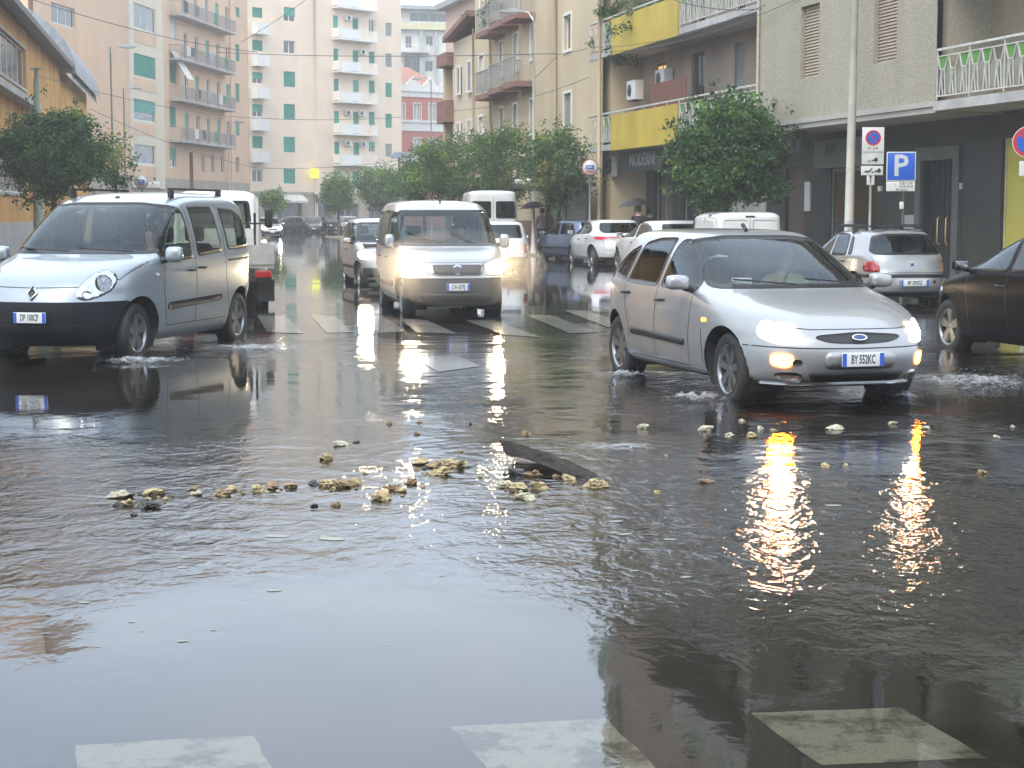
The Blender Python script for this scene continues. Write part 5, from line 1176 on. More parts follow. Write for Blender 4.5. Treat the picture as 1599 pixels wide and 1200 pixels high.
def megane(paint_=None, lamps=True, name='parked_car', dark=True):
    L = [(.20, 1.95, -1.95, .76, 3.4, 4), (.30, 2.05, -2.05, .84, 3.0, 3.6), (.45, 2.10, -2.10, .885, 2.9, 3.4), (.60, 2.09, -2.09, .90, 2.9, 3.4), (.72, 2.0, -2.04, .905, 3.2, 3.4), (.82, 1.8, -2.0, .90, 3.8, 3.6), (.90, 1.5, -1.99, .89, 4.4, 3.8), (.96, 1.2, -1.97, .875, 4.8, 3.8),
         (1.0, 1.05, -1.93, .855, 4.8, 3.8), (1.10, .80, -1.80, .80, 4.4, 3.8), (1.22, .52, -1.66, .745, 4.4, 3.8), (1.34, .2, -1.55, .68, 4.2, 3.8), (1.40, -.0, -1.50, .62, 4, 3.8), (1.43, -.2, -1.40, .5, 4, 4), (1.445, -.5, -1.1, .22, 3.5, 3.5)]
    wins = [('windscreen', [(-.74, .99), (.74, .99), (.62, 1.37), (-.62, 1.37)], 'front'), ('rear_window', [(-.56, 1.03), (.56, 1.03), (.64, 1.10), (.58, 1.34), (-.58, 1.34), (-.64, 1.10)], 'rear'),
            ('side_window', [(.90, .97), (.50, 1.24), (.20, 1.34), (-.10, 1.37), (-.12, .98)], 'side'), ('side_window', [(-.19, .98), (-.17, 1.375), (-.60, 1.36), (-.95, 1.29), (-1.25, 1.12), (-1.15, 1.02)], 'side')]
    S = dict(name=name, levels=L, M=70, N=100, paint=paint_ or whitep, wb=2.67, wr=.32, tw=.88, windows=wins, cabin=(-1.6, .95, .66), belt=.96, dash=(.65, .94), seats=[(-.1, (-.36, .36))], mirrors=(.72, .98), handles=[(-.05, .83), (-.95, .86)], rim='spoke5',
             seams=[[(.72, .95), (.68, .3)], [(-.155, .96), (-.17, .3)], [(-1.1, 1.0), (-.95, .6), (-.9, .4)]], seams2=[([(-.62, .98), (-.56, .52), (.56, .52), (.62, .98)], REAR)],
             patches=[('diffuser', [(-.70, .31), (.70, .31), (.60, .22), (-.60, .22)], 'rear', blackp, dict(off=.012, smooth=1)),
                      ('grille', [(-.35, .66), (.35, .66), (.30, .60), (-.30, .60)], 'front', blackp, dict(off=.006, smooth=1)), ('lower_intake', [(-.55, .40), (.55, .40), (.45, .27), (-.45, .27)], 'front', blackp, dict(off=.006, smooth=1))])
    root, sh = make_car(S)
    for sd in (1, -1):
        if lamps:
            add_patch(sh, root, 'tail_lamp', [(y*sd, z) for y, z in ((.10, .91), (.50, .925), (.80, .925), (.79, .84), (.62, .82), (.46, .89), (.10, .893))], REAR, mat('tail_lamp_magenta', (.50, .015, .05), .15, var=.3, vscale=20, coat=1, emit=(1, .05, .12), estr=.25), off=.008, step=.03, smooth=1)
        else: add_patch(sh, root, 'tail_lamp', [(y*sd, z) for y, z in ((.56, .93), (.84, .93), (.86, .78), (.60, .76))], REAR, redl, off=.008, step=.03, smooth=1)
        add_patch(sh, root, 'headlight', [(y*sd, z) for y, z in ((.46, .66), (.52, .74), (.78, .78), (.80, .70), (.66, .62), (.48, .61))], FRONT, reflm, off=.007, step=.04)
    plate(root, -2.12, .52, R(-90), 'FL 428GX', .52, .11); plate(root, 2.125, .48, R(90), '', .36, .11)
    badge(root, sh, 0, .88, REAR, .04, .06, kind='diamond', m=blackp); badge(root, sh, 0, .70, FRONT, .04, .06, kind='diamond')
    return root, sh
def small_hatch(paint_, name='parked_car', lit=False, tall=0):
    L = [(.18, 1.62, -1.48, .66, 3.4, 5), (.28, 1.70, -1.56, .72, 3.2, 5), (.45, 1.74, -1.60, .75, 3, 5), (.62, 1.70, -1.59, .755, 3.2, 5), (.74, 1.56, -1.57, .755, 3.8, 5), (.83, 1.30, -1.555, .75, 4.6, 5), (.90, 1.06, -1.54, .74, 5, 5), (.94, .97, -1.52, .73, 5, 5),
         (1.05, .80, -1.46, .70, 4.8, 5), (1.2, .54, -1.38, .655, 4.6, 5), (1.33, .28, -1.28, .61, 4.4, 5), (1.39, .08, -1.18, .55, 4.2, 4.6), (1.42, -.15, -1.0, .40, 4, 4), (1.43, -.4, -.8, .2, 3.5, 3.5)]
    L = [(z*(1+tall), a, b_, w_, c, d) for z, a, b_, w_, c, d in L]; k = 1+tall
    wins = [('windscreen', [(-.63, .935*k), (.63, .935*k), (.54, 1.34*k), (-.54, 1.34*k)], 'front'), ('rear_window', [(-.55, .98*k), (.55, .98*k), (.50, 1.33*k), (-.50, 1.33*k)], 'rear'),
            ('side_window', [(.84, .92*k), (.52, 1.18*k), (.28, 1.31*k), (-.18, 1.34*k), (-.24, .91*k)], 'side'), ('side_window', [(-.33, .92*k), (-.28, 1.34*k), (-.98, 1.31*k), (-1.22, .95*k)], 'side')]
    S = dict(name=name, levels=L, M=60, N=90, paint=paint_, wb=2.2, wr=.28, tw=.745, windows=wins, cabin=(-1.3, .9, .56), belt=.9*k, dash=(.6, .9*k), seats=[(-.1, (-.32, .32))], mirrors=(.68, .92*k), handles=[(-.1, .78*k)], rim='spoke5', gstep=.07,
             seams=[[(.62, .9*k), (.58, .3)], [(-.28, .9*k), (-.28, .3)]], seams2=[([(-.6, .98*k), (-.58, .56*k), (.58, .56*k), (.6, .98*k)], REAR)],
             side_patches=[('side_moulding', [(.75, .50), (.75, .43), (-.85, .43), (-.85, .50)], blackp, dict(off=.012, smooth=0))],
             patches=[('bumper', [(-.70, .50), (.70, .50), (.68, .24), (-.68, .24)], 'rear', blackp, dict(off=.012, smooth=0)), ('grille', [(-.3, .62), (.3, .62), (.26, .55), (-.26, .55)], 'front', blackp, dict(off=.006)), ('bumper_front', [(-.60, .46), (.60, .46), (.56, .26), (-.56, .26)], 'front', blackp, dict(off=.010, smooth=1))])
    root, sh = make_car(S)
    for sd in (1, -1):
        add_patch(sh, root, 'tail_lamp', [(y*sd, z*k) for y, z in ((.56, .84), (.72, .84), (.73, .60), (.58, .60))], REAR, redl, off=.008, step=.04, smooth=1)
        add_patch(sh, root, 'headlight', [(y*sd, z*k) for y, z in ((.40, .70), (.46, .76), (.66, .76), (.68, .66), (.60, .60), (.42, .61))], FRONT, headon if lit else reflm, off=.007, step=.03)
    plate(root, -1.625, .54, R(-90), '', .34, .2); plate(root, 1.755, .42, R(90), '', .36, .11)
    return root, sh
def panel_van(high=False):
    t = 2.42 if high else 1.80; q = t/1.8
    L = [(.22, 2.0, -2.2, .80, 4, 9), (.4, 2.12, -2.28, .88, 3.8, 9), (.6, 2.12, -2.3, .90, 3.6, 9), (.85, 2.0, -2.3, .91, 4, 9), (1.0, 1.7, -2.3, .91, 5, 9), (1.08, 1.4, -2.3, .905, 6, 9), (1.2, 1.2, -2.3, .90, 6, 9),
         (1.45, .85, -2.29, .88, 6, 9), (1.65, .6, -2.28, .86, 6, 9), (1.72*q, .25, -2.25, .82, 6, 8), (1.78*q, -.1, -2.15, .70, 5, 7), (1.80*q, -.4, -2.0, .45, 4, 5), (1.81*q, -.7, -1.6, .2, 3.5, 4)]
    wins = [('windscreen', [(-.80, 1.13), (.80, 1.13), (.72, 1.6), (-.72, 1.6)], 'front'), ('side_window', [(1.0, 1.08), (.62, 1.55), (.15, 1.6), (.12, 1.08)], 'side')]
    if high: wins += [('rear_window', [(-.78, 1.45), (-.08, 1.45), (-.08, 2.05), (-.74, 2.05)], 'rear'), ('rear_window', [(.08, 1.45), (.78, 1.45), (.74, 2.05), (.08, 2.05)], 'rear')]
    S = dict(name='parked_van', levels=L, M=60, N=90, paint=whitep, wb=2.75, wr=.32, tw=.87, windows=wins, cabin=(-2.0, 1.2, .72), belt=1.05, floor=.5, dash=(.8, 1.04), seats=[(.0, (-.38, .38))], mirrors=(.98, 1.12), msz=1.2, mblack=True, handles=[(.2, .95), (-.3, .97)], rim='cap',
             seams=[[(.05, t*.92), (.05, .35)], [(-.9, t*.92), (-.9, .6)]], seams2=[([(0, .5), (0, t*.9)], REAR)],
             side_patches=[('side_moulding', [(.8, .56), (.8, .46), (-.9, .46), (-.9, .56)], blackp, dict(off=.012, smooth=0))],
             patches=[('rear_bumper', [(-.85, .48), (.85, .48), (.82, .28), (-.82, .28)], 'rear', blackp, dict(off=.012, smooth=0))])
    if not high: S['patches'] += [('brake_light', [(-.12, 1.70), (.12, 1.70), (.12, 1.66), (-.12, 1.66)], 'rear', blackp, dict(off=.012, smooth=0)), ('rear_window', [(-.72, 1.12), (-.06, 1.12), (-.06, 1.6), (-.68, 1.6)], 'rear', whitep, dict(off=.008)), ('rear_window', [(.06, 1.12), (.72, 1.12), (.68, 1.6), (.06, 1.6)], 'rear', whitep, dict(off=.008))]
    if not high: S['side_patches'] += [('side_recess', [(-.02, 1.1), (.0, 1.62), (-.80, 1.64), (-.84, 1.1)], whitep, dict(off=.006)), ('side_recess', [(-.98, 1.1), (-.96, 1.64), (-2.0, 1.6), (-2.05, 1.1)], whitep, dict(off=.006)),
                                       ('roof_vent', [(-1.35, 1.72), (-1.55, 1.72), (-1.55, 1.685), (-1.35, 1.685)], blackp, dict(off=.01, smooth=0))]
    root, sh = make_car(S)
    for sd in (1, -1): add_patch(sh, root, 'tail_lamp', [(y*sd, z) for y, z in ((.80, 1.25), (.89, 1.25), (.89, .75), (.80, .75))], REAR, redl, off=.008, step=.04, smooth=0)
    return root, sh
def flatbed():
    """small white flatbed truck driving away: x forward"""
    root = empty('flatbed_truck'); 
    # cab
    L = [(.45, 2.35, .95, .72, 5, 9), (.6, 2.42, .9, .76, 4.5, 9), (1.0, 2.42, .88, .79, 4.5, 9), (1.2, 2.36, .88, .79, 5, 9), (1.5, 2.2, .89, .76, 5, 9), (1.9, 2.0, .92, .70, 5, 8), (1.98, 1.85, 1.0, .62, 5, 6), (2.02, 1.7, 1.15, .45, 4, 5), (2.03, 1.6, 1.3, .2, 3.5, 4)]
    sh = Shell(L, 60, 80)
    rw_ = [(-.60, 1.42), (.60, 1.42), (.56, 1.84), (-.56, 1.84)]; sw = [(2.05, 1.25), (1.85, 1.80), (1.15, 1.84), (1.12, 1.25)]
    sh.window_hole(rw_, REAR)
    for sd in (1, -1): sh.window_hole(side_poly(sw, sd), R(90)*sd)
    sh.window_hole([(-.62, 1.3), (.62, 1.3), (.56, 1.82), (-.56, 1.82)], FRONT)
    sh.build('cab', whitep, root)
    add_patch(sh, root, 'rear_window', rw_, REAR, carglass, rim=.035, step=.05)
    add_patch(sh, root, 'windscreen', [(-.62, 1.3), (.62, 1.3), (.56, 1.82), (-.56, 1.82)], FRONT, carglass, rim=.035, step=.05)
    for sd in (1, -1):
        add_patch(sh, root, 'side_window', side_poly(sw, sd), R(90)*sd, carglass, rim=.03, step=.05)
        b = MB(); b.bbox(2.0, 2.06, sd*.98-.07, sd*.98+.07, 1.35, 1.70, .02); b.tube([(2.03, sd*.78, 1.5), (2.03, sd*.95, 1.5)], .015); b.build('mirror', blackp, root)
    steel = mat('bed_steel', (.42, .40, .37), .5, metal=.3, var=.3, streak=.3)
    b = MB(); b.box(-1.75, .82, -.80, .80, .72, .78); b.build('load_bed', steel, root)
    for sd in (1, -1):
        b = MB(); b.box(-1.75, .82, sd*.80-(.03 if sd > 0 else 0), sd*.80+(.03 if sd < 0 else 0), .781, 1.10)
        for k in range(5): b.box(-1.7+k*.6, -1.66+k*.6, sd*.80-(-.001 if sd > 0 else .02), sd*.80+(.02 if sd > 0 else -.001), .8, 1.09)
        b.build('side_board', steel, root)
        make_wheel(root, -1.05, sd*.62, .29, .22, 'cap', sd); make_wheel(root, 1.55, sd*.62, .29, .18, 'cap', sd)
        b = MB(); b.box(-1.45, -1.42, sd*.68-.14, sd*.68+.14, .16, .52); b.build('mud_flap', rubber, root)
        b = MB(); b.bbox(-1.80, -1.74, sd*.62-.13, sd*.62+.13, .56, .68, .015); b.build('tail_lamp', redl, root)
    b = MB(); b.box(-1.78, -1.7505, -.80, .80, .781, 1.10); b.build('tail_board', steel, root)
    b = MB(); b.box(.84, .88, -.72, .72, .78, 1.35); b.box(.84, .88, -.72, -.68, 1.35, 1.9); b.box(.84, .88, .68, .72, 1.35, 1.9); b.build('head_board', railw, root)
    b = MB(); b.box(-1.7, 1.9, -.4, -.3, .45, .72); b.box(-1.7, 1.9, .3, .4, .45, .72); b.box(-1.74, -1.7, -.75, .75, .5, .62); b.build('chassis', blackp, root)
    plate(root, -1.80, .60, R(-90), '', .36, .11, y=0)
    b = MB(); b.tube([(-1.6, -.5, .80), (-1.6, -.5, 1.62)], .02); b.tube([(-1.6, -.62, 1.45), (-1.6, -.35, 1.45)], .015); b.build('upright_tool', blackp, root)
    return root
def place(root, x, y, alpha, label, cat='car', group=None, z=0.0):
    """alpha: heading turned from pointing straight at the camera (-y) towards +x"""
    root.location = (x, y, z); root.rotation_euler = (0, 0, -math.pi/2+R(alpha)); tag(root, label, cat, group); 
    if 'sh' in root: del root['sh']
    return root
# ------------------------------------------------------------------ vehicles in place
r, _ = focus(); r.scale = (1.03,)*3; place(r, 2.20, 16.0, 16, 'silver five door hatchback with lit headlights and orange indicators driving through the flood')
r, _ = kangoo(); r.scale = (1.03,)*3; place(r, -4.58, 20.4, -12.5, 'blue silver family van with dark front bumper and black roof rails at the left edge')
r, _ = doblo(); place(r, -1.20, 28.3, 10.5, 'pale silver van with both headlights blazing, driving towards the camera on the crossing')
r, _ = fiesta(); q = SN(0, 14.1); place(r, 6.45, 31.6, 180+13, 'small silver hatchback with black roof rack parked in front of the dark doorway', group='cars parked along the right kerb')
r, _ = megane(); place(r, 2.95, 54.5, 180+12, 'white hatchback with thin wide red tail lamps parked beside the bus shelter', group='cars parked along the right kerb')
r, _ = small_hatch(bluep); place(r, 2.1, 59.2, 180+30, 'small blue grey hatchback parked in front of the bus shelter', group='cars parked along the right kerb')
r, _ = megane(whitep, lamps=False); place(r, 4.15, 48.2, 180+18, 'white car mostly hidden behind the silver hatchback, left of the panel van', group='cars parked along the right kerb')
r, _ = panel_van(); r.scale = (.92,)*3; place(r, 5.3, 42.6, 180+7, 'white panel van parked under the round orange tree', 'van', group='cars parked along the right kerb')
r, _ = megane(blackc, lamps=False, name='moving_car'); place(r, 6.12, 18.9, 180+14, 'black car cut off by the right edge, throwing up water')
r, _ = small_hatch(silver, 'moving_car', True, .06); place(r, -2.95, 38.9, 13, 'silver car with one lit headlight, half hidden behind the pale silver van')
r, _ = small_hatch(whitep, 'parked_car'); place(r, -.42, 46.5, 180+6, 'white small car seen from behind, just right of the pale silver van')
r, _ = panel_van(True); place(r, -.95, 62, 180+8, 'tall white high roof van with two rear door windows behind the pale silver van', 'van')
r = flatbed(); place(r, -5.05, 30.0, 180+12, 'white flatbed truck driving away behind the blue silver family van', 'truck')
r, _ = small_hatch(whitep, 'moving_car', True); place(r, xat(421, 118), 118, 14, 'distant white car with dazzling headlights left of the road')
cars = [(greyp, 449, 148, -50), (blackc, 466, 151, 60), (greyp, 489, 146, 8), (blackc, 513, 148, 30), (redl if 0 else carpaint('dark_red_paint', (.12, .02, .02), .3), 530, 152, 70), (whitep, 547, 149, 20)]
lab = ['dark grey distant car, leftmost of the row at the street end', 'black distant car beside the leftmost grey one at the street end', 'dark grey distant car facing the camera in the middle of the street end row',
       'black distant car just right of the middle of the street end row', 'dark red distant car near the right end of the street end row', 'white distant car at the right end of the street end row']
base = {}
for (p, px, Y, al), lb in zip(cars, lab):
    if 'b' not in base: base['b'], _ = small_hatch(greyp, 'parked_car'); o = base['b']
    else: o = copy_tree(base['b'])
    for c in kids(o):
        if c.name.startswith('body'):
            c.data = c.data.copy() if p is not greyp else c.data; c.data.materials[0] = p
    if not o.parent: place(o, xat(px, Y), Y, al, lb, group='distant cars parked at the end of the street')
# ------------------------------------------------------------------ trees
def leafmat(name, c, tr=.25):
    m = mat(name, c, .42, var=.45, vscale=1.8, spec=.6); t, n, l = nodes_of(m); b = n['Principled BSDF']; o = n['Material Output']
    tl = n.new('ShaderNodeBsdfTranslucent'); tl.inputs[0].default_value = (c[0]*1.6, c[1]*1.5, c[2]*.8, 1); ms = n.new('ShaderNodeMixShader'); ms.inputs[0].default_value = tr
    l.new(b.outputs[0], ms.inputs[1]); l.new(tl.outputs[0], ms.inputs[2]); l.new(ms.outputs[0], o.inputs[0]); return m
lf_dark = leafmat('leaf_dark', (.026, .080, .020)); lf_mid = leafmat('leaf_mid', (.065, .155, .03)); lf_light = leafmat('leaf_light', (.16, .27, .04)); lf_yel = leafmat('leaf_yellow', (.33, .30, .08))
bark = mat('bark', (.09, .07, .05), .9, var=.3, vscale=6, bump=.01, bscale=20)
def leaves(b, c, rad, n, size, rng, mi):
    for _ in range(n):
        d = Vector((rng.gauss(0, 1), rng.gauss(0, 1), rng.gauss(0, 1))).normalized()*rad*rng.random()**.5; p = c+Vector((d.x, d.y, d.z*.8))
        a = Vector((rng.gauss(0, 1), rng.gauss(0, 1), rng.gauss(-.5, .7))).normalized(); u = a.cross(Vector((rng.gauss(0, 1), rng.gauss(0, 1), rng.gauss(0, 1)))).normalized(); s = size*rng.uniform(.7, 1.3)
        f = a.cross(u)*s*.12
        b.add([p, p+a*s*.5+u*s*.26+f, p+a*s, p+a*s*.5-u*s*.26+f], [(0, 1, 2), (0, 2, 3)], mi)
def tree(name, x, y, h, rx, rz, cz, trunk_r, n_cl, label, seed, light=.2, yel=.05, cat='tree', group=None, lean=0, per=60, size=.11, z0=.12, cxo=0, clr=.42, dense=1.0):
    rng = random.Random(seed); root = empty(name, (x, y, z0), 0, label, cat, group); t = MB(); hub = Vector((lean*.4, 0, cz-rz*.75))
    t.tube([(0, 0, -.1), (.02, .01, hub.z*.5), tuple(hub)], [trunk_r*1.25, trunk_r, trunk_r*.8], 9)
    cl = []
    for i in range(n_cl):
        d = Vector((rng.gauss(0, 1), rng.gauss(0, 1), rng.gauss(.15, 1))).normalized(); k = rng.uniform(.45, 1.0)**.6*rng.choice((1, 1, 1, 1.08))
        ln = 1+.45*noise.noise(d*1.7+Vector((seed, 0, 0)))
        p = Vector((cxo+d.x*rx*k*ln, d.y*rx*.95*k*ln, cz+d.z*rz*k*ln)); cl.append(p)
    for p in cl[:max(8, n_cl//9)]:
        m_ = hub.lerp(p, .5)+Vector((rng.uniform(-.1, .1), rng.uniform(-.1, .1), -.08)); t.tube([tuple(hub), tuple(m_), tuple(hub.lerp(p, .92))], [trunk_r*.55, trunk_r*.3, .012], 6)
    t.build('trunk', bark, root); b = MB()
    for p in cl:
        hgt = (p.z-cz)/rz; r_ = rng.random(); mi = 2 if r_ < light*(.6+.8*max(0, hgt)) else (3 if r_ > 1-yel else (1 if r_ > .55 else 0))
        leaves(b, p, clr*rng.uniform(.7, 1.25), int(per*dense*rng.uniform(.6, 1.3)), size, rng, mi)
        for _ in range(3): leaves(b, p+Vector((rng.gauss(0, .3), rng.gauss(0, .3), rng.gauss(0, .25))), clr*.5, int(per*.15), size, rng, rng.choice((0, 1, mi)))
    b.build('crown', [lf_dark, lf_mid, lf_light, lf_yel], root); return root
def tr(px, ytop, ybot, wpx, Y, label, seed, **k):
    c = at(px, 335, Y); zt = at(px, ytop, Y).z; zb_ = at(px, ybot, Y).z; rx = wpx/2700*Y/2
    return tree(k.pop('name', 'street_tree'), c.x, Y, zt, rx-.12, (zt-zb_)/2, (zt+zb_)/2-.12, k.pop('tr_', .09), k.pop('n', 120), label, seed, **k)
tr(1132, 162, 322, 192, 44.5, 'round dark green orange tree standing alone in front of the yellow balconies', 3, n=210, per=75, light=.10, yel=.0, lean=.1, clr=.34, size=.12)
tr(84, 178, 300, 176, 50, 'wide dark green tree with two stems behind the blue silver family van', 5, n=190, per=80, light=.04, yel=.0, clr=.36, size=.12)
tr(182, 206, 296, 74, 53, 'thin yellowing tree at the right edge of the wide dark tree', 6, n=34, per=34, light=.2, yel=.35, clr=.28, tr_=.05)
G1 = 'street trees along the right pavement'
tr(872, 206, 312, 116, 60, 'sparse yellow topped street tree nearest the round bus stop sign', 8, n=100, per=60, light=.12, yel=.05, clr=.36, group=G1)
tr(800, 192, 316, 140, 67, 'tallest street tree of the right row, beside the lamp post', 9, n=120, per=62, light=.2, yel=.03, clr=.4, group=G1)
tr(726, 210, 318, 150, 75, 'bright green street tree above the roof of the pale silver van', 10, n=120, per=62, light=.38, yel=.01, clr=.45, size=.13, group=G1)
tr(662, 236, 322, 100, 84, 'small street tree just left of the bright green one', 12, n=80, per=55, light=.35, yel=.01, clr=.45, size=.14, group=G1)
tr(598, 262, 330, 80, 112, 'low dark tree in front of the cream block, right of the pale bushy one', 14, n=70, per=60, light=.12, yel=.02, clr=.6, size=.18, group=G1)
tr(528, 276, 332, 54, 122, 'pale green bushy tree standing alone in front of the cream block', 15, n=70, per=55, light=.5, yel=.05, clr=.6, size=.19)
tr(426, 298, 330, 34, 118, 'small pale tree behind the white flatbed truck', 17, n=40, per=50, light=.45, yel=.05, clr=.5, size=.18)
# ------------------------------------------------------------------ balcony plants and umbrellas
def plant(x, y, z, r, n, label, seed, drop=.0, mats=(0, 1), size=.12, spiky=False):
    rng = random.Random(seed); root = empty('balcony_plant', (x, y, z), 0, label, 'plant'); p = MB(); p.lathe([(.0, 0), (.12, 0), (.16, .26), (.13, .26), (.0, .22)], 14); p.build('pot', mat('terracotta', (.3, .12, .06), .8), root); b = MB()
    for i in range(n):
        c = Vector((rng.gauss(0, r*.5), rng.gauss(0, r*.3), .35+rng.uniform(-drop, r*.8))); leaves(b, c, r*.35, 26, size, rng, rng.choice(mats))
        if spiky: b.tube([(c.x*.2, c.y*.2, .2), (c.x*.7, c.y*.7, c.z+.1), (c.x*1.3, c.y*1.3, c.z+.35)], [.015, .012, .002], 4, mi=1)
    b.build('foliage', [lf_dark, lf_mid, lf_light, lf_yel], root); return root
def gpos(px, py, dep): s, z = fg.at(px, py, dep); n = Vector((-fg.d.y, fg.d.x)); q = fg.A+fg.d*s+n*dep; return q.x, q.y, z
for px, py, r_, n_, dr, lb, sp in ((935, 62, .5, 10, .1, 'spiky potted plant at the far left end of the upper balcony', True), (965, 50, .7, 26, .9, 'large hanging plant spilling over the left part of the upper yellow panel', False),
                                (993, 22, .7, 24, .7, 'dark fern hanging over the middle of the upper yellow panel', False), (952, 20, .5, 10, .1, 'tall leafy plant behind the upper balcony rail', True)):
    x, y, z = gpos(px, py, .18); plant(x, y, z-.45, r_, n_, lb, int(px), dr, spiky=sp)
x, y, z = gpos(990, 160, .9); plant(x, y, 4.0, .55, 12, 'palm like potted plant beside the brown balcony screen', 77, .0, spiky=True)
x, y, z = gpos(938, 208, .5); plant(x, y, 4.0, .4, 8, 'low green plant behind the bars at the left end of the lower balcony', 78, .1)
s, z = ff.at(768, 28, -.5); q = ff.A+ff.d*s-Vector((-ff.d.y, ff.d.x))*.5; plant(q.x, q.y, z-.3, .75, 22, 'dark bushy plant on the brown balcony of the tan row', 80, .3)
# ------------------------------------------------------------------ lamps, poles, signs
galv = mat('galvanised_pole', (.42, .43, .42), .5, metal=.3, var=.15, streak=.2); cream_pole = mat('cream_pole', (.62, .60, .54), .55, var=.15, vscale=2, streak=.25)
def street_lamp(px, ytop, Y, arm_px, label, r=.07, m=None, double=False, z0=0):
    c = at(px, 335, Y); zt = at(px, ytop, Y).z; root = empty('street_lamp', (c.x, Y, z0), 0, label, 'street lamp'); m = m or galv; L = arm_px/2700*Y
    b = MB(); b.tube([(0, 0, 0), (0, 0, .9), (0, 0, zt-z0)], [r*1.5, r, r*.55], 10); b.tube([(0, 0, zt-z0-.3), (L*.3, 0, zt-z0), (L*.75, 0, zt-z0+.06)], [r*.5, r*.4, r*.35], 8); b.build('pole', m, root)
    h = MB(); sg = 1 if L > 0 else -1; hw_ = .45
    h.prism([(L*.75-sg*.05, zt-z0+.10), (L*.75+sg*hw_*.6, zt-z0+.17), (L*.75+sg*hw_*1.7, zt-z0+.06), (L*.75+sg*hw_*1.7, zt-z0+.0), (L*.75-sg*.05, zt-z0+.0)], -.16, .16); o = h.build('lamp_head', galv, root, fix=True)
    g = MB(); g.bbox(min(L*.75+sg*.1, L*.75+sg*hw_*1.5), max(L*.75+sg*.1, L*.75+sg*hw_*1.5), -.12, .12, zt-z0-.06, zt-z0-.001, .02); g.build('lamp_glass', mat('lamp_glass', (.6, .62, .62), .2), o); return root
street_lamp(178, 74, 92, 22, 'tall pale street lamp in front of the salmon block, leftmost', z0=.1)
street_lamp(197, 138, 108, 14, 'shorter street lamp just right of the leftmost one, in front of the cream bay', z0=0)
street_lamp(359, 192, 148, 14, 'white street lamp at the right corner of the salmon block', m=winwhite)
street_lamp(833, 20, 66, -27, 'tall white street lamp rising from the right row of trees', m=winwhite, z0=.13)
street_lamp(674, 124, 150, -22, 'distant street lamp in front of the red town house')
c = at(1326, 335, 38.6); root = empty('lamp_post', (c.x, 38.6, .13), 0, 'thick cream pole running up out of the picture beside the no parking sign', 'pole')
b = MB(); b.tube([(0, 0, 0), (0, 0, 1.2), (.06, 0, 9.2)], [.125, .105, .07], 16); b.build('pole', cream_pole, root); b = MB(); b.bbox(-.05, .05, -.135, -.10, .95, 1.35, .01); b.build('hatch', galv, root)
b = MB(); b.tube([(.06, 0, 9.2), (-.8, 0, 9.5), (-1.6, 0, 9.5)], [.05, .04, .035]); b.bbox(-2.2, -1.5, -.15, .15, 9.42, 9.56, .03); b.build('lamp_arm', galv, root)
c = at(624, 335, 118); root = empty('solar_lamp', (c.x, 118, 0), 0, 'slim pole with a tilted solar panel in front of the cream block', 'street lamp')
zt = at(624, 246, 118).z; b = MB(); b.tube([(0, 0, 0), (0, 0, zt)], .09); b.build('pole', galv, root); b = MB(); b.add([(-.55, -.3, zt-.05), (.45, -.3, zt+.0), (.6, .3, zt+.4), (-.4, .3, zt+.35), (-.55, -.3, zt-.1), (.45, -.3, zt-.05), (.6, .3, zt+.35), (-.4, .3, zt+.30)], [(0, 1, 2, 3), (7, 6, 5, 4), (0, 4, 5, 1), (1, 5, 6, 2), (2, 6, 7, 3), (3, 7, 4, 0)]); b.build('solar_panel', mat('solar_panel', (.10, .12, .16), .2), root)
c = at(62, 335, 66); root = empty('utility_pole', (c.x, 66, .1), 0, 'pale green utility pole in front of the ochre building', 'pole'); b = MB(); zt = at(62, 110, 66).z; b.tube([(0, 0, 0), (0, 0, zt*.9), (0, 0, zt)], [.14, .11, .06], 10); b.box(-.2, .2, -.05, .05, zt-.1, zt-.02); b.build('pole', mat('pole_green', (.30, .36, .28), .7, var=.2), root)
c = at(300, 335, 96); root = empty('utility_pole', (c.x, 96, 0), 0, 'bare brown wooden pole behind the roof of the blue silver family van', 'pole'); b = MB(); b.tube([(0, 0, 0), (0, 0, 5.0)], [.13, .09], 8); b.build('pole', mat('wood_brown', (.22, .14, .08), .9, var=.3), root)
c = at(612, 335, 126)
# signs face the camera side of the street
blue_s = mat('sign_blue', (.012, .10, .52), .35, var=.06); red_s = mat('sign_red', (.52, .02, .025), .35, var=.08); white_s = mat('sign_white', (.66, .66, .63), .4, var=.12, vscale=4, streak=.1); black_s = mat('sign_black', (.02, .02, .02), .5, var=0)
def rot_disc(b, cx, cz, r, y, k=28, mi=0, r0=0):
    b.lathe([(r0, y), (r, y), (r, y+.004), (r0, y+.004)], k, 'y', (cx, 0, cz), mi, False)
def no_parking(b_parent, cx, cz, r, y):
    b = MB(); rot_disc(b, cx, cz, r, y); o = b.build('red_ring', red_s, b_parent)
    b = MB(); rot_disc(b, cx, cz, r*.78, y-.003); b.build('blue_field', blue_s, o)
    b = MB(); a = R(45); c_, s_ = math.cos(a), math.sin(a); L = r*.80; w_ = r*.09
    b.add([(cx-L*c_-w_*s_, y-.005, cz+L*s_-w_*c_), (cx-L*c_+w_*s_, y-.005, cz+L*s_+w_*c_), (cx+L*c_+w_*s_, y-.005, cz-L*s_+w_*c_), (cx+L*c_-w_*s_, y-.005, cz-L*s_-w_*c_)], [(0, 3, 2, 1)]); b.build('red_bar', red_s, o)
sr = R(-7)
def sign_root(name, px, Y, rz, label, cat='sign', z0=.13): c = at(px, 335, Y); return empty(name, (c.x, Y, z0), rz, label, cat), c
rt, c = sign_root('parking_sign', 1361, 37.8, R(-6), 'tall white no parking sign with tow truck symbols and a small arrow plate below')
def zz(py, Y): return at(1361, py, Y).z-.13
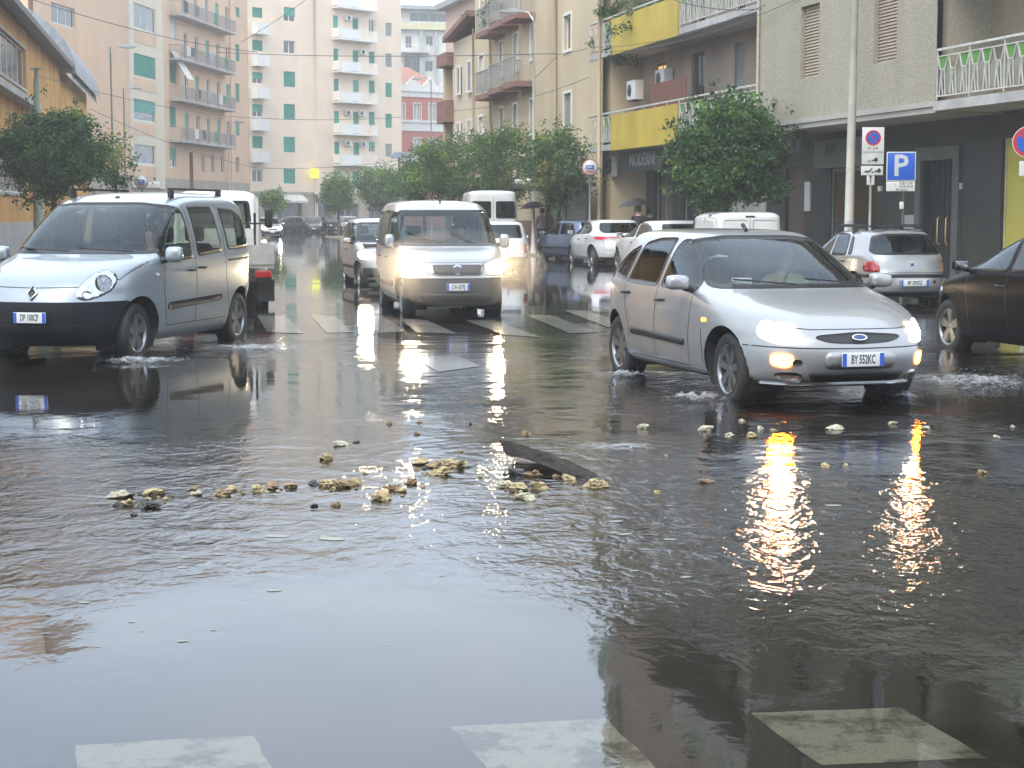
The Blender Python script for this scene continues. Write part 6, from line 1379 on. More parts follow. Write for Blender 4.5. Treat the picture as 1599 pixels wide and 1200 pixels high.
Y = 37.8; z1, z0_, z2, z3, z4 = zz(199, Y), zz(257, Y), zz(259.5, Y), zz(274, Y), zz(287, Y); w2 = .235
b = MB(); b.tube([(-.03, .03, 0), (-.03, .03, z1-.05)], .03, 10); b.build('pole', galv, rt)
b = MB(); b.bbox(-w2, w2, -.015, 0, z0_, z1, .004); pl = b.build('sign_plate', white_s, rt); no_parking(pl, 0, z1-.23, .165, -.022)
text_obj('0-24', .10, black_s, pl, (0, -.017, z1-.455), extrude=.001, sx=1.2); text_obj('ZONA RIMOZIONE', .06, black_s, pl, (0, -.017, z1-.54), extrude=.001, sx=.8)
def tow(bp, cx, cz, s):
    b = MB(); b.prism([(cx-s, cz-.2*s), (cx-.1*s, cz-.2*s), (cx-.1*s, cz+.05*s), (cx+.35*s, cz+.05*s), (cx+.4*s, cz+.42*s), (cx+.8*s, cz+.42*s), (cx+.95*s, cz+.1*s), (cx+s, cz-.2*s), (cx+s, cz-.3*s), (cx-s, cz-.3*s)], -.019, -.0165)
    for q in (-.65, .6): rot_disc(b, cx+q*s, cz-.33*s, .16*s, -.020, 14)
    b.build('tow_symbol', black_s, bp, fix=True)
tow(pl, 0, z0_+.10, .11)
b = MB(); b.bbox(-w2-.01, w2-.01, -.015, 0, z3, z2, .004); p2 = b.build('lower_plate', white_s, rt); tow(p2, .07, (z2+z3)/2, .11)
b = MB(); b.prism([(-.2, (z2+z3)/2-.03), (-.14, (z2+z3)/2+.0), (-.07, (z2+z3)/2), (-.02, (z2+z3)/2+.06), (.0, (z2+z3)/2+.05), (-.05, (z2+z3)/2-.03), (-.1, (z2+z3)/2-.05)], -.019, -.0165); b.build('car_symbol', black_s, p2, fix=True)
b = MB(); b.bbox(-.12, .045, -.015, 0, z4-.03, z3-.008, .004); p3 = b.build('arrow_plate', white_s, rt); zc_ = (z4+z3)/2+.02
b = MB(); b.prism([(-.05, zc_-.1), (-.025, zc_-.1), (-.025, zc_+.03), (.01, zc_+.0), (-.0375, zc_+.085), (-.085, zc_+.0), (-.05, zc_+.03)], -.019, -.0165); b.build('arrow', black_s, p3, fix=True)
Y = 36.6; rt, c = sign_root('parking_sign', 1405.5, Y, R(-10), 'square blue parking sign with a white P and an opening hours plate')
def zz(py, Y): return at(1405, py, Y).z-.13
z1, z0_, z3 = zz(237.5, Y), zz(283, Y), zz(299, Y); w2 = .30
b = MB(); b.tube([(.06, .04, 0), (.06, .04, z1-.1)], .03, 10); b.build('pole', mat('pole_dark', (.10, .11, .10), .6), rt)
b = MB(); b.bbox(-w2, w2, -.015, 0, z0_, z1, .006); pl = b.build('sign_plate', white_s, rt)
b = MB(); b.bbox(-w2+.018, w2-.018, -.019, -.0155, z0_+.018, z1-.018, .0015); b.build('blue_field', blue_s, pl)
text_obj('P', .62, mat('sign_grey_white', (.50, .52, .54), .4), pl, (-.01, -.0205, (z0_+z1)/2+.0), extrude=.0012, bold=.012)
b = MB(); b.bbox(-w2, w2-.01, -.015, 0, z3, z0_-.012, .005); p2 = b.build('hours_plate', white_s, rt); zc_ = (z3+z0_)/2
text_obj('8.00-13.00', .075, black_s, p2, (.11, -.017, zc_+.055), extrude=.001, sx=.85, bold=.001); text_obj('16.00-20.00', .075, black_s, p2, (.11, -.017, zc_-.01), extrude=.001, sx=.8, bold=.001); text_obj('30 minuti', .065, black_s, p2, (.02, -.017, zc_-.075), extrude=.001, bold=.001)
b = MB(); b.bar((-.24, -.018, zc_+.0), (-.20, -.018, zc_+.07), .012, .003); b.bar((-.14, -.018, zc_-.0), (-.10, -.018, zc_+.07), .012, .003); b.bar((-.10, -.018, zc_+.0), (-.14, -.018, zc_+.07), .012, .003); b.build('hammers_symbol', black_s, p2)
b = MB(); zc_ = zz(321, Y); b.bbox(-.02, .07, -.02, .0, zc_-.08, zc_+.08, .02); b.build('sticker', white_s, rt)
Y = 33; rt, c = sign_root('parking_sign', 1603, Y, R(-12), 'round no parking sign with a red ring cut by the right edge of the photograph')
z1 = at(1603, 222, Y).z-.13; b = MB(); b.tube([(0, .03, 0), (0, .03, z1+.1)], .03, 10); b.build('pole', galv, rt); b = MB(); rot_disc(b, 0, z1, .30, -.012, 36); pl = b.build('sign_plate', white_s, rt); no_parking(pl, 0, z1, .285, -.017)
b = MB(); b.bbox(-.16, .16, -.015, 0, z1-.64, z1-.36, .005); b.build('lower_plate', white_s, rt)
# bus stop signs
def stop_sign(px, py, Y, r, label, board=False, z0=.13, poleh=True):
    rt, c = sign_root('bus_stop_sign', px, Y, 0, label, 'sign', z0); z1 = at(px, py, Y).z-z0
    b = MB(); b.tube([(0, .06, 0), (0, .06, z1+.1)], .035, 10); b.build('pole', galv, rt); b = MB(); b.lathe([(0, -.03), (r, -.03), (r*1.02, 0), (r, .03), (0, .03)], 32, 'y', (0, 0, z1)); pl = b.build('sign_disc', white_s, rt)
    b = MB(); b.lathe([(r*.92, -.034), (r*1.03, -.034), (r*1.03, .0), (r*.92, -.0)], 32, 'y', (0, 0, z1)); b.build('rim', mat('rim_red', (.35, .05, .04), .5) if not board else galv, pl)
    b = MB(); b.bbox(-r*.5, r*.5, -.04, -.031, z1-.06, z1+r*.28, .004); lo = b.build('logo', blue_s, pl); b = MB(); b.lathe([(r*.06, -.045), (r*.15, -.045)], 14, 'y', (-r*.2, 0, z1+r*.04), 0, False); b.box(-r*.02, r*.28, -.045, -.0405, z1+r*.0, z1+r*.1); b.build('logo_mark', white_s, lo)
    b = MB(); b.box(-r*.45, r*.5, -.04, -.032, z1-r*.5, z1-r*.38); b.build('red_line', red_s, pl)
    if board: b = MB(); b.bbox(r*.6, r*2.8, -.03, .03, z1-r*1.0, z1-r*.1, .02); b.build('name_board', white_s, rt)
stop_sign(921, 262, 57.5, .27, 'round white bus stop sign with a red rim and blue logo on the right side')
stop_sign(222, 284, 54, .21, 'white bus stop sign with a side board above the roof of the family van', True)
# ------------------------------------------------------------------ bus shelter
P0 = on_n(915, 17.0); P1 = on_n(852, 17.0); fs_ = Fac(P1, P0); e = empty('bus_shelter', (fs_.A.x, fs_.A.y, .13), fs_.rz, 'dark framed glass bus shelter behind the blue grey hatchback', 'bus shelter'); L = fs_.L; dk = mat('shelter_frame', (.05, .055, .06), .45)
b = MB(); b.bbox(-.2, L+.2, -1.2, .3, 2.42, 2.56, .03); b.build('roof', dk, e)
for x in (0, L*.5, L): b = MB(); b.box(x-.05, x+.05, .0, .1, 0, 2.42); b.build('post', dk, e)
b = MB(); b.box(.06, L*.5-.06, .03, .05, .3, 2.3); b.box(L*.5+.06, L-.06, .03, .05, .3, 2.3); b.build('glass_panel', glassmat('shelter_glass', (.55, .6, .62), .10), e)
b = MB(); b.bbox(.4, L-.4, -.45, -.1, .45, .5, .01); b.build('bench', galv, e)
b = MB(); b.bbox(.1, 2.2, -1.22, -1.14, 2.58, 2.76, .01); b.build('name_board', winwhite, e)
# ------------------------------------------------------------------ people
skin = mat('skin', (.42, .26, .19), .55, var=.05, sub=.05); hairm = mat('hair_dark', (.02, .015, .012), .6)
def person(x, y, rz, label, top, legs, z0=.13, h=1.70, arm_up=True, bag=None):
    root = empty('person', (x, y, z0), rz, label, 'person'); k = h/1.75
    def skinned(name, V, E, Rr, m, lv=2):
        me = bpy.data.meshes.new(name); me.from_pydata([(a*k, b_*k, c_*k) for a, b_, c_ in V], E, []); o = bpy.data.objects.new(name, me); COL.objects.link(o)
        md = o.modifiers.new('s', 'SKIN'); sv = me.skin_vertices[0].data
        for i, r_ in enumerate(Rr): sv[i].radius = ((r_ if isinstance(r_, tuple) else (r_, r_))[0]*k, (r_ if isinstance(r_, tuple) else (r_, r_))[1]*k); sv[i].use_root = (i == 0)
        md2 = o.modifiers.new('u', 'SUBSURF'); md2.levels = lv; md2.render_levels = lv
        dg = bpy.context.evaluated_depsgraph_get(); nm = bpy.data.meshes.new_from_object(o.evaluated_get(dg)); bpy.data.objects.remove(o)
        nm.materials.clear(); nm.materials.append(m)
        for p in nm.polygons: p.use_smooth = True
        q = bpy.data.objects.new(name, nm); COL.objects.link(q); q.parent = root; return q
    hx, hy, hz = (.22, -.26, 1.22) if arm_up else (.26, -.04, .82)
    V = [(0, 0, .98), (0, .0, 1.22), (0, .01, 1.42), (0, 0, 1.50), (0, -.01, 1.56), (0, -.015, 1.66), (0, -.01, 1.74),
         (.10, 0, .93), (.11, -.04, .50), (.11, .02, .09), (.11, -.12, .03), (-.10, 0, .93), (-.11, .05, .50), (-.12, .10, .09), (-.12, -.04, .03),
         (.19, 0, 1.40), (.25, -.02, 1.14), (hx, hy, hz), (hx-.02, hy-.06, hz+.05), (-.19, 0, 1.40), (-.25, .02, 1.13), (-.25, -.08, .88), (-.25, -.12, .80)]
    E = [(0, 1), (1, 2), (2, 3), (3, 4), (4, 5), (5, 6), (0, 7), (7, 8), (8, 9), (9, 10), (0, 11), (11, 12), (12, 13), (13, 14), (2, 15), (15, 16), (16, 17), (17, 18), (2, 19), (19, 20), (20, 21), (21, 22)]
    Rr = [(.15, .11), (.145, .10), (.13, .085), .05, .055, (.085, .10), (.06, .07), .085, .06, .042, .035, .085, .06, .042, .035, .055, .045, .032, .03, .055, .045, .032, .03]
    skinned('body', V, E, Rr, skin)
    J = [(0, 0, .88), (0, 0, 1.0), (0, 0, 1.22), (0, .01, 1.43), (.19, 0, 1.40), (.25, -.02, 1.14), (hx, hy, hz), (-.19, 0, 1.40), (-.25, .02, 1.13), (-.25, -.07, .90)]
    skinned('jacket', J, [(0, 1), (1, 2), (2, 3), (3, 4), (4, 5), (5, 6), (3, 7), (7, 8), (8, 9)], [(.19, .14), (.18, .13), (.175, .13), (.14, .10), .07, .06, .045, .07, .06, .045], top)
    skinned('trousers', [(0, 0, .95), (.10, 0, .90), (.11, -.04, .50), (.11, .02, .14), (-.10, 0, .90), (-.11, .05, .50), (-.12, .10, .14)], [(0, 1), (1, 2), (2, 3), (0, 4), (4, 5), (5, 6)], [(.16, .12), .105, .075, .06, .105, .075, .06], legs)
    b = MB(); b.lathe([(.0, 1.79), (.07, 1.775), (.10, 1.71), (.10, 1.62), (.085, 1.58)], 14, 'z', (0, .02, 0)); b.v = [(a*k, b_*k, c_*k) for a, b_, c_ in b.v]; b.build('hair', hairm, root)
    b = MB(); b.tube([(0, -.115*k, 1.66*k), (0, -.135*k, 1.63*k)], [.008, .015], 6); b.build('nose', skin, root)
    hw3 = root.matrix_basis @ Vector((hx*k, hy*k, hz*k)); return root, hw3
def umbrella(p, label, m, tilt=0, r=.52, up=.78):
    root = empty('umbrella', tuple(p), R(30), label, 'umbrella'); root.rotation_euler = (R(tilt), R(-6), R(20)); b = MB(); b.tube([(0, 0, -.12), (0, 0, up+.02), (0, 0, up+.07)], [.008, .007, .003], 6); b.build('shaft', darkg, root)
    b = MB(); n = 8; rings = 6; V = [(0, 0, up)]
    for i in range(1, rings+1):
        t = i/rings
        for j in range(n*3):
            a = 2*math.pi*j/(n*3); rr = r*t*(1-(.05 if j % 3 else 0)*t); zz_ = up-.24*t**1.9+(.012*t if j % 3 else 0); V.append((rr*math.cos(a), rr*math.sin(a), zz_))
    K = n*3; F_ = [(0, 1+j, 1+(j+1) % K) for j in range(K)]+[(1+(i-1)*K+j, 1+i*K+j, 1+i*K+(j+1) % K, 1+(i-1)*K+(j+1) % K) for i in range(1, rings) for j in range(K)]
    b.add(V, F_, smooth=True); b.build('canopy', m, root)
    b = MB(); b.tube([(0, 0, -.12), (0, .0, -.17), (.02, 0, -.2), (.04, 0, -.17)], .01, 6); b.build('handle', wood, root)
blk = mat('jacket_black', (.015, .016, .02), .8, var=.2); grn = mat('jacket_pink_grey', (.30, .20, .20), .85); trs = mat('trousers_dark', (.03, .03, .04), .85); umb = mat('umbrella_black', (.012, .012, .013), .5)
c = at(997, 335, 54); p, hnd = person(c.x, 54, R(150), 'person in a dark coat walking under a black umbrella beyond the white parked cars', blk, trs, h=1.72); umbrella(hnd, 'black umbrella held beyond the white parked cars in front of the dark shop', umb)
c = at(1014, 335, 54.6); person(c.x, 54.6, R(170), 'person in black with no umbrella beside the one under the umbrella', blk, trs, h=1.66, arm_up=False)
c = at(846, 335, 66); p, hnd = person(c.x, 65.3, R(-160), 'person in a pinkish jacket under an umbrella by the white lamp post', grn, trs, h=1.68); umbrella(hnd, 'black umbrella held beside the white lamp post at the bus shelter', umb)
def driver(car, yy, zz_, xx, label, top):
    root = empty('person', (0, 0, 0), 0, label, 'person'); M_ = Matrix.Translation(car.location) @ car.rotation_euler.to_matrix().to_4x4() @ Matrix.Scale(car.scale[0], 4)
    root.location = M_ @ Vector((xx, yy, zz_)); root.rotation_euler = (0, 0, car.rotation_euler.z+math.pi/2)
    def sk(name, V, E, Rr, m):
        me = bpy.data.meshes.new(name); me.from_pydata(V, E, []); o = bpy.data.objects.new(name, me); COL.objects.link(o); o.modifiers.new('s', 'SKIN'); sv = me.skin_vertices[0].data
        for i, r_ in enumerate(Rr): sv[i].radius = r_ if isinstance(r_, tuple) else (r_, r_); sv[i].use_root = (i == 0)
        u = o.modifiers.new('u', 'SUBSURF'); u.levels = 2; dg = bpy.context.evaluated_depsgraph_get(); nm = bpy.data.meshes.new_from_object(o.evaluated_get(dg)); bpy.data.objects.remove(o); nm.materials.clear(); nm.materials.append(m)
        for p in nm.polygons: p.use_smooth = True
        q = bpy.data.objects.new(name, nm); COL.objects.link(q); q.parent = root
    # faces local -y, seated
    sk('body', [(0, 0, 0), (0, .06, .28), (0, .08, .48), (0, .06, .56), (0, .04, .62), (0, .03, .72), (0, .04, .79), (.10, -.40, .06), (-.10, -.40, .06), (.12, -.55, -.2), (-.12, -.55, -.2), (.19, .06, .45), (.24, -.10, .24), (.15, -.36, .32), (-.19, .06, .45), (-.24, -.10, .24), (-.15, -.36, .32)],
       [(0, 1), (1, 2), (2, 3), (3, 4), (4, 5), (5, 6), (0, 7), (0, 8), (7, 9), (8, 10), (2, 11), (11, 12), (12, 13), (2, 14), (14, 15), (15, 16)], [(.15, .11), (.14, .1), (.12, .08), .05, .055, (.08, .095), (.06, .07), .075, .075, .05, .05, .05, .042, .035, .05, .042, .035], skin)
    sk('jacket', [(0, .02, .04), (0, .06, .28), (0, .08, .49), (.19, .06, .45), (.24, -.10, .24), (.16, -.32, .31), (-.19, .06, .45), (-.24, -.10, .24), (-.16, -.32, .31)], [(0, 1), (1, 2), (2, 3), (3, 4), (4, 5), (2, 6), (6, 7), (7, 8)], [(.18, .14), (.175, .13), (.14, .1), .07, .06, .045, .07, .06, .045], top)
    b = MB(); b.lathe([(.0, .85), (.07, .835), (.098, .77), (.098, .70), (.08, .65)], 14, 'z', (0, .065, 0)); b.build('hair', hairm, root)
by = {o.get('label', '')[:22]: o for o in bpy.data.objects if o.parent is None}
driver(by['silver five door hatch'], .36, .50, .0, 'driver at the wheel of the silver hatchback with orange indicators', mat('jacket_olive', (.22, .22, .07), .85))
driver(by['pale silver van with b'], .36, .62, .1, 'driver at the wheel of the pale silver van with blazing headlights', blk)
driver(by['blue silver family van'], .38, .62, .1, 'driver at the wheel of the blue silver family van', blk)
# ------------------------------------------------------------------ overhead wires
wirem = mat('cable', (.09, .09, .09), .6, var=0)
for p_, q_, sg, r_, lb in (((45, -2, 60), (402, 82, 80), .25, .016, 'cable slanting down from the top left corner across the salmon block'), ((340, 82, 100), (868, 84, 63), .15, .018, 'straight horizontal cable running to the tan row at balcony height'),
                     ((60, 119, 66), (402, 185, 100), .3, .014, 'thin cable leaving the green pole on the ochre building'), ((140, 170, 90), (402, 262, 130), .4, .018, 'low cable sloping in front of the salmon block windows'),
                     ((376, 66, 110), (480, -2, 110), .1, .018, 'cable rising steeply in front of the cream block'), ((707, 173, 80), (920, 121, 61), .25, .012, 'cable rising along the tan row to the white wall'),
                     ((868, 86, 63), (918, 76, 61), .02, .012, 'short cable at the right end of the tan row'), ((640, 232, 110), (868, 90, 63), .9, .012, 'slack cable climbing from the cream block to the tan row'),
                     ((390, 184, 140), (628, 183, 140), .2, .022, 'level cable crossing the middle of the cream block'), ((392, 262, 140), (628, 250, 140), .3, .02, 'lowest cable crossing the cream block'),
                     ((923, 74, 58), (1195, 8, 45), .3, .011, 'upper cable crossing the top yellow panel'), ((923, 82, 58), (1250, -4, 44), .35, .010, 'lower cable crossing the top yellow panel'),
                     ((1040, -4, 50), (1190, 14, 45), .15, .014, 'cable looping at the top of the pebbledash corner')):
    a, c = at(*p_), at(*q_); b = MB(); b.tube([tuple(a.lerp(c, t)-Vector((0, 0, 4*sg*t*(1-t)))) for t in np.linspace(0, 1, 17)], r_, 5); tag(b.build('overhead_cable', wirem), lb, 'cable')
# ------------------------------------------------------------------ rubble in the water
concm = mat('rubble_tan', (.40, .32, .18), .9, var=.4, vscale=14, bump=.006, bscale=60, detail=8); palem = mat('rubble_pale', (.42, .39, .29), .85, var=.4, vscale=14, bump=.005, bscale=60); darkm = mat('rubble_dark', (.055, .05, .045), .5, var=.4, vscale=20, bump=.005, bscale=60); brm = mat('rubble_brown', (.24, .17, .09), .7, var=.4, vscale=16, bump=.006, bscale=60)
def rock(px, py, wpx, m, label, seed, flat=.55, deep=.75, group=None, big=False):
    p = G(px, py+wpx*.10, WZ); w_ = wpx/2700*p.y; rng = random.Random(seed*7+1); bm = bmesh.new(); bmesh.ops.create_icosphere(bm, subdivisions=3, radius=.5)
    of = Vector((rng.uniform(0, 50), rng.uniform(0, 50), 0))
    for v in bm.verts:
        d = v.co.copy(); n1 = noise.noise(d*2.2+of); n2 = noise.noise(d*5+of); n3 = noise.noise(d*12+of); cell = noise.cell(d*3.2+of)
        v.co = d*(1+.55*n1+.42*n2+.20*n3+.22*(cell-.5)); v.co.x *= w_; v.co.y *= w_*deep; v.co.z = max(v.co.z, -.32)*w_*flat
    me = bpy.data.meshes.new('rubble_stone'); bm.to_mesh(me); bm.free(); me.materials.append(m)
    for f in me.polygons: f.use_smooth = (f.index % 5 == 0)
    o = bpy.data.objects.new('rubble_stone', me); COL.objects.link(o); o.location = (p.x, p.y, WZ+w_*flat*.18); o.rotation_euler = (rng.uniform(-.2, .2), rng.uniform(-.2, .2), rng.uniform(0, 6.28) if w_ < .1 else rng.uniform(-.4, .4))
    tag(o, label, 'stone', group); return o
T, Pa, D_, B_ = concm, palem, darkm, brm
GR = 'rubble scattered across the flooded junction'
rk = [(238, 769, 34, T, 'tan stone of the leftmost group, upper right in it'), (190, 771, 46, Pa, 'very flat pale stone at the left end of the rubble line'), (182, 788, 15, D_, 'small dark stone at the far left of the rubble line'), (200, 786, 24, T, 'tan stone between two dark ones at the far left'),
      (232, 789, 34, D_, 'long dark stone below the leftmost tan stone'), (208, 803, 15, D_, 'tiny dark stone lowest at the far left'), (303, 764, 17, B_, 'small brown lump on top of a pale chip, second group from the left'), (308, 771, 20, Pa, 'pale chip under the small brown lump'),
      (348, 770, 30, B_, 'brown stone, third group from the left'), (364, 764, 20, T, 'little tan stone leaning on the brown one'), (405, 764, 28, T, 'rough tan stone left in the pair right of the brown stone'), (426, 760, 26, B_, 'rough brownish stone right in the pair right of the brown stone'), (456, 758, 24, T, 'smooth tan stone just left of the black lump'),
      (490, 755, 20, D_, 'black lump at the left end of the long middle clump'), (513, 755, 30, T, 'tan stone right against the black lump'), (535, 758, 30, B_, 'brown stone in the middle clump'), (555, 753, 26, T, 'tan stone at the right end of the middle clump'), (490, 790, 13, D_, 'small grey stone below the black lump'), (524, 788, 17, B_, 'small brown stone below the middle clump'),
      (535, 693, 28, Pa, 'flat pale stone far back beside a black pebble'), (556, 690, 13, D_, 'black pebble beside the flat pale stone far back'), (510, 715, 24, T, 'tan stone alone between the middle clump and the far pale stone'), (597, 776, 38, T, 'long tan stone pointing lower left, in front of the ochre heap'),
      (612, 762, 26, B_, 'brown stone on the long tan one'), (641, 753, 24, B_, 'brown stone just below the biggest heap'), (627, 766, 18, T, 'tan stone linking the long stone and the brown one'), (656, 722, 26, T, 'leftmost stone of the biggest heap'), (680, 727, 28, B_, 'brownish stone in the middle of the biggest heap'), (688, 738, 34, T, 'large tan stone at the front of the biggest heap'),
      (714, 726, 32, T, 'upright tan stone at the right end of the biggest heap'), (700, 722, 24, T, 'tan stone behind the large one in the biggest heap'), (786, 757, 28, Pa, 'left stone of the heap below the slab'), (812, 762, 36, T, 'middle stone of the heap below the slab'), (842, 760, 30, T, 'right stone of the heap below the slab'), (813, 774, 32, Pa, 'flat pale stone under the heap below the slab'), (828, 779, 22, Pa, 'lowest pale stone under the heap below the slab'),
      (888, 747, 22, T, 'tan stone leaning against the foot of the slab'), (868, 744, 16, B_, 'brown stone half under the slab'), (930, 757, 36, T, 'bright tan stone at the right tip of the slab'), (1026, 769, 14, T, 'small cube like stone right of the slab tip'),
      (822, 677, 17, B_, 'small brown stone behind the raised end of the slab'), (1003, 667, 18, Pa, 'pale stone between the slab and the front wheel of the hatchback'), (1101, 670, 22, Pa, 'pale stone in front of the hatchback wheel splash'), (1139, 679, 22, Pa, 'flat pale stone right of the one in front of the splash'), (1173, 681, 22, T, 'tan stone below the pair under the orange indicator'),
      (1187, 669, 14, Pa, 'pale stone left in the pair under the orange indicator'), (1208, 673, 13, T, 'tan stone right in the pair under the orange indicator'), (1305, 668, 28, Pa, 'thin flat stone under the number plate of the hatchback'), (1103, 751, 24, B_, 'flat brown stone alone in open water under the orange reflection'), (806, 737, 26, D_, 'dark wet stone propping up the raised end of the slab'), (832, 741, 24, B_, 'brown stone under the middle of the slab'), (1288, 727, 16, T, 'left of two small tan stones between the two bright reflections'), (1320, 726, 11, T, 'right of two small tan stones between the two bright reflections')]
for i, (px, py, w_, m, lb) in enumerate(rk): rock(px, py, w_*1.0, m, lb, i, flat=.30 if 'flat' in lb else .5, group=GR)
for i, (px, py, w_, m) in enumerate(((608, 661, 13, T), (655, 659, 12, T), (651, 678, 12, B_), (735, 662, 9, D_), (1158, 658, 11, Pa), (1393, 661, 12, Pa), (1446, 669, 13, Pa), (1555, 683, 12, Pa), (1581, 666, 8, Pa), (1533, 738, 16, B_), (985, 700, 8, Pa), (1040, 712, 7, T), (720, 705, 8, T), (570, 740, 9, B_), (660, 760, 9, T), (750, 745, 8, T), (380, 770, 9, T), (270, 775, 8, B_))):
    rock(px, py, w_, m, 'small pebble of rubble lying in the flood water', 100+i, group='small pebbles of rubble')
rng = random.Random(5)
for i, (cx_, cy_, sx_, sy_, k_) in enumerate(((240, 778, 30, 9, 7), (355, 768, 16, 5, 5), (425, 766, 26, 6, 8), (530, 760, 34, 6, 9), (605, 768, 28, 9, 8), (685, 732, 32, 9, 10), (815, 766, 34, 8, 9), (900, 752, 24, 5, 5))):
    for j in range(k_): rock(rng.gauss(cx_, sx_*.6), rng.gauss(cy_, sy_*.6), rng.uniform(4, 10), rng.choice((T, T, B_, Pa, D_)), 'small pebble of rubble lying in the flood water', 200+i*20+j, group='small pebbles of rubble')
# tilted broken slab
slabd = mat('slab_brown', (.034, .027, .022), .75, var=.4, vscale=12, bump=.008, bscale=40, detail=8)
bm = bmesh.new(); N_ = 16; ty = [(778, 687), (790, 688), (815, 695), (841, 703), (866, 712), (890, 721), (915, 732), (940, 745)]
C0 = G(793, 729, WZ); rows = []
for i in range(N_+1):
    t = i/N_; tx = 778+162*t; tyy = float(np.interp(tx, [p[0] for p in ty], [p[1] for p in ty])); Bp = G(793+144*t, 729+19.5*t, WZ); w1 = noise.noise(Vector((t*9, 0, 1)))*.012; w2 = noise.noise(Vector((t*21, 3, 1)))*.008
    Tp = at(tx, tyy, Bp.y+.09); dn = Vector((0, 0, -.07)); q = []
    Lo = Bp.lerp(Tp, max(0, 1-.085/max(.02, Tp.z-Bp.z)))+(dn if Tp.z-Bp.z < .09 else Vector((.012, .0, 0)))
    for f in (0, .25, .5, .75, 1): p = Lo.lerp(Tp, f); q.append(p+Vector((0, w1*(1-f)+noise.noise(Vector((t*14, f*6, 5)))*.014, w2*f)))
    for f in (0, .5, 1): q.append(Tp.lerp(Tp+Vector((.05, .20, -.055)), .12+.88*f)+Vector((0, 0, noise.noise(Vector((t*12, f*5, 9)))*.012)))
    q.append(Lo+Vector((.05, .26, -.05))); rows.append([bm.verts.new(p-C0) for p in q])
n = len(rows[0])
for k in range(N_):
    for i in range(n): bm.faces.new((rows[k][i], rows[k][(i+1) % n], rows[k+1][(i+1) % n], rows[k+1][i]))
bm.faces.new(rows[0][::-1]); bm.faces.new(rows[-1]); bmesh.ops.recalc_face_normals(bm, faces=bm.faces)
me = bpy.data.meshes.new('broken_slab'); bm.to_mesh(me); bm.free(); me.materials.append(slabd); o = bpy.data.objects.new('broken_slab', me); COL.objects.link(o); o.location = C0
tag(o, 'long dark slab of broken road surface tilted out of the flood water', 'slab')
# ------------------------------------------------------------------ splashes and foam
def foam_mat():
    m = bpy.data.materials.new('foam'); t, n, l = nodes_of(m); b = n['Principled BSDF']; o = n['Material Output']; b.inputs['Base Color'].default_value = (.62, .64, .65, 1); b.inputs['Roughness'].default_value = .25
    g = n.new('ShaderNodeNewGeometry'); x = n.new('ShaderNodeTexNoise'); x.inputs['Scale'].default_value = 16; x.inputs['Detail'].default_value = 6; x.inputs['Distortion'].default_value = 1.5; l.new(g.outputs['Position'], x.inputs['Vector'])
    at_ = n.new('ShaderNodeAttribute'); at_.attribute_name = 'foam'; ad = n.new('ShaderNodeMath'); ad.operation = 'MULTIPLY_ADD'; ad.inputs[1].default_value = .55; l.new(at_.outputs['Fac'], ad.inputs[0]); l.new(x.outputs['Fac'], ad.inputs[2])
    r_ = n.new('ShaderNodeMapRange'); r_.inputs['From Min'].default_value = .72; r_.inputs['From Max'].default_value = 1.2; r_.inputs['To Max'].default_value = .62; l.new(ad.outputs[0], r_.inputs['Value'])
    tr_ = n.new('ShaderNodeBsdfTransparent'); ms = n.new('ShaderNodeMixShader'); l.new(r_.outputs[0], ms.inputs[0]); l.new(tr_.outputs[0], ms.inputs[1]); l.new(b.outputs[0], ms.inputs[2]); l.new(ms.outputs[0], o.inputs[0]); return m
foam = foam_mat(); wdrop = glassmat('water_drop', (.9, .92, .93), .25, 1.33)
def splash(px, py, wx, wy, h, seed, label, drops=40, ang=0, lift=.5):
    h *= .9; wx *= 1.2
    p = G(px, py, WZ); rng = random.Random(seed); nx, ny = 56, 40; V = []; A = []
    for j in range(ny+1):
        for i in range(nx+1):
            u, v = i/nx*2-1, j/ny*2-1; r_ = math.hypot(u, v); f = max(0, 1-r_)**.6 if r_ < 1 else 0
            q = Vector((u*wx*7, v*wy*9, seed)); rg = abs(noise.noise(q))*1.6+abs(noise.noise(q*2.3))*.8; z = h*f*(rg*.75+.15)*math.exp(-2.2*(u*u*.5+v*v)); V.append((u*wx, v*wy, .004+z)); A.append(min(1, f*(.35+z/h)))
    b = MB(); b.add(V, [(j*(nx+1)+i, j*(nx+1)+i+1, (j+1)*(nx+1)+i+1, (j+1)*(nx+1)+i) for j in range(ny) for i in range(nx)], smooth=True); root = b.build('splash', foam, None, (p.x, p.y, WZ))
    at_ = root.data.attributes.new('foam', 'FLOAT', 'POINT'); at_.data.foreach_set('value', A); root.rotation_euler = (0, 0, ang)
    tag(root, label, 'splash', kind='stuff')
    d = MB()
    for _ in range(drops):
        x, y, z = rng.gauss(0, wx*.35), rng.gauss(0, wy*.3), abs(rng.gauss(0, h*lift*1.3))+.01; s = rng.uniform(.0015, .005)
        d.add([(x+s, y, z), (x-s, y, z), (x, y+s, z), (x, y-s, z), (x, y, z+s*1.4), (x, y, z-s)], [(0, 2, 4), (2, 1, 4), (1, 3, 4), (3, 0, 4), (2, 0, 5), (1, 2, 5), (3, 1, 5), (0, 3, 5)], smooth=True)
    o = d.build('droplets', wdrop, root); o['kind'] = 'stuff'
splash(1090, 626, .34, .42, .11, 1, 'white bow splash at the near front wheel of the silver hatchback', 80)
splash(975, 588, .30, .45, .07, 2, 'small splash at the rear wheel of the silver hatchback', 40)
splash(1412, 622, .22, .3, .07, 3, 'small foam at the far front corner of the silver hatchback', 30)
splash(1520, 600, .95, 1.5, .10, 4, 'broad churned wake below the black car', 160)
splash(230, 566, .75, .7, .08, 5, 'foam and ripples around the front wheel of the family van', 90)
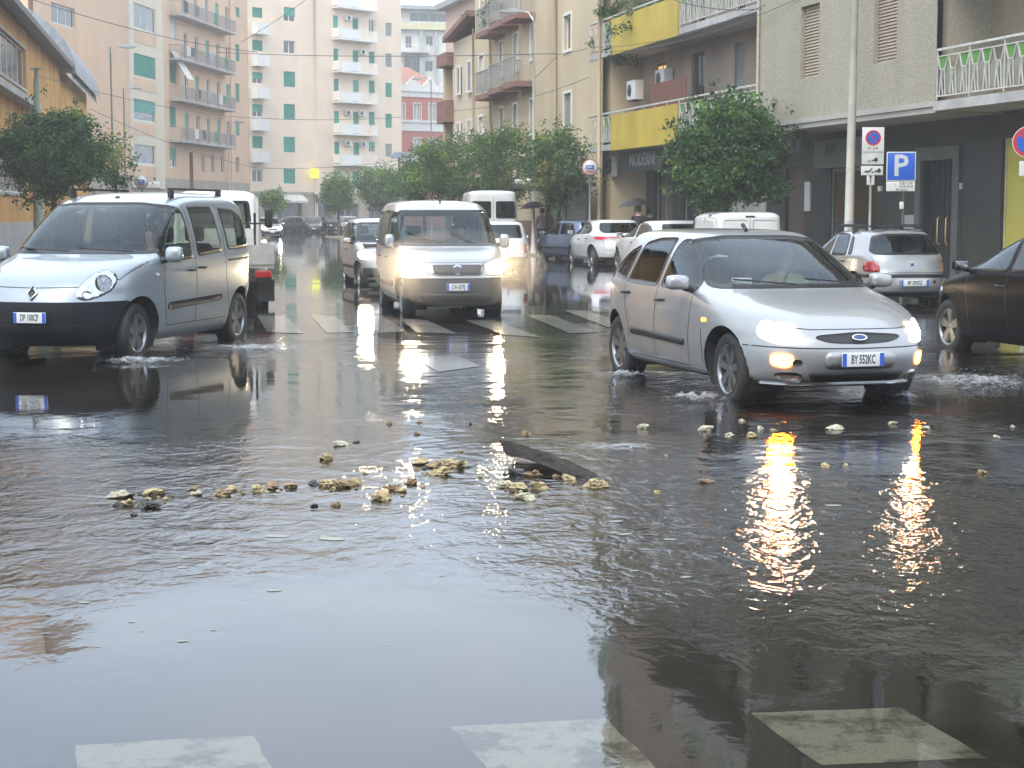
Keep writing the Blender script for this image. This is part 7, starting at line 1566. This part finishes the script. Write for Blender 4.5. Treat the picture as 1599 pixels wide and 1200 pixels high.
splash(390, 545, .9, 1.2, .055, 6, 'churned water behind the rear wheel of the family van', 50)
splash(775, 735, .15, .22, .05, 7, 'water rushing around the raised end of the slab', 30)
splash(960, 700, .45, .5, .03, 8, 'thin foam streaming past the far side of the slab', 10)
# drifting pale scraps
rng = random.Random(21); scrap = mat('scrap_pale', (.26, .26, .22), .5, var=.2); b0 = None
pts = [(430, 838, 60), (515, 842, 70), (340, 866, 38), (285, 887, 30), (427, 923, 36), (130, 942, 26), (285, 1002, 26), (122, 997, 16), (205, 972, 16), (690, 1088 if 0 else 900, 14), (1045, 843, 34), (975, 835, 40), (1070, 902, 30), (990, 892, 24), (960, 833, 30), (1300, 790, 40), (1245, 845, 18), (1045, 790, 20), (960, 815, 40), (1060, 882, 16), (565, 778, 14), (360, 806, 16)]
for _ in range(26): pts.append((rng.uniform(40, 1500), rng.uniform(680, 1010), rng.uniform(6, 16)))
for px, py, w_ in pts:
    p = G(px, py, WZ); s = .62*w_/2700*p.y
    if b0 is None:
        b = MB(); V = [(.5*math.cos(t)*(1+.25*math.sin(3*t+1)), .35*math.sin(t)*(1+.3*math.cos(2*t)), .0) for t in np.linspace(0, 2*math.pi, 18, endpoint=False)]; n = len(V)
        b.add(V+[(x*.9, y*.9, .012) for x, y, z in V], [(i, (i+1) % n, n+(i+1) % n, n+i) for i in range(n)]+[list(range(n, 2*n))]); b0 = b.build('floating_scrap', scrap); o = b0
    else: o = b0.copy(); COL.objects.link(o)
    o.location = (p.x, p.y, WZ+.002); o.scale = (s, s*1.1, min(s, .25)); o.rotation_euler = (0, 0, rng.uniform(-.5, .5)); tag(o, 'pale scrap drifting on the surface of the flood water', 'debris', 'pale scraps drifting on the flood water')
# ------------------------------------------------------------------ added mist volume imitating bloom around the van headlights
def bloom_mist(car, cx_, cz_, sx_, sy_, sz_, dens):
    m = bpy.data.materials.new('bloom_mist'); t, n, l = nodes_of(m); n.remove(n['Principled BSDF']); pv = n.new('ShaderNodeVolumePrincipled'); pv.inputs['Color'].default_value = (1, .98, .95, 1); pv.inputs['Density'].default_value = dens; pv.inputs['Anisotropy'].default_value = .3; l.new(pv.outputs[0], n['Material Output'].inputs['Volume'])
    M_ = Matrix.Translation(car.location) @ car.rotation_euler.to_matrix().to_4x4() @ Matrix.Scale(car.scale[0], 4); bm = bmesh.new(); bmesh.ops.create_icosphere(bm, subdivisions=3, radius=1)
    me = bpy.data.meshes.new('bloom_mist'); bm.to_mesh(me); bm.free(); me.materials.append(m); o = bpy.data.objects.new('bloom_mist', me); COL.objects.link(o); o.location = M_ @ Vector((cx_, 0, cz_)); o.scale = (sx_, sy_, sz_); o.rotation_euler = car.rotation_euler; o['kind'] = 'stuff'
bloom_mist(by['pale silver van with b'], 2.3, .80, .95, 1.35, .60, .10)
# ------------------------------------------------------------------ haze
HAZE = .0015
hm = bpy.data.materials.new('haze'); t, n, l = nodes_of(hm); n.remove(n['Principled BSDF']); pv = n.new('ShaderNodeVolumePrincipled'); pv.inputs['Color'].default_value = (.98, .97, .95, 1); pv.inputs['Density'].default_value = HAZE; pv.inputs['Anisotropy'].default_value = .2
l.new(pv.outputs[0], n['Material Output'].inputs['Volume'])
if HAZE > 0:
    b = MB(); b.box(-120, 120, -30, 300, -1, 32); tag(b.build('haze', hm), kind='stuff')
